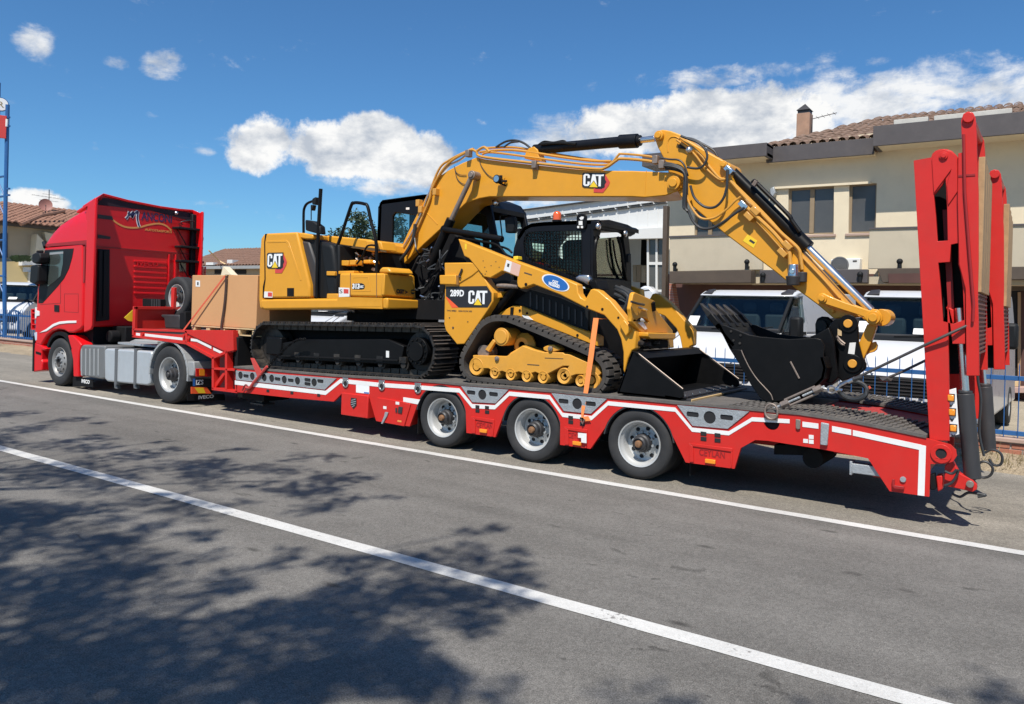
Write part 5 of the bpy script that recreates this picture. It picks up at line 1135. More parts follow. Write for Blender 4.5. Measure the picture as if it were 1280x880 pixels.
m = MB(); m.tube(pxpath([(940, 229), (944, 226), (948, 231), (984, 267), (990, 276), (1000, 290)], ym - .09), .024, 8); part('cylinder_pipe', m, BLK, EXC)
m = MB(); m.cyl(S(942, 232, ym - .1), S(946, 226, ym - .1), .03, n=8); part('pipe_clamp', m, TBK, EXC)
for y in (YB0 - .16, YB1 + .04):
    cylr((589, 222), (563, 277), .036, y + .05, 'cylinder_rod', TBK); cylr((564, 274), (536, 336), .068, y + .05, 'boom_cylinder', BLK)
    m = MB(); q = S(556.5, 287, y + .02); m.cyl(q - EY * .04, q + EY * .1, .06, n=16); part('cylinder_port', m, BLK, EXC)
p = S(589, 218.5, YB0 - .15); m = MB(); m.cyl(p, p + EY * .17, .062, n=24); m.cyl(p - EY * .02, p, .04, n=16); part('pin', m, TBK, EXC, .006)
cylr((555, 287), (628, 299), .045, 8.78, 'cross_cylinder', BLK)
# pipes along the boom
def pipes(pts, y, r, mm, nm='pipe'): m = MB(); m.tube(pxpath(pts, y), r, 8); return part(nm, m, mm, EXC)
yq = YB0 - .03
pipes([(508, 318), (520, 290), (536, 252), (540, 236), (553, 213), (566, 200), (584, 190), (590, 187.3), (596, 190), (603, 196), (660, 203), (740, 211), (757, 209.5), (770, 201), (776, 198.5), (800, 200), (828, 204)], yq, .019, PIPEY)
pipes([(500, 312), (517, 288), (532, 254), (548, 213), (562, 200), (586, 188), (592, 186)], yq + .06, .017, PIPEY)
pipes([(603, 193), (615, 190.5), (660, 196), (720, 204), (757, 206), (766, 202), (773, 194), (777, 192.3), (800, 194), (820, 197)], yq + .10, .015, PIPEY)
pipes([(600, 190), (640, 187.5), (700, 196), (740, 201), (764, 201.5)], yq + .2, .018, PIPEY); pipes([(607, 185), (640, 184), (668, 188), (715, 196), (762, 203)], yq + .3, .016, PIPEY)
pipes([(584, 193), (575, 200), (560, 208), (545, 226), (535, 245), (526, 268), (510, 300), (490, 330)], yq + .02, .016, CHR, 'pipe'); 
pipes([(519, 280), (516, 300), (506, 318), (494, 330), (486, 330.5), (478, 325), (472, 323.5)], YB0 - .09, .026, HOSE, 'hose'); pipes([(596, 189), (605, 184), (612, 190)], yq, .02, PIPEY)
pipes([(620, 184), (632, 177), (644, 175.5), (655, 179), (664, 186)], ym, .016, HOSE, 'hose'); pipes([(630, 184), (638, 178.5), (648, 177)], ym - .05, .014, HOSE, 'hose')
pipes([(599, 199), (602, 208), (610, 218.5), (619, 223.5)], YB0 - .012, .005, HOSE, 'cable'); pipes([(568, 208), (570, 215), (575, 218.5), (583, 219)], YB0 - .012, .005, HOSE, 'cable'); pipes([(568, 208), (571, 222), (577, 229), (583, 230.5)], YB0 - .012, .005, HOSE, 'cable')
# clamps on the pipes
for (px_, py_) in ((669, 206), (545, 240), (527, 262), (524, 254), (828, 206), (820, 200), (586, 192)):
    c = S(px_, py_, YB0 - .04); m = MB(); m.obox(c, (.035, 0, .0), (0, .045, 0), (0, 0, .05)); part('pipe_clamp', m, TBK if px_ > 560 else PIPEY, EXC, .006)
ex([(664, 203.5), (671.5, 203.5), (671.5, 212), (665.5, 212)], YB0 - .04, YB0 - .0, 'clamp_plate', TBK, .004)
m = MB(); c = S(623, 224, YB0 - .10); m.cyl(c, c - EY * .05, .05, .06, n=14); m.box(c.x - .05, c.x + .05, c.y, c.y + .03, c.z - .055, c.z + .055); wl = part('work_lamp', m, PLAST, EXC, .006)
m = MB(); m.cyl(c - EY * .051, c - EY * .054, .045, n=14); part('lamp_lens', m, CHR, wl); m = MB(); m.tube([c + EX * .03 - EZ * .03, c + Vector((.09, .08, -.02))], .016, 6); m.tube([c + Vector((.0, .02, -.05)), c + Vector((.06, .10, -.08))], .014, 6); part('lamp_arm', m, PLAST, wl)
ex([(629, 222), (631, 222), (627, 230), (624.5, 231)], YB0 - .05, YB0 - .03, 'lamp_bracket', YEL, .004)
# hoses over the elbow
yh = YS0 - .07
for k in range(5):
    pipes([(828 + k, 203 + k * 2.0), (842, 205.5 + k * 1.6), (853 - k * .3, 211 + k), (857.5 - k * .5, 220), (859 - k, 236), (858 - k, 258), (860 - k * .3, 266 - k)], yh - .03 * (k % 3), .014, HOSE, 'hose')
pipes([(860, 262), (866, 276), (876, 285), (890, 285), (905, 277), (920, 266), (931, 259.5)], yh - .02, .017, HOSE, 'hose')
pipes([(858, 240), (862, 255), (875, 272), (892, 272.5), (908, 262), (918, 252), (926, 246)], yh, .014, PIPEY, 'pipe')
pipes([(863, 232), (868, 247), (880, 258), (893, 259), (903, 250), (908, 236), (909, 222), (909, 212)], yh - .04, .016, HOSE, 'hose')
pipes([(859, 209), (872, 210.5), (880, 206), (884, 196), (881, 186), (872, 178), (860, 173.5), (851, 170)], yh - .02, .015, HOSE, 'hose')
pipes([(852, 172), (866, 174), (880, 181), (892, 188), (897, 196)], ym + .1, .015, HOSE, 'hose'); pipes([(820, 196), (836, 199), (848, 200), (855, 206), (860, 220)], yh + .03, .012, HOSE, 'hose')
# pipes on the stick
ys = YS0 - .035
pipes([(850, 172), (862, 181), (878, 196), (885, 206), (899, 222), (907, 224)], ys, .016, PIPEY); pipes([(846, 175), (861, 186), (870, 195), (880, 208), (897, 223), (906, 225)], ys, .014, PIPEY)
pipes([(932, 258), (946, 271), (966, 290), (982, 309), (987, 318), (988, 332)], ys - .03, .024, PIPEY); pipes([(912, 225), (928, 243), (950, 265), (975, 290), (997, 310), (1001, 322), (1003, 337)], ys, .02, PIPEY); pipes([(914, 226), (960, 272), (1000, 318), (1030, 350), (1050, 373)], ys + .02, .014, PIPEY)
pipes([(946, 277), (960, 292), (978, 312)], ys - .02, .012, PIPEY)
for (px_, py_) in ((937, 271), (979, 316), (945, 264), (985, 307), (930, 257), (912, 213)):
    c = S(px_, py_, YS0 - .045); m = MB(); m.obox(c, (.04, 0, -.04), (0, .05, 0), (.022, 0, .022)); part('pipe_clamp', m, CHR if px_ in (930, 912) else PIPEY, EXC, .005)
ex([(847, 182), (850, 179.5), (858, 183.5), (857, 186), (848, 185)], YS0 - .03, YS0, 'lamp_bracket', PLAST, .004); m = MB(); c = S(861.5, 187.5, YS0 - .06); m.ico(c, .045, 2); part('work_lamp', m, CHR, EXC)
c = S(992, 343, YS0 - .08); m = MB(); m.cyl(c + EZ * .11, c - EZ * .02, .055, .065, n=16); m.cyl(c + Vector((0, -.06, .03)), c + Vector((0, -.08, .03)), .03, n=12); part('filter_valve', m, CHR, EXC, .004)
m = MB(); m.cyl(c - EZ * .02, c - EZ * .12, .085, .07, n=16); q = S(1003, 347, YS0 - .06); m.cyl(q + EZ * .06, q - EZ * .05, .05, n=12); part('valve_base', m, DGREY, EXC, .006)
ex([(934.5, 293), (946.5, 301), (942, 310), (928.5, 301)], YS0 - .003, YS0, 'yellow_sticker', LOGOY); ex([(938, 299), (944, 303), (942, 305), (936, 301)], YS0 - .0042, YS0 - .0032, 'sticker_mark', DGREY)
# ---- link, coupler
YL = YS0 - .10
m = MB(); m.px([(1022, 372), (1023.5, 367.5), (1029, 366), (1035, 369.5), (1056, 378), (1087.5, 388.3), (1091, 386.2), (1097, 387), (1102, 393), (1103, 400), (1100, 405), (1094, 407.8), (1087, 406.5), (1083, 402), (1079, 396), (1072, 393.5), (1032, 380.5), (1025, 379)], YL, YL + .06); part('bucket_link', m, YEL, EXC, .008)
m = MB(); m.px([(1022, 372), (1029, 366), (1087.5, 388.3), (1102, 393), (1094, 407.8), (1083, 402), (1072, 393.5), (1025, 379)], YS1 + .04, YS1 + .10); part('bucket_link', m, YEL, EXC, .008)
pin(1028, 373, YL, .05, YEL, .02); pin(1092, 397, YL, .07, YEL, .03); pin(1041, 388.5, YS0, .03, YEL, .02)
p = S(1104, 397, YL + .2); m = MB(); m.cyl(p - EY * .1, p + EY * .2, .09, n=20); part('link_boss', m, YEL, EXC, .006)
m = MB(); m.px([(1084, 405), (1096, 407.5), (1089, 428), (1079, 450.5), (1077, 448), (1073, 430)], YL + .08, YL + .16); part('push_link', m, YEL, EXC, .008); m = MB(); m.px([(1084, 405), (1096, 407.5), (1089, 428), (1079, 450.5), (1073, 430)], YS1 - .05, YS1 + .03); part('push_link', m, YEL, EXC, .008)
m = MB(); m.px([(1090, 428), (1094, 427), (1096.5, 432), (1095.5, 437), (1092, 440), (1085, 442), (1083, 444)], YL + .14, YL + .2, [circ(0, 0, 1, 3)] if False else None); part('lifting_eye', m, YEL, EXC, .006)
m = MB(); m.px([(1043, 399), (1056, 396.5), (1066, 397), (1071, 402), (1072.5, 410), (1073, 428), (1078, 447), (1082.5, 455), (1082, 461), (1074, 468), (1064, 473), (1052, 477), (1046.5, 470), (1048, 440), (1041, 421), (1036, 408)], YS0 - .09, YS0 - .03); cp_ = part('coupler_plate', m, BLK, EXC, .012)
m = MB(); m.px([(1043, 399), (1056, 396.5), (1066, 397), (1071, 402), (1073, 428), (1082, 458), (1074, 468), (1052, 477), (1048, 440), (1036, 408)], YS1 + .03, YS1 + .09); part('coupler_plate', m, BLK, EXC, .012)
m = MB(); m.px([(1046, 420), (1066, 430), (1072, 455), (1052, 472)], YS0 - .03, YS1 + .03); part('coupler_core', m, MBLK, EXC)
for (px_, py_, r) in ((1060.5, 404.5, .05), (1066, 454.5, .05)): p = S(px_, py_, YS0 - .09); m = MB(); m.cyl(p, p - EY * .035, r * .9, n=22); part('pin', m, mat('pin_yellow', (.72, .33, .04), .45) if 'pin_yellow' not in MATS else MATS['pin_yellow'], cp_, .004); m = MB(); m.cyl(p + EY * .001, p - EY * .015, r * 1.9, n=22); part('pin_collar', m, BLK, cp_, .004)
m = MB(); m.px([(1062, 428.5), (1069.8, 428), (1068, 443), (1060, 442)], YS0 - .094, YS0 - .0905); part('rating_plate', m, WHT, cp_)
m = MB(); m.px([(1047, 411), (1052, 414), (1052, 420), (1047, 419)], YS0 - .1, YS0 - .091); part('sticker', m, PALW, cp_)
m = MB(); m.tube(pxpath([(1046, 420), (1050, 425), (1056, 430)], YS0 - .12), .014, 6); m.tube(pxpath([(1047, 424), (1052, 430), (1056, 431)], YS0 - .12), .012, 6); part('coupler_hose', m, TBK, EXC)
# ---- bucket
YK0, YK1 = 8.50, 9.60
bk = [(896.5, 405), (906, 406.5), (936, 418.5), (950, 421), (985, 424), (1018, 422.5), (1026, 424), (1030, 431), (1029, 446), (1033, 460), (1030, 474), (1020, 484), (1004, 494), (985, 503), (967, 505.5), (962, 505), (950, 497), (938, 480), (926, 458), (912, 436)]
m = MB(); m.px(bk, YK0, YK0 + .04); bkt = part('bucket_side', m, BLK, EXC, .006)
sb = [S(*p, YK0) for p in bk]
m = MB(); m.extr([(v.x, YK1 - .04, v.z) for v in sb], (0, .04, 0)); part('bucket_side', m, BLK, EXC, .006)
m = MB(); ring = sb[8:] + [sb[0]]
for i in range(len(ring) - 1):
    a, b = ring[i], ring[i + 1]; t = (b - a).normalized(); nn_ = Vector((t.z, 0, -t.x)) * .03
    cen = sum(sb, Vector()) / len(sb)
    if (cen - a).dot(nn_) < 0: nn_ = -nn_
    m.extr([a, b, b + nn_, a + nn_], (0, YK1 - YK0, 0))
part('bucket_shell', m, BLK, EXC)
def edge_glint(pts, y0, y1, nm, mm, r): m = MB(); m.tube(pxpath(pts, y0), r, 6); return part(nm, m, mm, EXC)
ex([(912, 436), (926, 437.5), (929, 444), (936, 459), (945, 473), (955, 484), (963, 493), (966.5, 505), (962, 505), (950, 497), (938, 480), (926, 458)], YK0 - .02, YK0, 'bucket_wear_plate', BLK, .004)
edge_glint([(926.5, 437.5), (930, 446), (937, 460), (946, 473.5), (956, 484.5), (963.5, 493), (966, 500)], YK0 - .02, 0, 'bucket_edge_glint', TBK, .006)  # pale steel line drawn as the highlight along the wear plate edge
ex([(1012, 421), (1022, 417), (1036, 409), (1042, 425), (1044, 445), (1048, 472), (1040, 480), (1028, 476), (1031, 445), (1028, 428)], YS0 - .22, YS0 - .16, 'bucket_ear', BLK, .012); ex([(1012, 421), (1022, 417), (1036, 409), (1042, 425), (1044, 445), (1048, 472), (1040, 480), (1028, 476)], YS1 + .12, YS1 + .18, 'bucket_ear', BLK, .012)
ex([(1019, 420), (1018.5, 405), (1021, 398), (1027, 395.5), (1034, 396), (1040, 400), (1044, 408), (1046, 425), (1042, 440), (1030, 436)], YS1 + .02, YS1 + .1, 'coupler_hook', BLK, .02)
m = MB(); c = S(1027, 407, YS1); m.cyl(c, c - EY * .03, .06, n=18); part('hook_pin', m, STEELBLK, EXC)
for (px_, py_) in ((914, 414), (926, 419), (917, 425.5), (925, 429)): c = S(px_, py_, YK0); m = MB(); m.cyl(c, c - EY * .012, .014, n=6); part('bolt_head', m, STEELBLK, EXC)
m = MB(); m.tube([S(988, 452, YK0 - .005), S(999, 473, YK0 - .005)], .01, 6); part('bucket_mark', m, TBK, EXC)
# teeth along the lip
t0 = S(897, 404.5, YK0 + .04); dirn = (S(882, 386, YK0) - S(897, 404, YK0)); dirn.y = 0; dirn.normalize(); nrm = Vector((-dirn.z, 0, dirn.x))
for k in range(5):
    c = Vector((t0.x, YK0 + .05 + k * (YK1 - YK0 - .10) / 4, t0.z)); m = MB()
    m.obox(c + dirn * .03, dirn * .10, (0, .05, 0), nrm * .035); ad = part('tooth_adapter', m, BLK, EXC, .01)
    m = MB(); tip = c + dirn * .30; bs = c + dirn * .10; m.add([bs + EY * .045 + nrm * .04, bs - EY * .045 + nrm * .04, bs - EY * .045 - nrm * .04, bs + EY * .045 - nrm * .04, tip + EY * .04 + nrm * .006, tip - EY * .04 + nrm * .006, tip - EY * .04 - nrm * .006, tip + EY * .04 - nrm * .006], [[0, 1, 5, 4], [1, 2, 6, 5], [2, 3, 7, 6], [3, 0, 4, 7], [4, 5, 6, 7], [3, 2, 1, 0]])
    part('bucket_tooth', m, STEELBLK, EXC, .004)
a = S(896.5, 405, YK0); b = S(912, 436, YK0)
m = MB(); m.extr([a, a + nrm * .03, a - dirn * .3 + nrm * .03, a - dirn * .3], (0, YK1 - YK0, 0)); part('bucket_lip', m, BLK, EXC)

# ================================================================== compact track loader
LD = thing('track_loader', 'compact yellow rubber-tracked loader with black caged cab and wide black bucket', 'loader', (-5, 9.0, .9))
def ld(pts, y0, y1, nm, mm, bev=.0, seg=2, holes=None): m = MB(); m.px(pts, y0, y1, holes); return part(nm, m, mm, LD, bev, seg)
YG = 8.02; GW = .45
# belt
outer = [(575.5, 452), (577.5, 442), (585, 428), (597, 408.5), (606, 400.5), (616, 396.5), (628, 396), (640, 399), (690, 419), (736, 439), (748, 446), (756, 456), (758.5, 467), (757, 478), (751, 487), (742, 491.5), (700, 488.5), (640, 482), (592, 476.5), (582, 471), (577, 463)]
def smooth_loop(P, n=4):
    P = [Vector(p) for p in P]; o = []; k = len(P)
    for i in range(k):
        p0, p1, p2, p3 = P[i - 1], P[i], P[(i + 1) % k], P[(i + 2) % k]
        for q in range(n):
            t = q / n; o.append(.5 * ((2 * p1) + (p2 - p0) * t + (2 * p0 - 5 * p1 + 4 * p2 - p3) * t * t + (3 * p1 - p0 - 3 * p2 + p3) * t ** 3))
    return o
def belt(yb, nm):
    lp = smooth_loop([(S(*p, YG).x, 0, S(*p, YG).z) for p in outer], 4); k = len(lp)
    cen = sum(lp, Vector()) / k; nrmv = []
    for i in range(k):
        t = (lp[(i + 1) % k] - lp[i - 1]).normalized(); n_ = Vector((t.z, 0, -t.x))
        nrmv.append(n_)
    area = sum(lp[i].x * lp[(i + 1) % k].z - lp[(i + 1) % k].x * lp[i].z for i in range(k))
    sgn = 1 if area > 0 else -1      # outward
    m = MB(); o_ = [lp[i] - nrmv[i] * sgn * .012 for i in range(k)]; i_ = [lp[i] - nrmv[i] * sgn * .055 for i in range(k)]
    for y in (yb, yb + GW): m.v += [Vector((p.x, y, p.z)) for p in o_] + [Vector((p.x, y, p.z)) for p in i_]
    for i in range(k):
        j = (i + 1) % k
        m.f += [[i, j, j + k, i + k], [i + 2 * k, i + 3 * k, j + 3 * k, j + 2 * k], [i, i + 2 * k, j + 2 * k, j], [i + k, j + k, j + 3 * k, i + 3 * k]]
    part('track_belt', m, TRUB, LD)
    # tread blocks: two staggered rows
    L_ = [0]; 
    for i in range(k): L_.append(L_[-1] + (lp[(i + 1) % k] - lp[i]).length)
    tot = L_[-1]; cnt = 56; 
    lug = None; m = MB()
    for q in range(cnt):
        for row in (0, 1, 2):
            s = (q + (.5 if row == 1 else 0)) * tot / cnt
            i = max(a for a in range(k) if L_[a] <= s); f = (s - L_[i]) / max(1e-6, L_[i + 1] - L_[i]); p = lp[i].lerp(lp[(i + 1) % k], f)
            t = (lp[(i + 1) % k] - lp[i]).normalized(); n_ = Vector((t.z, 0, -t.x)) * sgn
            yy = yb + GW * (.0 + row / 3) + GW / 6
            m.obox(Vector((p.x, yy, p.z)) + n_ * .004, t * .036, (0, GW / 6.3, 0), n_ * .020)
    tag(part('tread_blocks', m, TRUB, LD, .004, 1), kind='stuff')
belt(YG, ''); belt(9.62, '')
# undercarriage frame
fo = [(591, 444), (632.5, 445.6), (645, 438), (653, 432), (666, 437), (679, 440.2), (703.5, 440.7), (705.5, 442.5), (712, 443), (730, 451), (748, 458), (752, 466), (748, 470), (730, 468), (720, 468), (706.5, 473), (702.5, 470), (711, 457.5), (703.5, 457.5), (680, 470), (669, 465), (657.5, 468.7), (648.5, 464.5), (638, 468), (627.5, 463.8), (619, 466.2), (610.5, 460.6), (597, 460.6), (592, 456)]
ld(fo, YG + .05, YG + .3, 'undercarriage_frame', YEL2, .008)
m = MB(); m.px([(681, 447), (704, 448), (704, 448.7), (681, 447.8)], YG + .047, YG + .05); m.px([(659, 455), (674, 456), (674, 457), (659, 456)], YG + .047, YG + .05); part('frame_stamping', m, BROWN, LD)
for (px_, py_, r) in ((621.7, 448.3, .032), (688.5, 436, .032)):
    c = S(px_, py_, YG + .05); m = MB(); m.cyl(c, c - EY * .02, r, n=16); m.cyl(c - EY * .02, c - EY * .03, r * .6, n=6); part('frame_bolt', m, TBK, LD, .003)
ld([(679, 434), (686, 431), (692, 431), (699, 435.5), (699, 438), (692, 440), (688, 441), (684, 440), (679, 437.5)], YG + .055, YG + .2, 'frame_clamp', YEL2, .01)
for (px_, py_, r) in ((620, 466, .078), (640, 468, .078), (660, 470, .078), (680.5, 471.5, .08), (706.5, 470, .10), (740, 475, .12), (597, 458, .12), (727, 476, .07)):
    c = S(px_, py_, YG + .08); m = MB(); m.lathe([(r * .55, -.02), (r * .9, -.035), (r, -.02), (r, .2), (.01, .2)], c, n=24); m.cyl(c, c - EY * .03, r * .4, n=14); part('track_roller', m, YEL2, LD)
c = S(626.5, 421, YG + .05); m = MB(); m.cyl(c, c + EY * .30, .115, n=30); m.cyl(c - EY * .012, c, .09, n=24); part('drive_motor', m, YEL2, LD, .012)
c2 = c + Vector((.22, .18, -.1)); m = MB(); m.lathe([(.05, -.04), (.10, -.04), (.14, .0), (.16, .02), (.16, .05), (.1, .06)], c2, n=12); part('drive_sprocket', m, YEL2, LD)
ld([(606, 437), (616, 424), (619, 427), (611, 440)], YG + .1, YG + .15, 'drive_strut', YEL2, .008); ld([(654, 431), (664, 434), (676, 441), (660, 446), (645, 446), (634, 443), (646, 436)], YG + .15, YG + .3, 'frame_bracket', YEL2, .015)
m = MB(); c3 = S(604, 440, YG + .12); m.cyl(c3, c3 + EY * .2, .09, n=18); part('track_roller', m, TBK, LD)
ld([(590, 440), (604, 405), (630, 402), (700, 430), (745, 452), (745, 480), (600, 470)], YG + .36, YG + .40, 'inner_guard', MBLK)
# body
YM = 8.42
ld([(615, 380), (640, 350), (700, 362), (745, 385), (752, 430), (750, 470), (700, 468), (610, 440), (600, 410)], YM, 9.62, 'lower_body', MBLK, .01)
ld([(618, 394.5), (641, 382), (650, 382.3), (712, 407), (740, 417), (747, 421), (747, 433), (740, 430.5), (709, 418), (657, 397.5), (634, 396.5)], YM - .14, YM + .02, 'chassis_rail', YEL, .008)
ld([(642, 378), (662, 362), (700, 372), (735, 388), (735, 416), (712, 406), (650, 381)], YM - .06, YM, 'side_screen', PLAST)
gs = MB()
for k in range(9): gs.px([(662 + k * 8, 365 + k * 3.0), (664 + k * 8, 366 + k * 3.0), (664 + k * 8, 384 + k * 3.0), (662 + k * 8, 383 + k * 3.0)], YM - .07, YM - .06)
part('screen_ribs', gs, DGREY, LD)
for (px_, py_) in ((650, 388), (659, 391.5), (711, 401), (722, 419)): c = S(px_, py_, YM - .14); m = MB(); m.cyl(c, c - EY * .01, .016, n=8); part('rail_hole', m, MBLK, LD)
ld([(638, 384), (641.5, 384), (640.5, 395), (637.5, 395)], YM - .16, YM - .14, 'rail_notch', MBLK)
ld([(652, 394), (660, 395), (666, 400), (656, 398)], YM - .15, YM - .12, 'sticker', WHT)
# rear tower and door panel
YP = 8.08
ld([(555.5, 328.5), (592, 328), (604.5, 346), (616.5, 366), (616.5, 376), (611.5, 385), (580.5, 430), (571, 430.5), (557, 413), (555, 405), (556, 357)], YP, YP + .16, 'rear_tower', YEL, .010)
ld([(559, 328.5), (592, 328.5), (598, 338), (590, 345), (570, 357), (556, 345), (559, 343.5)], YP - .012, YP + .3, 'tower_top', YEL, .012)
ld([(549, 344), (569.5, 343.5), (570, 356), (549.5, 355.5)], YP - .04, YP + .4, 'rear_bumper', YEL, .012); ld([(569.5, 344), (573, 344.5), (573, 356.5), (570, 356)], YP - .03, YP + .05, 'bumper_end', mat('panel_brown', (.28, .13, .03), .6), .003)
ld([(549.5, 356), (556, 356.5), (556, 366), (550, 363)], YP + .1, YP + .5, 'rear_frame', MBLK)
m = MB(); m.tube(pxpath([(577.5, 336), (576, 340), (574, 345), (576, 346.5)], YP - .03), .012, 6); part('latch', m, DGREY, LD)
dk = decal([S(*p, YP) for p in [(557.5, 358.2), (608.5, 357.5), (614.5, 366.5), (614.5, 376), (609.5, 384.3), (573.5, 384.3), (557.5, 370)]], -EY, .003, LOGOK, LD, 'side_decal')
decal([S(*p, YP) for p in [(557.3, 371.5), (561, 371.5), (573, 384.5), (565, 384.7)]], -EY, .0025, LOGOO, LD, 'decal_slash')
q0 = S(562.8, 370.6, YP - .003); q1 = S(580, 370.6, YP - .003); text('289D', q0, EX, EZ, (q1 - q0).length, .09, LOGOW, dk, 'lettering', .04, .003)
q0 = S(585.7, 379.7, YP + .002); q1 = S(609.2, 379.7, YP + .002); cat_logo(q0, EX, EZ, (q1 - q0).length, .172, LD, False)
q0 = S(558.5, 389.3, YP); q1 = S(590, 389.3, YP); text('TWO SPEED    HIGH FLOW XPS', q0, EX, EZ, (q1 - q0).length, .022, BROWN, LD, 'lettering', .02, .002)
for (px_, py_) in ((566.5, 409.5), (562, 397), (585, 402)): c = S(px_, py_, YP); m = MB(); m.cyl(c, c - EY * .008, .014 if px_ == 566.5 else .007, n=8); part('panel_bolt', m, BROWN, LD)
# lift arm (near) and its partner
YA = 8.06
arm = [(572.5, 298.5), (600, 309), (630, 321), (670, 335.5), (710, 350.5), (721.5, 355.5), (722.5, 366), (726, 372), (731, 375), (736, 366), (738, 362), (742, 361), (748, 363), (757, 371), (763, 375.5), (784, 401.5), (792.5, 412), (794.5, 416), (794, 436), (790, 438), (785, 448), (780.5, 467), (778.8, 462), (779, 440), (776, 424), (771, 412), (755, 394), (734, 386), (700, 368.5), (667, 355.5), (651, 361), (647, 358.5), (646, 353), (646.5, 346), (627.5, 339), (613, 347.5), (604.5, 346), (598, 338), (586, 323), (580, 320)]
ld(arm, YA, YA + .14, 'lift_arm', YEL, .012)
sa = [S(*p, YA) for p in arm]
m = MB(); m.extr([(v.x, 9.78, v.z) for v in sa], (0, .14, 0)); part('lift_arm', m, YEL, LD, .012)
ld([(655.5, 340), (665, 343), (664.5, 344.5), (655, 341.5)], YA - .002, YA, 'arm_slot', BROWN)
ld([(633, 324.5), (651, 331.5), (648, 345.5), (629.5, 338)], YA - .003, YA, 'warning_sticker', mat('pale_pink_label', (.72, .45, .36), .5)); 
ld([(633, 324.8), (640, 327.5), (637.5, 340.5), (630, 337.8)], YA - .0045, YA - .0032, 'sticker_panel', WHT); ld([(634.5, 329), (637, 330), (636, 334), (633.5, 333)], YA - .006, YA - .0047, 'sticker_mark', DGREY)
for (px_, py_, w_, h_) in ((694.5, 353.5, 15.5, 8.8),):
    for (s_, mm_, d_) in ((1.12, LOGOW, .003), (1.0, LOGOB, .005)):
        pts = [(px_ + w_ * s_ * cos(t) * .99, py_ + w_ * s_ * cos(t) * .33 + h_ * s_ * .93 * sin(t)) for t in [2 * pi * i / 28 for i in range(28)]]
        ovl = ld(pts, YA - d_, YA - d_ + .0018, 'oval_badge', mm_)
rd = (S(700, 355.5, YA) - S(690, 352.2, YA)).normalized()
q0 = S(690.5, 353.2, YA - .0055); text('CGT', q0, rd, EZ, .085, .036, LOGOW, LD, 'lettering', .05, .002); q0 = S(686, 356.3, YA - .0055); text('NOLEGGIO', q0, rd, EZ, .16, .045, LOGOW, LD, 'lettering', .05, .002)
for (px_, py_) in ((604, 326), (620, 327), (606, 334), (614, 332), (608, 339), (624, 334), (602.5, 342), (606.5, 342.5)): c = S(px_, py_, YA); m = MB(); m.cyl(c, c - EY * .004, .007, n=6); part('rivet', m, BROWN, LD)
for (px_, py_, r) in ((734, 383.3, .016), (753, 386.5, .016), (773, 397, .013), (657.5, 355.5, .02)): c = S(px_, py_, YA); m = MB(); m.cyl(c, c - EY * .005, r, n=12); part('arm_hole', m, MBLK, LD)
ld([(581, 304.5), (583.5, 305), (583, 312), (581, 311.5)], YA - .003, YA, 'sticker', LOGOY)
# bent lower end shows a facet to the front
xa0 = S(784, 402, YA).x
m = MB(); f0 = S(776, 407, YA); f1 = S(781.5, 399, YA); f2 = S(791, 411, YA); f3 = S(784, 421, YA)
m.extr([f0 - EY * .04, f1 - EY * .04, f2 - EY * .04, f3 - EY * .04], (0, .045, 0)); part('arm_knee', m, YEL, LD, .012)
# lift cylinders
def lcyl(p0, p1, r, y, nm, mm): m = MB(); m.cyl(S(*p0, y), S(*p1, y), r, n=20); return part(nm, m, mm, LD, .003)
lcyl((617, 391), (645, 359), .055, YA + .2, 'lift_cylinder', BLK); lcyl((622, 357), (648, 358), .03, YA + .1, 'tilt_pipe', TBK); lcyl((612, 398), (626, 380), .07, YA + .22, 'lift_cylinder', BLK)
ld([(616, 365), (626, 364), (627, 372), (616, 374)], YP + .1, YP + .3, 'tower_gusset', YEL, .01)
# cab
YC0, YC1 = 8.50, 9.55
cabp = [(640, 328), (642.5, 310), (647, 296), (655, 284), (664, 279.2), (680, 277.5), (735, 275), (748, 274.5), (752, 277), (742, 283), (738, 286), (738, 361), (722, 356), (700, 347), (670, 335.5)]
wn = [(654, 303), (655.5, 296), (660, 291), (668, 289.5), (724, 288), (727, 290), (727, 346), (722, 348), (700, 340), (662, 326), (655.5, 318)]
ld(cabp, YC0, YC0 + .05, 'cab_shell', CABBLK, .012, holes=[wn])
sc_ = lambda L2: [(S(*p, YC0).x, YC1 - .05, S(*p, YC0).z) for p in L2]
q2 = [S(*p, YC1 - .05) for p in [(702, 309), (705, 303), (711, 300), (729, 299), (730, 345), (716, 345), (708, 338), (704, 326)]]
m = MB(); m.extr(sc_(cabp), (0, .05, 0), [q2]); part('cab_shell', m, CABBLK, LD, .012)
m = MB()
for i in list(range(2, 8)):
    a, b = S(*cabp[i], YC0), S(*cabp[i + 1], YC0); m.extr([a, b, b - EZ * .05 + EX * .02 * (i < 3), a - EZ * .05 + EX * .02 * (i < 3)], (0, YC1 - YC0, 0))
part('cab_roof', m, CABBLK, LD)
xrr = S(645, 305, YC0).x; zlo, zhi = S(640, 328, YC0).z, S(654, 285, YC0).z
q1 = [XP(*p, xrr) for p in [(654, 302), (657, 295), (663, 291), (675, 290), (680, 293), (680, 310), (677, 322), (670, 328), (661, 326), (655, 314)]]
m = MB(); m.extr([Vector((xrr, YC0 + .02, zlo)), Vector((xrr, YC1 - .02, zlo)), Vector((xrr, YC1 - .02, zhi)), Vector((xrr, YC0 + .02, zhi))], (.04, 0, 0), [q1]); part('cab_rear', m, CABBLK, LD)
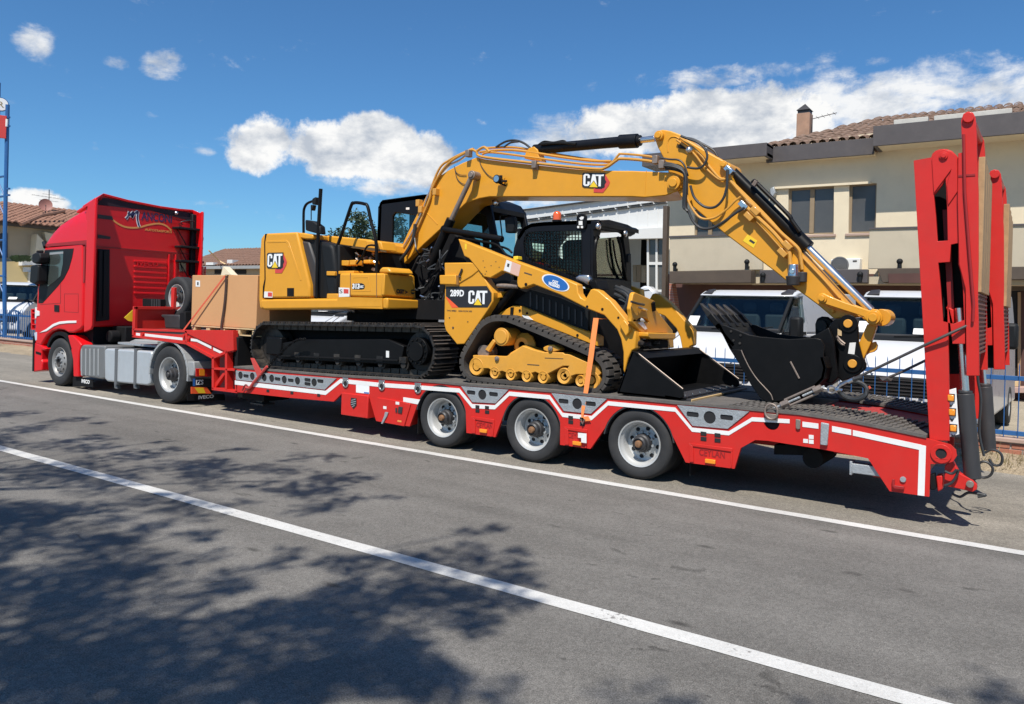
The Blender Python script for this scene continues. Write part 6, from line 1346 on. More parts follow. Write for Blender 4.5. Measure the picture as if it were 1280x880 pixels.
# mesh guard over the side window
mg = MB(); gx0, gx1 = 655, 727
for k in range(19):
    px_ = 656 + k * 3.9; mg.px([(px_, 289), (px_ + .9, 289), (px_ + 1.6, 347), (px_ + .7, 347)], YC0 - .004, YC0 + .004)
for k in range(15):
    py_ = 291 + k * 3.9; mg.px([(654, py_), (727, py_ - 1.0 + 3.0), (727, py_ - 1.0 + 3.9), (654, py_ + .9)], YC0 + .0045, YC0 + .012)
part('window_guard', mg, BLK, LD)
m = MB(); m.px(wn, YC0 + .03, YC0 + .035); part('cab_window', m, GLS, LD)
m = MB(); m.extr(q2, (0, .005, 0)); part('cab_window', m, GLS, LD); m = MB(); m.extr(q1, (.005, 0, 0)); part('cab_window', m, GLS, LD)
c = S(715, 335, 9.0); m = MB(); m.box(c.x - .5, c.x + .0, 8.75, 9.3, 1.85, 2.0); m.px([(706, 328), (709, 320), (716, 319), (719, 325), (718, 345), (706, 345)], 8.8, 9.2); part('operator_seat', m, INTR, LD, .03)
ld([(657, 328), (672, 327.5), (676, 333), (672, 336)], 8.62, 8.9, 'arm_rest', REDL, .02)
# front frame and door
xf = S(738, 320, YC0).x
def fx(pts, nm, mm, dx=.04, bev=.006, x=None): m = MB(); m.pxx(pts, xf if x is None else x, dx); return part(nm, m, mm, LD, bev)
fx([(738, 284), (745, 282), (748, 290), (744.5, 300), (742, 315), (743, 350), (738, 361)], 'front_post', CABBLK); fx([(776, 285), (781, 284), (783, 300), (786, 330), (786, 352), (780, 352), (779, 320), (776, 300)], 'front_post', CABBLK)
fx([(738, 276), (752, 275), (775, 281), (784, 286), (784.5, 293), (779, 296), (772, 291), (748, 288), (738, 288)], 'front_header', CABBLK, .12, .015)
fx([(743, 348), (786, 350), (786, 366), (770, 374), (745, 366), (738, 361)], 'front_sill', CABBLK)
fx([(745.5, 300), (750, 297), (772, 297), (776, 302), (778, 330), (778, 348), (744, 346), (743.5, 315)], 'front_window', GLS, .006, 0)
m = MB(); P = smooth_path([XP(744.5, 348, xf + .07), XP(743.5, 318, xf + .07), XP(744.5, 303, xf + .07), XP(748, 296, xf + .07)]); m.tube(P, .022, 8); part('grab_rail', m, BLK, LD)
m = MB(); m.tube(smooth_path([XP(772, 296, xf + .06), XP(776, 310, xf + .08), XP(780, 335, xf + .08), XP(783, 350, xf + .06)]), .02, 8); m.tube(smooth_path([XP(766, 300, xf + .05), XP(770, 325, xf + .06), XP(777, 344, xf + .06)]), .012, 6); part('grab_rail', m, BLK, LD)
fx([(780, 318), (784, 317), (784, 328), (780, 328)], 'side_mirror', PLAST, .06, .01)
for (px_, py_) in ((748, 283), (781.5, 292)): m = MB(); m.ico(XP(px_, py_, xf + .14), .045, 2, (.7, 1, 1)); part('work_lamp', m, CHR, LD)
# head lamp, beacon, sticker plate
ld([(718.5, 346.5), (724, 343), (736, 343.5), (737.5, 349), (735, 357), (728, 353), (719, 350)], YC0 - .10, YC0 - .0, 'head_lamp', CHR, .02)
c = S(696.3, 276.5, 8.95); m = MB(); m.cyl(c - EZ * .02, c + EZ * .015, .065, n=18); bs_ = part('beacon_base', m, BLK, LD); m = MB(); m.lathe([(.056, .0), (.056, .075), (.048, .10), (.028, .115), (.001, .118)], c + EZ * .015, (0, 0, 1), n=18); part('beacon_lens', m, mat('orange_lens', (.75, .12, .03), .15, coat=.5), bs_)
ld([(720, 283), (720.5, 271), (722.5, 268), (727, 267), (731.5, 267.5), (733.5, 270.5), (733, 280), (731, 286), (723, 286)], YC0 - .03, YC0 - .01, 'bracket_plate', BLK, .008)
m = MB(); m.px([(724, 272.5), (727, 270.5), (729.8, 271), (729, 274), (726, 275)], YC0 - .034, YC0 - .0305); m.px([(723.3, 276.3), (728, 276), (728, 281.3), (723.4, 281.3)], YC0 - .034, YC0 - .0305); m.px([(721.5, 282.5), (724, 282.3), (724, 285.2), (721.5, 285)], YC0 - .034, YC0 - .0305); m.px([(726, 282.5), (728.7, 282.3), (728.7, 285.2), (726, 285)], YC0 - .034, YC0 - .0305); part('plate_marks', m, WHT, LD)
ld([(641.5, 320.5), (647, 320), (647.5, 324.5), (641.8, 325)], YC0 - .3, YC0 - .2, 'warning_lamp', LOGOY, .006)
# hoses at the front of the cab, coupler frame, far arm end
ld([(735, 352), (745, 350), (748, 362), (740, 362)], YC0 - .1, YC0 + .2, 'hydraulic_block', BLK, .01)
rr = random.Random(21)
for k in range(9):
    a = XP(rr.uniform(765, 783), rr.uniform(358, 372), xf + .25); b = a + Vector((.15, rr.uniform(-.1, .1), -.3)); m = MB(); m.tube(smooth_path([a, (a + b) / 2 + Vector((.12, 0, .05)), b]), .022, 7); part('hydraulic_hose', m, HOSE, LD)
xk = S(790, 405, YA).x
def kx(pts, nm, mm, dx=.05, bev=.01, holes=None, x=None): m = MB(); m.pxx(pts, xk if x is None else x, dx, holes); return part(nm, m, mm, LD, bev)
kx([(786.5, 367.5), (788.5, 365), (814, 376), (813, 383.5), (836.5, 413), (838, 434.5), (830, 435), (829.5, 417), (828, 415.5), (796, 415), (793.5, 412), (784, 402), (784.5, 396), (783, 386)], 'coupler_frame', YEL, .05, .01, [[(790.5, 401), (794, 397.5), (799, 396.5), (804, 399), (806.5, 402.5)]])
kx([(794, 415), (829.5, 416), (829.5, 422.5), (826, 423.5), (797, 423), (794, 420)], 'coupler_crossbar', YEL, .16, .01)
kx([(797, 403.5), (804, 402.5), (809, 411), (806, 412)], 'sticker', LOGOW, .003, 0, None, xk + .052)
kx([(797, 425), (800, 424), (827, 424.5), (828.5, 434), (797, 436)], 'coupler_latch', MBLK, .1, .01, None, xk - .05)
for (px_, py_, w_) in ((801, 429, .05), (808, 430, .06), (820, 428, .05)): m = MB(); m.ico(XP(px_, py_, xk + .06), w_, 1, (1, 1.4, .8)); part('latch_casting', m, STEELBLK, LD)
m = MB(); m.cyl(XP(815, 378, xk + .05), XP(816.5, 388, xk + .05), .035, n=10); part('arm_hose_end', m, BLK, LD)
m = MB(); m.tube(smooth_path([XP(789, 377, xk + .07), XP(797, 379.5, xk + .09), XP(805, 381, xk + .07)]), .014, 6); part('coupler_hose', m, HOSE, LD)
m = MB(); m.tube(smooth_path([XP(798, 384, xk + .07), XP(803, 386, xk + .08), XP(808, 387.5, xk + .06)]), .014, 6); part('coupler_hose', m, CHR, LD)
# bucket
YQ0, YQ1 = 8.0, 9.86
side_ = [(790, 439), (795, 441), (853.2, 487.5), (854, 496.5), (844, 499.5), (805, 497), (771.5, 491.5), (775, 482)]
ld(side_, YQ0, YQ0 + .03, 'loader_bucket_side', BLK, .004)
ssd = [S(*p, YQ0) for p in side_]
m = MB(); m.extr([(v.x, YQ1 - .03, v.z) for v in ssd], (0, .03, 0)); part('loader_bucket_side', m, BLK, LD, .004)
tA, tB, bA, bB, bC = S(790, 439, YQ0), S(797, 447, YQ0), S(776, 484, YQ0), S(795, 494, YQ0), S(856, 497, YQ0)
m = MB(); th = .02
pl_ = [tA, S(775, 482, YQ0), S(771.5, 491.5, YQ0), S(844, 499.5, YQ0), S(858, 500, YQ0)]
for i in range(4):
    a, b = pl_[i], pl_[i + 1]; t = (b - a).normalized(); n_ = Vector((-t.z, 0, t.x)) * .02
    m.extr([a, b, b + n_, a + n_], (0, YQ1 - YQ0, 0))
part('loader_bucket_shell', m, BLK, LD)
m = MB(); a = S(790, 439, YQ0); b = S(797, 440.5, YQ0); c = S(803, 448.5, YQ0); m.extr([a, b, c, c - EX * .06], (0, YQ1 - YQ0, 0)); part('loader_bucket_top_bar', m, BLK, LD, .004)
for (yy, nm) in ((YQ1 - .015, 'bucket_edge_glint'), (YQ0 + .015, 'bucket_edge_glint')):
    e0_, e1_ = S(796, 441.5, YQ0), S(853, 487, YQ0); m = MB(); m.tube([(e0_.x, yy, e0_.z + .006), (e1_.x, yy, e1_.z + .006)], .007, 6); part(nm, m, TBK, LD)  # thin lighter tubes added as highlights on the side plate edges
a = S(853, 497.5, YQ0); m = MB(); m.extr([a - EX * .2 + EZ * .012, a + EX * .10 - EZ * .01, a + EX * .10 - EZ * .028, a - EX * .2 - EZ * .012], (0, YQ1 - YQ0, 0)); ce = part('cutting_edge', m, DGREY, LD)
m = MB(); m.extr([a + EX * .098 - EZ * .006, a + EX * .108 - EZ * .012, a + EX * .108 - EZ * .03, a + EX * .098 - EZ * .03], (0, 1.0, 0)); part('edge_lit_strip', m, mat('lit_edge_tan', (.55, .38, .18), .6), ce)  # tan strip: light on the cutting edge put into its colour
for k in range(8): m = MB(); c = a + Vector((-.02, .12 + k * .22, .014)); m.cyl(c, c + EZ * .012, .014, n=8); part('edge_bolt', m, CHR, ce)

# ================================================================== lashings
def strip(pts, w, y, axis=EX):
    m = MB(); P = pts
    for i in range(len(P) - 1): m.extr([P[i] - axis * w[i], P[i] + axis * w[i], P[i + 1] + axis * w[i + 1], P[i + 1] - axis * w[i + 1]], (0, .006, 0))
    return m
P = [S(745, 397.5, 8.0), S(742, 420, 7.97), S(738, 450, 7.94), S(733, 485, 7.91), S(729, 510, 7.885), S(727.5, 522, 7.88)]
m = strip(P, [.034, .034, .034, .03, .022, .012], 0); m.box(P[0].x - .034, P[0].x + .034, 8.0, 8.5, P[0].z - .012, P[0].z - .006)
m.px([(728.5, 521), (735, 520), (738, 526), (731, 526.5)], 7.875, 7.882)
o = solo('orange_strap', m, ORS, 'bright orange ratchet strap tying the loader track down to the trailer side', 'strap', P[3])
m = MB(); m.tube([S(726, 524, 7.87), S(728, 530, 7.87), S(731, 524, 7.87)], .008, 6); part('strap_hook', m, TBK, o)
# chain over the left track with red tensioner
CH = thing('lashing_chain', 'black lashing chain with red lever tensioner at the front of the excavator track', 'chain', S(325, 470, 7.88))
cpth = pxpath([(380, 424), (372, 425), (362, 431), (352, 440), (343, 449), (336, 459), (331, 468), (326, 474)], 7.90)
ac = [0]
for i in range(len(cpth) - 1): ac.append(ac[-1] + (cpth[i + 1] - cpth[i]).length)
lk = None; nl = int(ac[-1] / .045)
for k in range(nl):
    s = k * ac[-1] / nl; i = max(a for a in range(len(cpth)) if ac[a] <= s); i = min(i, len(cpth) - 2); p = cpth[i]; t = (cpth[i + 1] - cpth[i]).normalized()
    if lk is None:
        m = MB(); m.tube([(.036 * cos(a), 0, .018 * sin(a)) for a in [2 * pi * j / 10 for j in range(10)]], .0075, 5, True); lk = part('chain_link', m, BLK, CH, loc=p); c_ = lk
    else: c_ = dup(lk, CH, p)
    c_.rotation_euler = (radians(90 if k % 2 else 0), -atan2(t.z, t.x), 0)
m = MB(); m.tube(pxpath([(307.5, 484), (312, 484.5), (318, 477), (326, 467.5), (334, 458)], 7.87), .022, 8); m.px([(313, 447.5), (316, 448), (324, 462), (326, 468), (322, 471), (318, 462)], 7.85, 7.88); part('tension_lever', m, mat('tensioner_red', (.55, .06, .05), .5, dirt=.3), CH)
m = MB(); m.tube(pxpath([(303, 488), (307, 481), (311, 486), (306, 488)], 7.87), .012, 6); part('tension_hook', m, mat('hook_dark_red', (.2, .03, .03), .5), CH)
# cable and turnbuckle from the bucket to the ramp
TB = thing('turnbuckle', 'rusty steel turnbuckle and wire rope running from the deck up to the ramp', 'turnbuckle', S(985, 504, 7.98))
yt_ = 8.0
a = S(977, 506.5, yt_); b = S(1027, 484.5, yt_); t = (b - a).normalized(); n_ = Vector((-t.z, 0, t.x))
m = MB()
for sg_ in (1, -1): m.tube([a + t * .05 + n_ * .035 * sg_, b - t * .05 + n_ * .035 * sg_], .012, 8)
m.cyl(a, a + t * .08, .035, n=10); m.cyl(b - t * .08, b, .035, n=10); part('turnbuckle_body', m, TBK, TB)
m = MB(); m.cyl(a + t * .03, a + t * .2, .012, n=8); m.cyl(b - t * .2, b + t * .03, .012, n=8); m.cyl(a - t * .1, a, .014, n=8); part('threaded_rod', m, GALV, TB)
e = S(1039, 487, yt_); m = MB(); m.tube([e + Vector((.04 * cos(q), 0, .034 * sin(q))) for q in [2 * pi * i / 14 for i in range(14)]], .009, 6, True); m.tube([b, e - EX * .04], .012, 6); part('ring', m, CHR, TB)
m = MB(); m.ico(S(1048, 487, yt_), .03, 1, (1.5, 1, .7)); m.tube([S(1044, 486, yt_), S(1062, 476, yt_)], .010, 6); m.tube([S(1049, 482, yt_), S(1064, 474.5, yt_)], .010, 6); m.cyl(S(1060, 477.5, yt_), S(1069, 473, yt_), .02, n=8); part('shackle', m, CHR, TB)
m = MB(); m.tube([S(1068, 473.5, yt_), S(1155, 432, yt_ - .08), S(1185, 418, yt_ - .1), S(1222, 401, yt_ - .05)], .013, 8); part('wire_rope', m, WIRE, TB)
m = MB(); m.cyl(S(1078, 471, yt_), S(1066, 474.5, yt_), .022, n=8); part('rope_clamp', m, DGREY, TB)
m = MB(); m.tube([S(1105, 474, 8.6), S(1125, 466, 8.6), S(1158, 450, 8.6)], .013, 8); m.ico(S(1107, 474, 8.6), .05, 1, (1.5, 1, .6)); solo('second_rope', m, WIRE, 'short dark rope ending in a black hook left of the near ramp', 'rope', S(1107, 474, 8.6))
m = MB(); c = S(1066, 488, 8.3); m.tube([c + Vector((.13 * cos(q), .02 * sin(q * 2), .09 * sin(q))) for q in [2 * pi * i / 20 for i in range(20)]], .022, 8, True); m.tube([c + Vector((.12 * cos(q), .03 + .02 * sin(q), .08 * sin(q))) for q in [2 * pi * i / 20 for i in range(20)]], .02, 8, True); solo('hose_coil', m, HOSE, 'small coil of black hose hanging below the bucket coupler', 'hose', c)
m = MB(); m.extr([S(1079, 487, 8.35), S(1087, 482, 8.35), S(1089, 485, 8.35), S(1081, 490, 8.35)], (0, .01, 0)); solo('strap_end', m, REDS, 'short end of a red strap beside the black hose coil', 'strap', S(1084, 486, 8.35))
# ================================================================== low brick wall and blue railing
YW = 11.95
def wall_thing(x0, x1, label, bricks):
    t_ = thing('brick_wall', label, 'wall', ((x0 + x1) / 2, YW + .1, 0))
    m = MB(); m.box(x0, x1, YW + .008, YW + .21, -.05, .30); part('mortar_core', m, MORT if bricks else brick_far, t_)
    cap = None; x = x0
    while x < x1 - .01:
        w = min(1.0, x1 - x)
        if cap is None or w < .99: m = MB(); m.box(-w / 2, w / 2, -.03, .25, 0, .05); cap2 = part('coping_slab', m, CONC, t_, .006, loc=(x + w / 2, YW, .30)); cap = cap or cap2
        else: dup(cap, t_, (x + w / 2 , YW, .30))
        x += 1.004
    if bricks:
        b0 = None; rr = random.Random(6)
        for r in range(4):
            x = x0 + (.13 if r % 2 else 0)
            while x < x1 - .2:
                lc = (x + .125, YW + .02 + rr.uniform(-.003, .003), .035 + r * .072)
                if b0 is None: m = MB(); m.box(-.12, .12, -.022, .02, -.03, .03); b0 = part('brick', m, BRK, t_, .004, 1, loc=lc)
                else: dup(b0, t_, lc)
                x += .26
    return t_
# brick material for the stretch too far away to tell bricks apart
brick_far = bpy.data.materials.new('brickwork'); brick_far.use_nodes = True
t_ = brick_far.node_tree; bk_ = t_.nodes.new('ShaderNodeTexBrick'); tx_ = t_.nodes.new('ShaderNodeTexCoord'); mp_ = t_.nodes.new('ShaderNodeMapping'); mp_.inputs['Rotation'].default_value = (radians(90), 0, 0)
bk_.inputs['Scale'].default_value = 1; bk_.inputs['Brick Width'].default_value = .26; bk_.inputs['Row Height'].default_value = .072; bk_.inputs['Mortar Size'].default_value = .006
bk_.inputs['Color1'].default_value = (.40, .155, .095, 1); bk_.inputs['Color2'].default_value = (.30, .11, .075, 1); bk_.inputs['Mortar'].default_value = (.34, .29, .25, 1)
t_.links.new(tx_.outputs['Object'], mp_.inputs['Vector']); t_.links.new(mp_.outputs[0], bk_.inputs['Vector']); t_.links.new(bk_.outputs['Color'], t_.nodes['Principled BSDF'].inputs['Base Color']); t_.nodes['Principled BSDF'].inputs['Roughness'].default_value = .9
wall_thing(-5.2, 2.4, 'low brick wall with pale coping behind the trailer tail and ramps', True)
wall_thing(-46, -5.2, 'long low brick wall running behind the lorry to the left edge', False)
def railing(x0, x1, label, n_parts):
    t_ = thing('blue_railing', label, 'fence', ((x0 + x1) / 2, YW + .1, .35))
    for z in (.41, 1.12):
        m = MB(); m.box(x0, x1, YW + .085, YW + .115, z - .03, z + .03); part('rail', m, BLUEP, t_, .003)
    m = MB()
    x = x0
    while x < x1: m.box(x - .025, x + .025, YW + .075, YW + .125, .33, 1.24); x += 2.0
    part('fence_posts', m, BLUEP, t_)
    x = x0 + .07; pk_ = None; far_ = MB()
    while x < x1:
        if n_parts:
            if pk_ is None: m = MB(); m.cyl((0, 0, -.44), (0, 0, .48), .0065, n=6); m.cyl((0, 0, .48), (0, 0, .52), .0065, .001, n=6); pk_ = part('picket', m, BLUEP, t_, loc=(x, YW + .07, .80))
            else: dup(pk_, t_, (x, YW + .07, .80))
        else: far_.box(x - .008, x + .008, YW + .06, YW + .076, .36, 1.3)
        x += .155
    if not n_parts: tag(part('pickets', far_, BLUEP, t_), kind='stuff')
railing(-5.2, 2.4, 'blue metal railing on the brick wall behind the trailer tail', True)
railing(-46, -5.2, 'long blue metal railing behind the lorry and at the left edge', False)

# ================================================================== vans
def make_van(loc, yaw, label, group='parked white vans', mirror=True):
    v = thing('white_van', label, 'van', loc, group)
    v.scale = (1.03, 1.0, 1.05); base = Vector(loc); v.location = (0, 0, 0); ORG[v] = Vector((0, 0, 0))
    Wd = .98
    def vp(nm, mb, mm, bev=0, par=None): o = part(nm, mb, mm, par or v, bev); return o
    def taper(mb):
        for q in mb.v:
            k = 1 - .085 * max(0, q.z - 1.25) / .95; kf = 1 - .10 * max(0, .5 - q.y) / .5; q.x *= k * kf
        return mb
    m = MB(); m.yz([(.06, .34), (-.02, .42), (-.02, .72), (.06, .86), (.14, 1.04), (.42, 1.26), (.86, 1.46), (1.6, 1.46), (5.1, 1.46), (5.15, .34)], -Wd, Wd); vp('body', taper(m), VANW, .05)
    m = MB(); m.yz([(1.62, 2.11), (1.85, 2.185), (2.4, 2.215), (5.0, 2.215), (5.1, 2.1), (5.12, 1.45), (2.05, 1.45), (2.0, 2.08), (1.66, 2.06)], -Wd, Wd); vp('cargo_body', taper(m), VANW, .05)
    m = MB(); m.yz([(1.55, 2.09), (1.75, 2.17), (2.1, 2.205), (2.1, 2.14), (1.7, 2.05)], -Wd, Wd); vp('roof', taper(m), VANW, .03)
    for s in (-1, 1):
        m = MB(); m.extr([(s * .93, .84, 1.44), (s * .88, 1.60, 2.10), (s * .86, 1.72, 2.10), (s * .91, .98, 1.44)], (-s * .05, 0, 0)); vp('windscreen_pillar', m, PLAST)
        m = MB(); m.extr([(s * .975, .95, 1.44), (s * .895, 1.68, 2.10), (s * .9, 1.98, 2.08), (s * .965, 2.06, 1.44)], (-s * .012, 0, 0), None); vp('side_window', m, DGL)
        m = MB(); m.extr([(s * .97, 1.90, 1.44), (s * .885, 1.90, 2.12), (s * .885, 2.08, 2.12), (s * .97, 2.08, 1.44)], (-s * .05, 0, 0)); vp('door_pillar', m, VANW, .01)
        m = MB(); m.extr([(s * .96, .86, 1.43), (s * .97, 2.0, 1.43), (s * .97, 2.0, 1.48), (s * .96, .9, 1.48)], (s * .012, 0, 0)); vp('window_seal', m, PLAST)
        if mirror: m = MB(); m.box(s * 1.16 - .10, s * 1.16 + .10, .92, 1.12, 1.38, 1.74); mm_ = vp('mirror', m, PLAST, .045); m = MB(); m.box(min(s * .95, s * 1.1), max(s * .95, s * 1.1), .98, 1.05, 1.40, 1.46); vp('mirror_arm', m, PLAST, .01, mm_)
        m = MB(); m.extr([(s * .62, .02, .90), (s * .90, .10, .92), (s * .86, .36, 1.22), (s * .74, .26, 1.14)], (0, -.02, .02)); vp('head_lamp', m, mat('van_lamp', (.6, .63, .66), .1, coat=.5) if 'van_lamp' not in MATS else MATS['van_lamp'], .01)
        m = MB(); m.extr([(s * .66, 1.60, 2.11), (s * .86, 1.63, 2.09), (s * .84, 1.86, 2.17), (s * .70, 1.86, 2.185)], (0, -.02, .035)); vp('roof_cap', m, DGREY, .01)
        for yy in (.85, 4.2):
            m = MB(); m.lathe([(.20, -.01), (.30, -.02), (.34, .01), (.34, .2), (.1, .22)], (s * .95, yy, .34), (-s, 0, 0), 24); w_ = vp('wheel', m, RUB); m = MB(); m.lathe([(.2, .0), (.18, .02), (.02, .0)], (s * .955, yy, .34), (-s, 0, 0), 16); vp('wheel_trim', m, RIM, 0, w_)
    m = MB(); m.add([(-.90, .86, 1.45), (.90, .86, 1.45), (.845, 1.63, 2.09), (-.845, 1.63, 2.09)], [[0, 1, 2, 3]]); m.add([(-.90, .87, 1.445), (.90, .87, 1.445), (.845, 1.64, 2.085), (-.845, 1.64, 2.085)], [[3, 2, 1, 0]]); vp('windscreen', m, DGL)
    m = MB(); m.extr([(-.92, .80, 1.43), (.92, .80, 1.43), (.90, .90, 1.485), (-.90, .90, 1.485)], (0, -.005, .012)); vp('windscreen_seal', m, PLAST)
    m = MB(); m.box(-.8, .8, -.05, .09, .70, .96); gr_ = vp('grille', m, PLAST, .02)
    m = MB()
    for k in range(5): m.box(-.78, .78, -.062, -.045, .725 + k * .047, .738 + k * .047)
    vp('grille_bars', m, DGREY, 0, gr_)
    m = MB(); m.box(-.98, .98, -.06, .08, .28, .42); vp('bumper', m, PLAST, .03)
    for k in range(9): m = MB(); m.box(-.74 + k * .165, -.63 + k * .165, -.066, -.04, .655, .69); vp('grille_tooth', m, VANW, .004)
    for s in (-1, 1):
        m = MB(); m.tube(smooth_path([(s * .62, .82, 1.452), (s * .60, .45, 1.29), (s * .50, .18, 1.10), (s * .42, .07, .98)]), .012, 6); vp('bonnet_crease', m, VANW)
        m = MB(); m.tube(smooth_path([(s * .80, .80, 1.44), (s * .84, .42, 1.26), (s * .82, .20, 1.12)]), .007, 5); vp('bonnet_gap', m, PLAST)
    m = MB(); m.box(-.9, .9, .95, 1.9, 1.42, 1.475); m.box(-.9, .9, .90, 1.25, 1.46, 1.53); vp('dashboard', m, INTR, .02)
    for s in (-.5, .0, .5):
        m = MB(); m.box(s - .2, s + .2, 1.75, 1.9, 1.46, 1.78); m.box(s - .12, s + .12, 1.76, 1.88, 1.80, 1.98); vp('seat', m, mat('seat_cloth', (.10, .105, .115), .9, var=.15) if 'seat_cloth' not in MATS else MATS['seat_cloth'], .05)
    m = MB(); m.box(-.9, .9, 1.98, 2.0, 1.46, 2.12); vp('cab_partition', m, INTR)
    for (xx, w_, h_) in ((-.74, .10, .12), (.1, .16, .06)):
        y_ = .95; z_ = 1.535; m = MB(); m.extr([(xx - w_, y_, z_), (xx + w_, y_, z_), (xx + w_, y_ + h_ * 1.2, z_ + h_ * 1.4), (xx - w_, y_ + h_ * 1.2, z_ + h_ * 1.4)], (0, -.004, .004)); vp('paper_sheet', m, WHT)
    m = MB(); m.tube([(-.3, .86, 1.50), (.2, .89, 1.53), (.55, .92, 1.56)], .010, 6); m.tube([(.25, .86, 1.50), (.6, .9, 1.53), (.8, .92, 1.56)], .010, 6); vp('wiper', m, PLAST)
    m = MB(); m.add([(-.5, 1.25, 1.35), (.5, 1.25, 1.35), (.5, .5, 1.31), (-.5, .5, 1.31)], [[0, 1, 2, 3]])
    v.location = base; v.rotation_euler = (0, 0, yaw); return v
def vcopy(v, loc, yaw, label):
    c = v.copy(); COL.objects.link(c); c.location = loc; c.rotation_euler = (0, 0, yaw); c['label'] = label
    for k in kids(v):
        kc = k.copy(); COL.objects.link(kc); kc.parent = c
        for g in kids(k): gc = g.copy(); COL.objects.link(gc); gc.parent = kc
    return c
van = make_van((-4.92, 13.05, 0), radians(-6), 'white van facing the road, behind the excavator bucket teeth')
vcopy(van, (-1.72, 12.45, 0), radians(-2), 'white van half hidden by the red rear ramps')
v3 = S(388, 398, 13.2); vcopy(van, (v3.x, 12.6, 0), radians(3), 'white van whose bonnet shows under the excavator counterweight')
v4 = S(12, 385, 14.2); vcopy(van, (v4.x + .2, 13.6, 0), radians(38), 'white van by the blue sign mast at the left edge')

# ================================================================== house on the right
YH = 22.37
HS = thing('beige_house', 'beige two-storey house with tiled roof, grey eaves and brown ground floor', 'house', (-3, 26, 0))
hx0 = S(833, 300, YH).x; hx1 = 6.0
def hs(pts, y0, y1, nm, mm, bev=0, holes=None, par=None): m = MB(); m.px(pts, y0, y1, holes); return part(nm, m, mm, par or HS, bev)
zs_ = S(1000, 345, YH).z
wA = [(985.5, 235.8), (1042.5, 232.3), (1042, 292.5), (985, 293)]; wB = [(1061.5, 230.3), (1096, 228.8), (1094.5, 291), (1060.5, 291.5)]; wC = [(868, 285), (905, 285), (905, 300), (868, 300)]
wp = lambda L2: [(S(*p, YH).x, S(*p, YH).z) for p in L2]
m = MB(); m.xz([(hx0, zs_), (hx1, zs_), (hx1, 6.9), (hx0, 6.6)], YH, YH + .25, [wp(wA), wp(wB), wp([(868, 262), (907, 262), (907, 298), (868, 298)])]); part('upper_wall', m, CREAM, HS)
m = MB(); m.box(hx0, hx0 + .3, YH + .25, 34, 0, 6.6); m.box(hx1 - .3, hx1, YH + .25, 34, 0, 6.6); m.box(hx0, hx1, 33.7, 34, 0, 6.6); part('side_wall', m, CREAM, HS)
for (wq, mull) in ((wA, 1014), (wB, None), ([(868, 262), (907, 262), (907, 298), (868, 298)], 887)):
    q = wp(wq); fx0, fz1 = q[0]; fx1, fz0 = q[2]; fz1 = max(q[0][1], q[1][1]); fx0 = min(q[0][0], q[3][0])
    m = MB(); b_ = .07; m.xz([(fx0, fz0), (fx1, fz0), (fx1, fz1), (fx0, fz1)], YH + .08, YH + .16, [[(fx0 + b_, fz0 + .05), (fx1 - .04, fz0 + .05), (fx1 - .04, fz1 - .05), (fx0 + b_, fz1 - .05)]])
    if mull: xm = S(mull, 265, YH).x; m.box(xm - .06, xm + .06, YH + .07, YH + .16, fz0 + .05, fz1 - .05)
    w_ = part('window', m, mat('window_wood', (.26, .19, .115), .6) if 'window_wood' not in MATS else MATS['window_wood'], HS, .006)
    m = MB(); m.box(fx0 + b_, fx1 - .04, YH + .115, YH + .125, fz0 + .05, fz1 - .05); part('pane', m, WINGL, w_)
    m = MB(); m.box(fx0 - .06, fx1 + .06, YH - .05, YH + .06, fz0 - .07, fz0 - .002); part('sill', m, CONC, w_, .008)
    m = MB(); m.box(fx0, fx1, YH + .2, YH + .24, fz0, fz1); part('curtain', m, DARKIN, w_)
m = MB(); a, b = S(967, 233.5, YH - .1), S(1088, 226.5, YH - .1); m.extr([a, b, b - EZ * .06, a - EZ * .06], (0, .1, 0)); part('window_ledge', m, CREAM, HS)
hs([(962, 236), (967, 233), (969, 241), (964, 249)], YH - .2, YH - .02, 'wall_lamp', GALV, .02)
# eaves: three stepped runs of grey fascia with soffits
def eave(px0, px1, yb0, yb1, yt0, yt1, y, nm='eave'):
    a0, a1 = S(px0, yb0, y), S(px1, yb1, y); t0, t1 = S(px0, yt0, y), S(px1, yt1, y)
    zb = (a0.z + a1.z) / 2; zt = (t0.z + t1.z) / 2
    m = MB(); m.box(a0.x, a1.x, y, y + .08, zb, zt); f = part('fascia', m, FASC, HS, .006)
    m = MB(); m.box(a0.x, a1.x, y + .08, YH + .0, zb + .02, zb + .10); part('soffit', m, CREAM, HS)
    m = MB(); m.box(a0.x, a1.x, y + .01, YH + .0, zt - .08, zt - .02); part('gutter_top', m, FASC, HS)
    return a0.x, a1.x, zb, zt
e1 = eave(880, 958, 201, 195, 186, 177.5, 21.35); e2 = eave(957.5, 1092, 204.5, 191.5, 184.5, 172, 21.95); 
x3 = S(1091, 181, 21.42).x
za_ = S(1180, 175, 21.42); zt_ = S(1180, 149, 21.42)
m = MB(); m.box(x3, hx1 + .5, 21.42, 21.50, za_.z, zt_.z); part('fascia', m, FASC, HS, .006)
m = MB(); m.box(x3, x3 + .08, 21.50, 22.3, za_.z, zt_.z); part('fascia', m, FASC, HS, .006)
m = MB(); m.box(x3 + .08, hx1 + .5, 21.50, YH, za_.z + .02, za_.z + .1); part('soffit', m, CREAM, HS)
m = MB(); m.box(e1[1] - .08, e1[1], 21.43, 22.0, e1[2], e1[3]); part('fascia', m, FASC, HS)
m = MB(); m.box(hx0 - .4, e1[0] + .01, 21.35, 21.43, e1[2], e1[3]); m.box(hx0 - .4, e1[0], 21.43, YH, e1[2], e1[2] + .1); part('fascia', m, FASC, HS)
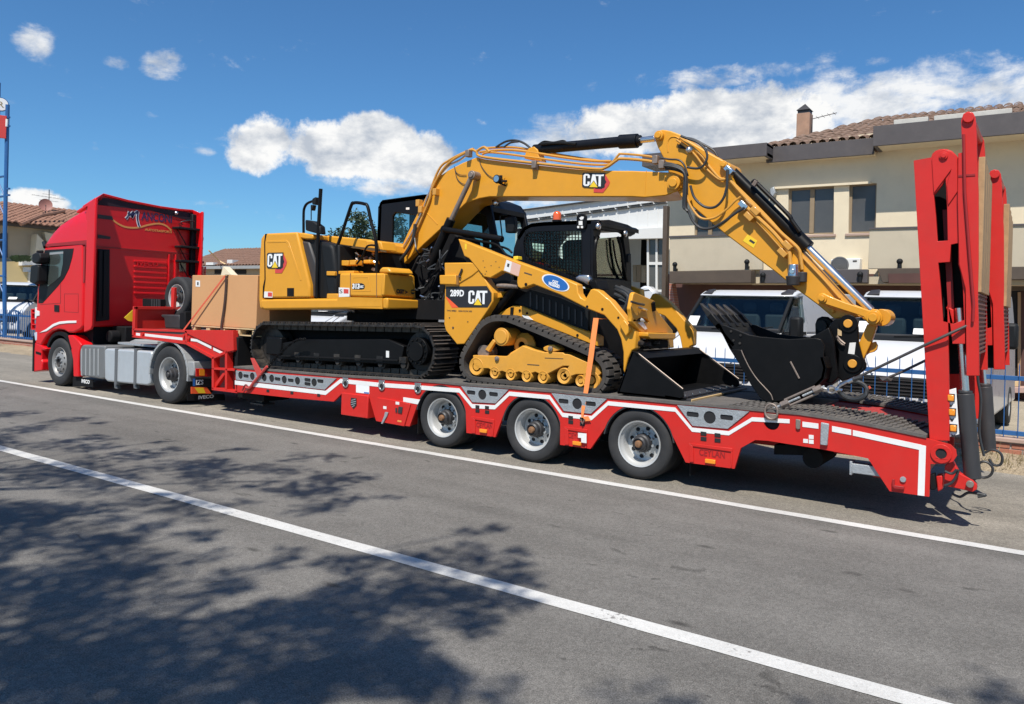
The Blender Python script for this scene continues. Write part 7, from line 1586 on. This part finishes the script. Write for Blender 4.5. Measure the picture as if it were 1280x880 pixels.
# roof with barrel tiles
zr0 = e2[3]; yr0 = 22.0; yr1 = 27.5; slope = .30
def tiles(name, par, xa, xb, ya, yb, za, sl, mm, pw=.21, pl=.36, r=.085, seed=1, hip=0):
    """courses of barrel tiles climbing from (ya, za) to yb with the given slope, joined into one mesh"""
    m = MB(); rr = random.Random(seed); ny = int((yb - ya) / pl); nx = int((xb - xa) / pw)
    for j in range(ny):
        for i in range(nx):
            x = xa + (i + .5) * pw + rr.uniform(-.012, .012); y = ya + j * pl
            if hip and j * pl > (x - xa) * hip + .3: continue
            z = za + j * pl * sl + rr.uniform(-.008, .012); L_ = pl * 1.18; vs = []
            for (yy, zz) in ((y, z + .03), (y + L_, z + L_ * sl)):
                for k in range(5): t = pi * k / 4; vs.append((x + r * cos(t) * 1.12, yy, zz + r * sin(t)))
            for k in range(5): t = pi * k / 4; vs.append((x + (r - .02) * cos(t) * 1.12, y, z + .03 + (r - .02) * sin(t)))
            m.add(vs, [[k, k + 1, k + 6, k + 5] for k in range(4)] + [[10 + k, 11 + k, k + 1, k] for k in range(4)])
    m.add([(xa, ya + .02, za - .02), (xb, ya + .02, za - .02), (xb, yb, za - .02 + (yb - ya) * sl), (xa + ((yb - ya) / hip if hip else 0), yb, za - .02 + (yb - ya) * sl)], [[0, 1, 2, 3]])
    return tag(part(name, m, mm, par, recalc=False), kind='stuff')
tiles('roof_tiles', HS, S(952, 178, 22).x, hx1 + .4, 21.98, 27.4, e2[3] - .03, .325, TILE, hip=2.2, pw=.25, pl=.40, r=.108, seed=3)
m = MB(); m.yz([(22.2, e2[3] - .1), (27.4, e2[3] - .08 + 5.4 * .325 - .04), (34.2, 6.4), (34, 6.2), (22.2, 6.2)], S(952, 178, 22).x + 2.6, hx1 + .3); m.box(hx0 + .02, hx1 - .02, 22.5, 33.9, 6.0, 6.1); part('roof', m, TILE, HS)
for (u0, u1, v0, v1) in ((1117, 1160, 159, 151.5), (1167.5, 1265, 150.5, 139.0)):
    p0 = S(u0, v0, 21.48); p1 = S(u1, v1, 21.48); zc = zt_.z
    m = MB(); m.box(p0.x, p1.x, 21.47, 21.66, zc - .02, zc + .12); part('gutter_board', m, mat('pale_board', (.52, .50, .45), .7, dirt=.3), HS, .01)
# chimney
CHM = S(1005.5, 165, 24.5); m = MB(); m.box(CHM.x - .19, CHM.x + .19, 24.3, 24.7, 6.6, S(1005, 141, 24.3).z); ch = part('chimney', m, mat('chimney_render', (.40, .24, .16), .9, var=.25, vscale=3, dirt=.5, dcol=(.2, .13, .1)), HS, .01)
z0 = S(1005, 141, 24.3).z; m = MB(); m.box(CHM.x - .17, CHM.x + .17, 24.33, 24.67, z0, z0 + .10); m.add([(CHM.x - .20, 24.29, z0 + .10), (CHM.x + .20, 24.29, z0 + .10), (CHM.x + .20, 24.71, z0 + .10), (CHM.x - .20, 24.71, z0 + .10), (CHM.x, 24.5, z0 + .32)], [[0, 1, 4], [1, 2, 4], [2, 3, 4], [3, 0, 4], [3, 2, 1, 0]]); part('chimney_cap', m, DGREY, ch)
m = MB(); m.tube([S(1015, 170, 24.4), S(1015, 147, 24.4)], .014, 5); m.tube([S(1016, 148.5, 24.4), S(1046, 141, 24.4)], .012, 5)
for k in range(4): c = S(1022 + 7 * k, 147 - 1.7 * k, 24.4); m.tube([c - EY * .2, c + EY * .2], .005, 4)
solo('roof_aerial', m, WIRE, 'thin television aerial beside the chimney of the beige house', 'aerial', S(1015, 170, 24.4))
# balconies, awnings, ground floor
YB_ = 21.25
hs([(837, 296.5), (953, 292.5), (953, 337), (837, 339.5)], YB_, YB_ + .12, 'balcony_parapet', BEIGE, .01); hs([(836, 295), (954, 291), (954, 293.2), (836, 297.2)], YB_ - .03, YB_ + .15, 'parapet_coping', FASC)
hs([(1087, 285.8), (1300, 280.5), (1300, 334), (1085, 336)], YB_, YB_ + .12, 'balcony_parapet', BEIGE, .01); hs([(1086, 284.6), (1300, 279), (1300, 281.4), (1086, 286.8)], YB_ - .03, YB_ + .15, 'parapet_coping', FASC)
hs([(940, 337.5), (950, 337.3), (950, 352), (1087, 351.5), (1098, 336), (1098, 356), (940, 356)], YB_ + .2, YB_ + .3, 'lintel_wall', CREAM)
hs([(949.5, 337.5), (1084.5, 336.5), (1084.5, 353.5), (949.5, 354)], YB_ - .1, YB_ + .1, 'metal_fascia', FASC, .01)
hs([(836.5, 339.5), (938.5, 337.5), (938.5, 353.5), (836.5, 354)], YB_ - .35, YB_ + .1, 'awning_board', BROWN, .01)
hs([(1096.5, 336), (1152, 335), (1152, 352), (1103, 353)], YB_ - .35, YB_ + .1, 'awning_board', BROWN, .01)
hs([(1110, 342), (1152, 341.5), (1152, 353.5), (1111, 354)], YB_ - .37, YB_ - .34, 'awning_panel', DBROWN)
hs([(1150, 334.5), (1300, 333), (1300, 349), (1150, 351)], YB_ - .3, YB_ + .1, 'awning_board', BROWN, .01)
zq = S(900, 353, YB_).z
m = MB(); m.box(hx0, hx1, YH - .1, YH + .2, 0, zs_ + .05); part('ground_floor_wall', m, DBROWN, HS)
m = MB(); m.box(S(838, 340, YB_).x, hx1, YB_ + .12, YH, zs_ - .25, zs_ - .05); part('balcony_slab', m, BEIGE, HS)
hs([(836.5, 354), (839.5, 354), (847, 402), (836.5, 402)], YB_, YB_ + .3, 'brick_pier', brick_far)
hs([(837, 383), (845, 383), (845.5, 389), (837, 389)], YB_ - .01, YB_, 'pier_sign', WHT)
for u in (898, 1018): hs([(u, 402), (u + .8, 402), (u + .8, 452), (u, 452)], YH - .16, YH - .1, 'door_joint', MBLK)
hs([(1240, 354), (1275, 353), (1275, 478), (1240, 478)], YH - .18, YH - .1, 'garage_opening', DARKIN)
hs([(1272, 365), (1276, 365), (1276, 480), (1272, 480)], YH - .25, YH - .1, 'door_frame', mat('door_frame_wood', (.36, .22, .12), .7), .01)
hs([(1240, 352), (1300, 351), (1300, 363), (1240, 364)], YH - .22, YH - .1, 'door_lintel', BROWN, .01)
hs([(1258, 400), (1265.5, 400), (1265.5, 480), (1258, 480)], YH - .28, YH - .2, 'door_leaf', GREYP, .01)
hs([(1238, 478.5), (1275, 477), (1275, 483), (1238, 484)], YH - .5, YH - .1, 'door_step', PALW)
hs([(1200, 485), (1300, 484), (1300, 491), (1200, 492)], YH - .7, YH - .2, 'step_kerb', mat('pink_step', (.45, .30, .25), .85), .01)
hs([(828.8, 257), (834, 257), (831, 402), (826, 402)], YB_ + .2, YB_ + .4, 'downpipe', BROWN, .01)
for (px_, py_) in ((843.5, 334.5), (933.5, 331.5), (953.5, 348), (1075, 347.5), (1124.5, 331.5)):
    c = S(px_, py_, YB_ - .15); m = MB(); m.cyl(c - EZ * .10, c + EZ * .05, .05, n=12); m.ico(c + EZ * .09, .075, 2); m.obox(c + Vector((0, .08, -.05)), (.03, 0, 0), (0, .1, 0), (0, 0, .03)); part('spot_lamp', m, PLAST, HS)
AC = thing('air_conditioner', 'white air conditioner unit on the wall below the house windows', 'air conditioner', S(1057, 330, 22.2))
m = MB(); m.px([(1038.5, 324), (1075, 322.5), (1075, 337), (1038.5, 338)], 22.1, 22.45); ac_ = part('casing', m, WHS, AC, .02)
c = S(1049.5, 331.5, 22.1); m = MB(); m.cyl(c, c - EY * .015, .23, n=24); part('fan_grille', m, DGREY, ac_)
m = MB()
for k in range(5): m.tube([c + Vector((.046 * (k + .5) * cos(q), -.02, .046 * (k + .5) * sin(q))) for q in [2 * pi * i / 20 for i in range(20)]], .006, 4, True)
part('fan_wires', m, GALV, ac_); m = MB(); m.px([(1066, 325.5), (1071, 325.3), (1071, 327), (1066, 327.2)], 22.09, 22.1); part('badge', m, DGREY, ac_)

# ================================================================== warehouse
YK = 25.0
WH = thing('white_warehouse', 'white sheet-metal warehouse with dark open doorway behind the loader', 'warehouse', (-14, 28, 0))
tl_, tr2 = S(645, 262, YK), S(834, 242, YK); bl2 = S(645, 400, YK)
m = MB(); d0 = S(772, 297, YK); d1 = S(812, 297, YK)
m.xz([(tl_.x, 0), (d0.x, 0), (d0.x, d0.z), (d1.x + 1.1, d1.z), (d1.x + 1.1, 0), (tr2.x + .5, 0), (tr2.x + .5, tr2.z + .1), (tl_.x, tl_.z)], YK, YK + .2); part('front_wall', m, WHS, WH)
sh_ = MB(); x = tl_.x + .2
while x < tr2.x + .4:
    f = (x - tl_.x) / (tr2.x - tl_.x); zt2 = tl_.z + (tr2.z - tl_.z) * f - .05; zb2 = d0.z + .05 if d0.x - .05 < x < d1.x + 1.1 else 0
    sh_.box(x - .03, x + .03, YK - .012, YK, zb2, zt2); x += .38
part('sheet_ribs', sh_, WHS, WH)
m = MB(); m.box(tl_.x, tl_.x + .2, YK + .2, 45, 0, tl_.z); m.box(tl_.x, tr2.x, 44.8, 45, 0, tl_.z); part('side_wall', m, WHS, WH)
m = MB(); m.add([(tl_.x, YK, tl_.z), (tr2.x + .5, YK, tr2.z + .1), (tr2.x + .5, 45, tr2.z + .1), (tl_.x, 45, tl_.z)], [[0, 1, 2, 3]]); part('roof', m, WHS, WH)
def whs(pts, y0, y1, nm, mm, par=None): m = MB(); m.px(pts, y0, y1); return part(nm, m, mm, par or WH)
m = MB(); m.ribbon([(643, 262.8), (755, 248.5), (834, 238)], 1.6, YK - .12, YK); part('roof_edge', m, DGREY, WH)
rr = random.Random(9); m = MB()
for k in range(12):
    u0 = 641 + k * 16; m.ribbon([(u0, 276 - (u0 - 641) * .134 + 0), (u0 + 14, 276 - (u0 + 14 - 641) * .134)], 1.0, YK - .10, YK); m.ribbon([(u0 + 2, 278.3 - (u0 - 641) * .134), (u0 + 16, 278.3 - (u0 + 14 - 641) * .134)], .9, YK - .10, YK)
part('cable_tray', m, DGREY, WH)
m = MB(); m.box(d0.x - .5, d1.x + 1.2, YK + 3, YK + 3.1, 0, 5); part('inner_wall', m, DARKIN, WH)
whs([(763, 288), (834, 284), (834, 297.5), (763, 299)], YK - .35, YK, 'door_canopy', WHS)
whs([(791, 331), (795, 331), (795, 352), (791, 352)], YK + 1.4, YK + 1.9, 'stacked_board', BEIGE); whs([(795.5, 331), (801, 331), (801, 352), (795.5, 352)], YK + 1.4, YK + 1.9, 'stacked_board', TAN); whs([(801.6, 332), (807, 332), (807, 353), (801.6, 353)], YK + 1.4, YK + 1.9, 'stacked_board', BEIGE)
fr_ = MB(); 
for (u0, v0, u1, v1) in ((808.5, 297, 811, 398), (829.5, 297, 832, 398), (819.3, 297, 821.8, 398)): fr_.px([(u0, v0), (u1, v0), (u1, v1), (u0, v1)], YK - .08, YK)
for (v0, v1) in ((297, 298.5), (327.5, 331), (362, 365), (396, 399)): fr_.px([(811, v0), (829.5, v0), (829.5, v1), (811, v1)], YK - .078, YK - .002)
gd = part('glazed_door', fr_, WHS, WH)
for (u0, u1) in ((811, 819.3), (821.8, 829.5)):
    for (v0, v1) in ((298.5, 327.5), (331, 362)): whs([(u0, v0), (u1, v0), (u1, v1), (u0, v1)], YK - .03, YK - .02, 'pane', WINGL, gd)
    whs([(u0, 365), (u1, 365), (u1, 396), (u0, 396)], YK - .03, YK - .02, 'door_panel', WHS, gd)
# light car in front of the warehouse door
CR = thing('white_car', 'white car bonnet glimpsed between the loader cab and its arm', 'car', S(806, 400, 20))
m = MB(); m.px([(796, 402), (796, 366), (800, 359), (805, 357.3), (811, 358), (814.5, 361.5), (818, 364), (818, 402)], 19.6, 19.95); part('body', m, VANW, CR, .06); m = MB(); m.px([(798.5, 363.5), (812, 361.8), (812, 362.8), (798.5, 364.6)], 19.59, 19.61); part('bonnet_gap', m, PLAST, CR)

# ================================================================== houses on the left
def left_house():
    X = -44.0
    H = thing('tan_house', 'tan house with clay tiled roof and satellite dish at the left edge', 'house', (X - 4, 20, 0))
    def hp(pts, dx, nm, mm, x=X, par=None): m = MB(); m.pxx(pts, x, dx); return part(nm, m, mm, par or H)
    y0 = XP(-40, 300, X).y; y1 = XP(64, 300, X).y
    e0 = XP(0, 277, X + .8); e1 = XP(80, 284, X + .8)
    m = MB(); m.box(X - 9, X, y0, y1 + 3.2, 0, e0.z + .1); part('wall', m, TAN, H)  # tan holds the shade of the eaves on this wall
    m = MB(); m.box(X, X + .5, y0, y1 + 3.2, e0.z - .12, e0.z + .02); part('eave', m, FASC, H)
    # roof: tiles on the slope facing the street
    rz = XP(5, 253, X - 4).z; ro = tiles('roof_tiles', H, 0, 1, 0, .5, 0, .3, LTILE) if False else None
    m = MB(); ya, yb = y0 - .5, y1 + 4.0; n_c = 14; n_r = int((yb - ya) / .30)
    def top(u, w): return Vector((X + .9 - u * 5.2, ya + (yb - ya) * w, e0.z + u * (rz - e0.z)))
    rr = random.Random(12)
    for j in range(n_c):
        for i in range(n_r):
            y = ya + i * .30; u = j / n_c; u2 = (j + 1.15) / n_c; xA = X + .9 - u * 5.2; xB = X + .9 - u2 * 5.2; zA = e0.z + u * (rz - e0.z) + .04 + rr.uniform(-.02, .02); zB = e0.z + u2 * (rz - e0.z)
            vs = [(xA, y + .02, zA), (xA, y + .15, zA + .09), (xA, y + .28, zA), (xB, y + .02, zB), (xB, y + .15, zB + .09), (xB, y + .28, zB)]
            m.add(vs, [[0, 1, 4, 3], [1, 2, 5, 4], [0, 2, 1]])
    m.add([top(0, 0), top(0, 1), top(1, 1), top(1, 0)], [[0, 1, 2, 3]]); m.add([(X - 4.3, ya, rz), (X - 4.3, yb, rz), (X - 9.5, yb, e0.z), (X - 9.5, ya, e0.z)], [[0, 1, 2, 3]]); tag(part('roof_tiles', m, LTILE, H, recalc=False), kind='stuff')
    m = MB(); m.tube([XP(26, 280.5, X + 1), XP(52, 269.5, X + .2), XP(80, 264, X - .5)], .09, 6); part('hip_ridge', m, LTILE, H)
    hp([(37, 322), (39.5, 293), (56, 310), (60, 330), (40, 340)], .6, 'sunlit_wall_patch', CREAM); hp([(52, 290), (66, 293), (64, 312), (54, 300)], .3, 'sunlit_wall_patch', CREAM)  # cream pieces paint the sunlight that falls between the eave shadows
    hp([(0, 292), (9, 291), (9, 322), (0, 323)], .06, 'window', mat('navy_shutter', (.02, .035, .07), .6)); hp([(-30, 328), (46, 326), (46, 372), (-30, 374)], .9, 'lower_wall', YCR); hp([(13, 327), (37, 326), (37, 331), (13, 332)], 1.3, 'balcony_slab', WHS); hp([(18, 334), (36, 334), (36, 340), (18, 340)], 1.0, 'air_duct', WHS)  # lower wall yellow has the sunlight put into its colour
    hp([(46, 330), (60, 332), (60, 375), (46, 375)], .3, 'lower_wall', TAN); hp([(26, 370), (60, 370), (60, 432), (26, 432)], .2, 'garage_wall', GREYP); hp([(24.5, 340), (28, 340), (28, 415), (24.5, 415)], 1.6, 'downpipe', WHS)
    hp([(41, 375), (49, 375), (49, 385), (41, 385)], .35, 'window', WINGL) 
    mb = MB(); rr = random.Random(2)
    for k in range(160): c = XP(rr.uniform(14, 37), rr.uniform(322, 328), X + 1.4); a = rr.uniform(0, 6); mb.add([c, c + Vector((.05 * cos(a), .14 * cos(a), .1)), c + Vector((.05, .14 * sin(a), .14))], [[0, 1, 2]])
    o = part('balcony_plants', mb, LEAF, None, recalc=False); tag(o, 'row of small green plants along the balcony of the tan house', 'plants')
    D = XP(57, 256, X - 2.0); DS = thing('satellite_dish', 'rust-red satellite dish on the tiled roof at the left', 'satellite dish', D - EZ * .6)
    ax = (EYE - D).normalized(); ax = (ax + EZ * .25 + EY * .1).normalized(); m = MB(); m.lathe([(.001, -.08), (.2, -.065), (.34, 0), (.34, .015), (.2, -.05), (.001, -.065)], D, ax, 26); part('dish', m, mat('dish_rust', (.34, .15, .12), .6, var=.1), DS)
    m = MB(); m.tube([D - EZ * .75, D - ax * .08], .03, 6); m.tube([D - EZ * .3, D + ax * .3 - EZ * .1], .012, 5); part('mast', m, WIRE, DS)
    m = MB(); q = XP(61, 268, X - 2.5); q2 = XP(61.5, 237, X - 2.5); m.tube([q, q2], .022, 5)
    for (k, w_) in ((.2, .35), (.45, .5)): c = q2.lerp(q, k); m.tube([c - EY * w_, c + EY * w_], .010, 4)
    c = XP(61, 246, X - 2.5); 
    for k in range(8): m.tube([c + Vector((-.15, -.8 + k * .22, 0)), c + Vector((.15, -.8 + k * .22, 0))], .006, 4)
    m.tube([c + Vector((0, -.9, .0)), c + Vector((0, .9, -.06))], .010, 4); solo('roof_aerial', m, WIRE, 'tall television aerial rising behind the satellite dish', 'aerial', q)
    m = MB(); c = XP(72, 266, X - 3); m.box(c.x - .2, c.x + .2, c.y - .2, c.y + .2, c.z - .5, c.z + .05); m.box(c.x - .28, c.x + .28, c.y - .28, c.y + .28, c.z + .05, c.z + .12); part('chimney', m, DGREY, H)
left_house()
def mid_house():
    Y = 40.0; a = S(258, 333, Y); b = S(345, 340, Y)
    H = thing('brown_roofed_house', 'low house with brown tiled roof seen behind the cab and the cardboard box', 'house', ((a.x + b.x) / 2, Y + 4, 0))
    x0, x1 = S(235, 330, Y).x, S(470, 350, Y).x; ze = S(300, 335, Y).z
    m = MB(); m.box(x0, x1, Y, Y + 8, 0, ze); part('wall', m, TAN, H)
    zt2 = S(300, 312.5, Y + 4).z; m = MB(); m.yz([(Y - .6, ze - .05), (Y - .6, ze + .12), (Y + 4, zt2), (Y + 8.6, ze + .1), (Y + 8.6, ze - .05)], x0 - .5, x1 + .5); part('roof', m, LTILE, H)
    tiles('roof_tiles', H, x0 - .5, x1 + .5, Y - .65, Y + 3.9, ze + .12, (zt2 - ze - .12) / 4.5, mat('brown_tile', (.20, .11, .075), .85, var=.3, dirt=.3), .4, .5, .14, 8)
    m = MB(); m.box(x0 - .5, x1 + .5, Y - .75, Y - .62, ze - .1, ze + .14); part('gutter', m, GREYP, H)
    for (u0, u1) in ((293.5, 307.5), (268, 276)): m = MB(); m.px([(u0, 337), (u1, 337), (u1, 342.5), (u0, 342.5)], Y - .04, Y); w_ = part('window', m, DARKIN, H)
    m = MB(); m.px([(276, 344), (279, 333), (289, 343.5)], Y - 3, Y - 2.4); part('sunlit_wall_patch', m, CREAM, H)  # cream triangle paints a sunlit bit of the wall
    m = MB(); c = S(266, 330, Y - .5); m.box(c.x - .5, c.x + .5, Y - .8, Y - .4, c.z - .1, c.z + .12); c = S(291, 328, Y); m.box(c.x - .35, c.x + .35, Y - .3, Y + .3, c.z - .3, c.z + .2); part('roof_box', m, WHS, H)
    m = MB(); m.tube([S(261, 313, Y - 5), S(274, 326, Y - .7), S(282, 330, Y - .7)], .05, 5); part('service_cable', m, PALW, H)
mid_house()
# sign mast at the left edge
MS = thing('sign_mast', 'tall blue lattice mast with round white R sign and red board at the left edge', 'sign', S(3, 425, 13.4))
MS.location.z = 0; ORG[MS].z = 0
p_ = lambda u, v: S(u, v, 13.4)
m = MB(); m.tube([Vector((p_(6, 425).x, 13.4, 0)), p_(5.5, 320), p_(9.5, 131)], .075, 8); part('mast_post', m, BLUEP, MS)
m = MB(); m.tube([Vector((p_(6, 425).x - .75, 13.4, 0)), p_(5.5, 320) - EX * .75, p_(9.5, 100) - EX * .75], .075, 8); part('mast_post', m, BLUEP, MS)
m = MB()
for v in (220, 245, 300, 345, 400): a = p_(7, v); m.tube([a - EX * .75, a], .04, 6); m.tube([a - EX * .75, a - EZ * .8], .025, 5)
for v in (147, 158, 236, 244): a = p_(9.5, v); m.box(a.x, a.x + .14, 13.36, 13.44, a.z - .03, a.z + .03)
part('mast_braces', m, BLUEP, MS)
c = p_(1.0, 131.3); fa = (EYE - c); fa.z = 0; fa.normalize(); ri = EZ.cross(fa)
m = MB(); m.cyl(c + fa * .10, c + fa * .16, .235, n=28); sg_ = part('round_sign', m, LOGOW, MS); m = MB(); m.cyl(c + fa * .09, c + fa * .15, .262, n=28); part('sign_rim', m, BLUEP, sg_)
q0 = c + fa * .162 - ri * .11 - EZ * .12; text('R', q0, ri, EZ, .22, .22, mat('sign_bronze', (.30, .24, .12), .5), sg_, 'lettering', .0, .003)
a = p_(8.3, 146); zb_ = p_(8, 174).z; m = MB(); m.extr([a + fa * .1, a + fa * .1 - ri * 1.9, Vector((a.x, a.y, zb_)) + fa * .1 - ri * 1.9, Vector((a.x, a.y, zb_)) + fa * .1], fa * .08); part('red_board', m, LOGOR, MS, .01); m = MB(); c = p_(10.2, 154); m.cyl(c - EY * .05 - EZ * .14, c - EY * .05 + EZ * .14, .05, n=10); part('mast_lamp', m, WHT, MS)

# ================================================================== trees
def crown_mesh(centres, seed, leaf, n):
    """leaf-sized faces scattered through clumps; centres = [(point, radius)]"""
    rr = random.Random(seed); m = MB()
    for (c, r) in centres:
        cnt = int(n * r * r)
        for k in range(cnt):
            d = Vector((rr.gauss(0, 1), rr.gauss(0, 1), rr.gauss(0, .8))).normalized() * r * rr.random() ** .45
            p = Vector(c) + d; a = Vector((rr.gauss(0, 1), rr.gauss(0, 1), rr.gauss(0, .6))).normalized(); b = a.orthogonal().normalized(); b = (b * cos(k) + a.cross(b) * sin(k)); s = leaf * rr.uniform(.6, 1.4)
            m.add([p - a * s, p + b * s * .42, p + a * s, p - b * s * .42], [[0, 1, 2, 3]])
    return m
def tree(name, label, base, fork, limbs, centres, leaf, n, mm, seed, cat='tree', group=None, tr=.16):
    t_ = thing(name, label, cat, base, group); base = Vector(base); fork = Vector(fork)
    m = MB(); rr = random.Random(seed)
    mid = base.lerp(fork, .5) + Vector((rr.uniform(-.15, .15), rr.uniform(-.15, .15), 0))
    m.tube(smooth_path([base, mid, fork], 5), [tr * (1.25 - .06 * i) for i in range(11)], 10); part('trunk', m, BARK, t_)
    for e in limbs:
        e = Vector(e); m = MB(); md = fork.lerp(e, .5) + Vector((rr.uniform(-.2, .2), rr.uniform(-.2, .2), .25)); P = smooth_path([fork - EZ * .1, md, e], 6); m.tube(P, [tr * (.40 if cat == 'tree' and group else .55) * (1 - .13 * i if i < 7 else .1) + .006 for i in range(len(P))], 7); part('limb', m, BARK, t_)
    part('crown', crown_mesh(centres, seed, leaf, n), mm, t_, recalc=False); return t_
rr = random.Random(31)
Yt = 36.0
def spread(pts, y, dy, r0, r1, k):
    o = []
    for (u, v) in pts:
        for q in range(k): c = S(u + rr.uniform(-6, 6), v + rr.uniform(-4, 4), y + rr.uniform(-dy, dy)); o.append((c, rr.uniform(r0, r1)))
    return o
cz = spread([(452, 276), (455, 285), (452, 294), (446, 300), (460, 300), (470, 303), (463, 292), (430, 304), (424, 296), (440, 308), (478, 310), (475, 300), (495, 290), (500, 280), (505, 300), (515, 305), (490, 310), (520, 295), (430, 315), (460, 318), (490, 322), (515, 320)], Yt, 1.6, .35, .75, 2)
cz += [(S(453, 273, Yt), .42), (S(451, 279, Yt), .4), (S(424, 294, Yt), .25)]
bt = S(470, 392, Yt); bt.z = 0
tree('dark_tree', 'dark leafy tree behind the hood and cab of the excavator', bt, S(470, 335, Yt), [c for c, r in cz[::4]], cz, .13, 330, PINE, 41)
# trees along the near side of the road: they stand beside and behind the camera and throw the leaf shadows on the asphalt
def from_shadow(px_, py_, h): g = G(px_, py_); return g + Vector((SUN.x / SUN.z, SUN.y / SUN.z, 1)) * h
def in_frame(p):
    d = p - EYE; z = d.dot(FV)
    if z <= .2: return False
    X = d.dot(RV) / z * FPX; Y = -d.dot(UV) / z * FPX
    return -700 < X < 700 and -470 < Y < 560
sh_a = [(0, 520, .45), (30, 535, .5), (70, 525, .35), (0, 550, .6), (60, 560, .5), (110, 548, .35), (140, 570, .45), (190, 565, .35), (210, 588, .5), (260, 580, .4), (280, 600, .5), (330, 590, .4), (350, 612, .45), (400, 600, .35), (390, 628, .35), (430, 618, .3), (455, 595, .25), (490, 620, .15), (60, 590, .6), (130, 605, .55), (0, 600, .7), (200, 625, .45), (260, 635, .35), (120, 530, .18), (200, 552, .15), (420, 570, .2), (360, 572, .25), (300, 562, .2)]
sh_b = [(0, 660, .6), (0, 720, .6), (60, 690, .5), (0, 800, .6), (60, 760, .5), (120, 730, .45), (40, 860, .5), (130, 800, .5), (200, 770, .45), (120, 860, .45), (210, 840, .42), (290, 790, .45), (300, 860, .42), (370, 820, .40), (380, 760, .35), (440, 790, .38), (460, 740, .32), (500, 770, .34), (400, 870, .36), (480, 840, .36), (540, 800, .33), (540, 740, .30), (590, 770, .28), (600, 720, .28), (640, 740, .25), (560, 860, .28), (620, 700, .16), (650, 690, .15), (570, 690, .22), (530, 700, .25), (660, 710, .13), (430, 710, .25), (490, 700, .2), (350, 700, .2), (280, 730, .28), (200, 700, .3), (140, 660, .35), (90, 640, .4), (240, 670, .2), (330, 870, .4), (-60, 650, .8), (-80, 760, .8), (-90, 560, .9), (-150, 620, 1.0), (620, 660, .12), (590, 665, .13)]
sh_c = [(830, 885, .2), (860, 880, .14), (800, 900, .3), (700, 925, .35), (1240, 870, .18), (1265, 860, .16), (1290, 885, .3), (1180, 920, .3), (1010, 905, .25)]
def shade_tree(label, blobs, h0, h1, base, fork, seed, n=300, lf=.055):
    rr = random.Random(seed); cs = []; bad = 0
    for (u, v, r) in blobs:
        h = rr.uniform(h0, h1); c = from_shadow(u, v, h)
        if in_frame(c): bad += 1; continue
        # a clump is a few smaller sprays so that light leaks through
        for k in range(4): cs.append((c + Vector((rr.uniform(-1, 1), rr.uniform(-1, 1), rr.uniform(-.6, .6))) * r * .75, r * .62))
    print('shade tree', label[:20], 'clumps', len(cs), 'dropped', bad)
    lim = [c for c, r in cs[::11]]
    return tree('roadside_tree', label, base, fork, lim, cs, lf, n, LEAF, seed, 'tree', 'trees lining the near side of the road', .10)
shade_tree('leafy roadside tree left of the viewer whose shadow crosses the far lane', sh_a, 8.5, 10.5, (-9.0, -3.2, 0), (-8.0, -2.2, 7.0), 51, 800)
shade_tree('leafy roadside tree by the viewer whose shadow darkens the near lane', sh_b, 8.5, 10.5, (-4.6, -5.2, 0), (-3.6, -4.4, 7.0), 52, 1350)
shade_tree('roadside tree behind the viewer with only twig shadows at the bottom', sh_c, 10, 12, (1.5, -6.0, 0), (1.2, -5.0, 8.0), 53, 330)
bpy.data.objects.remove(_tob)
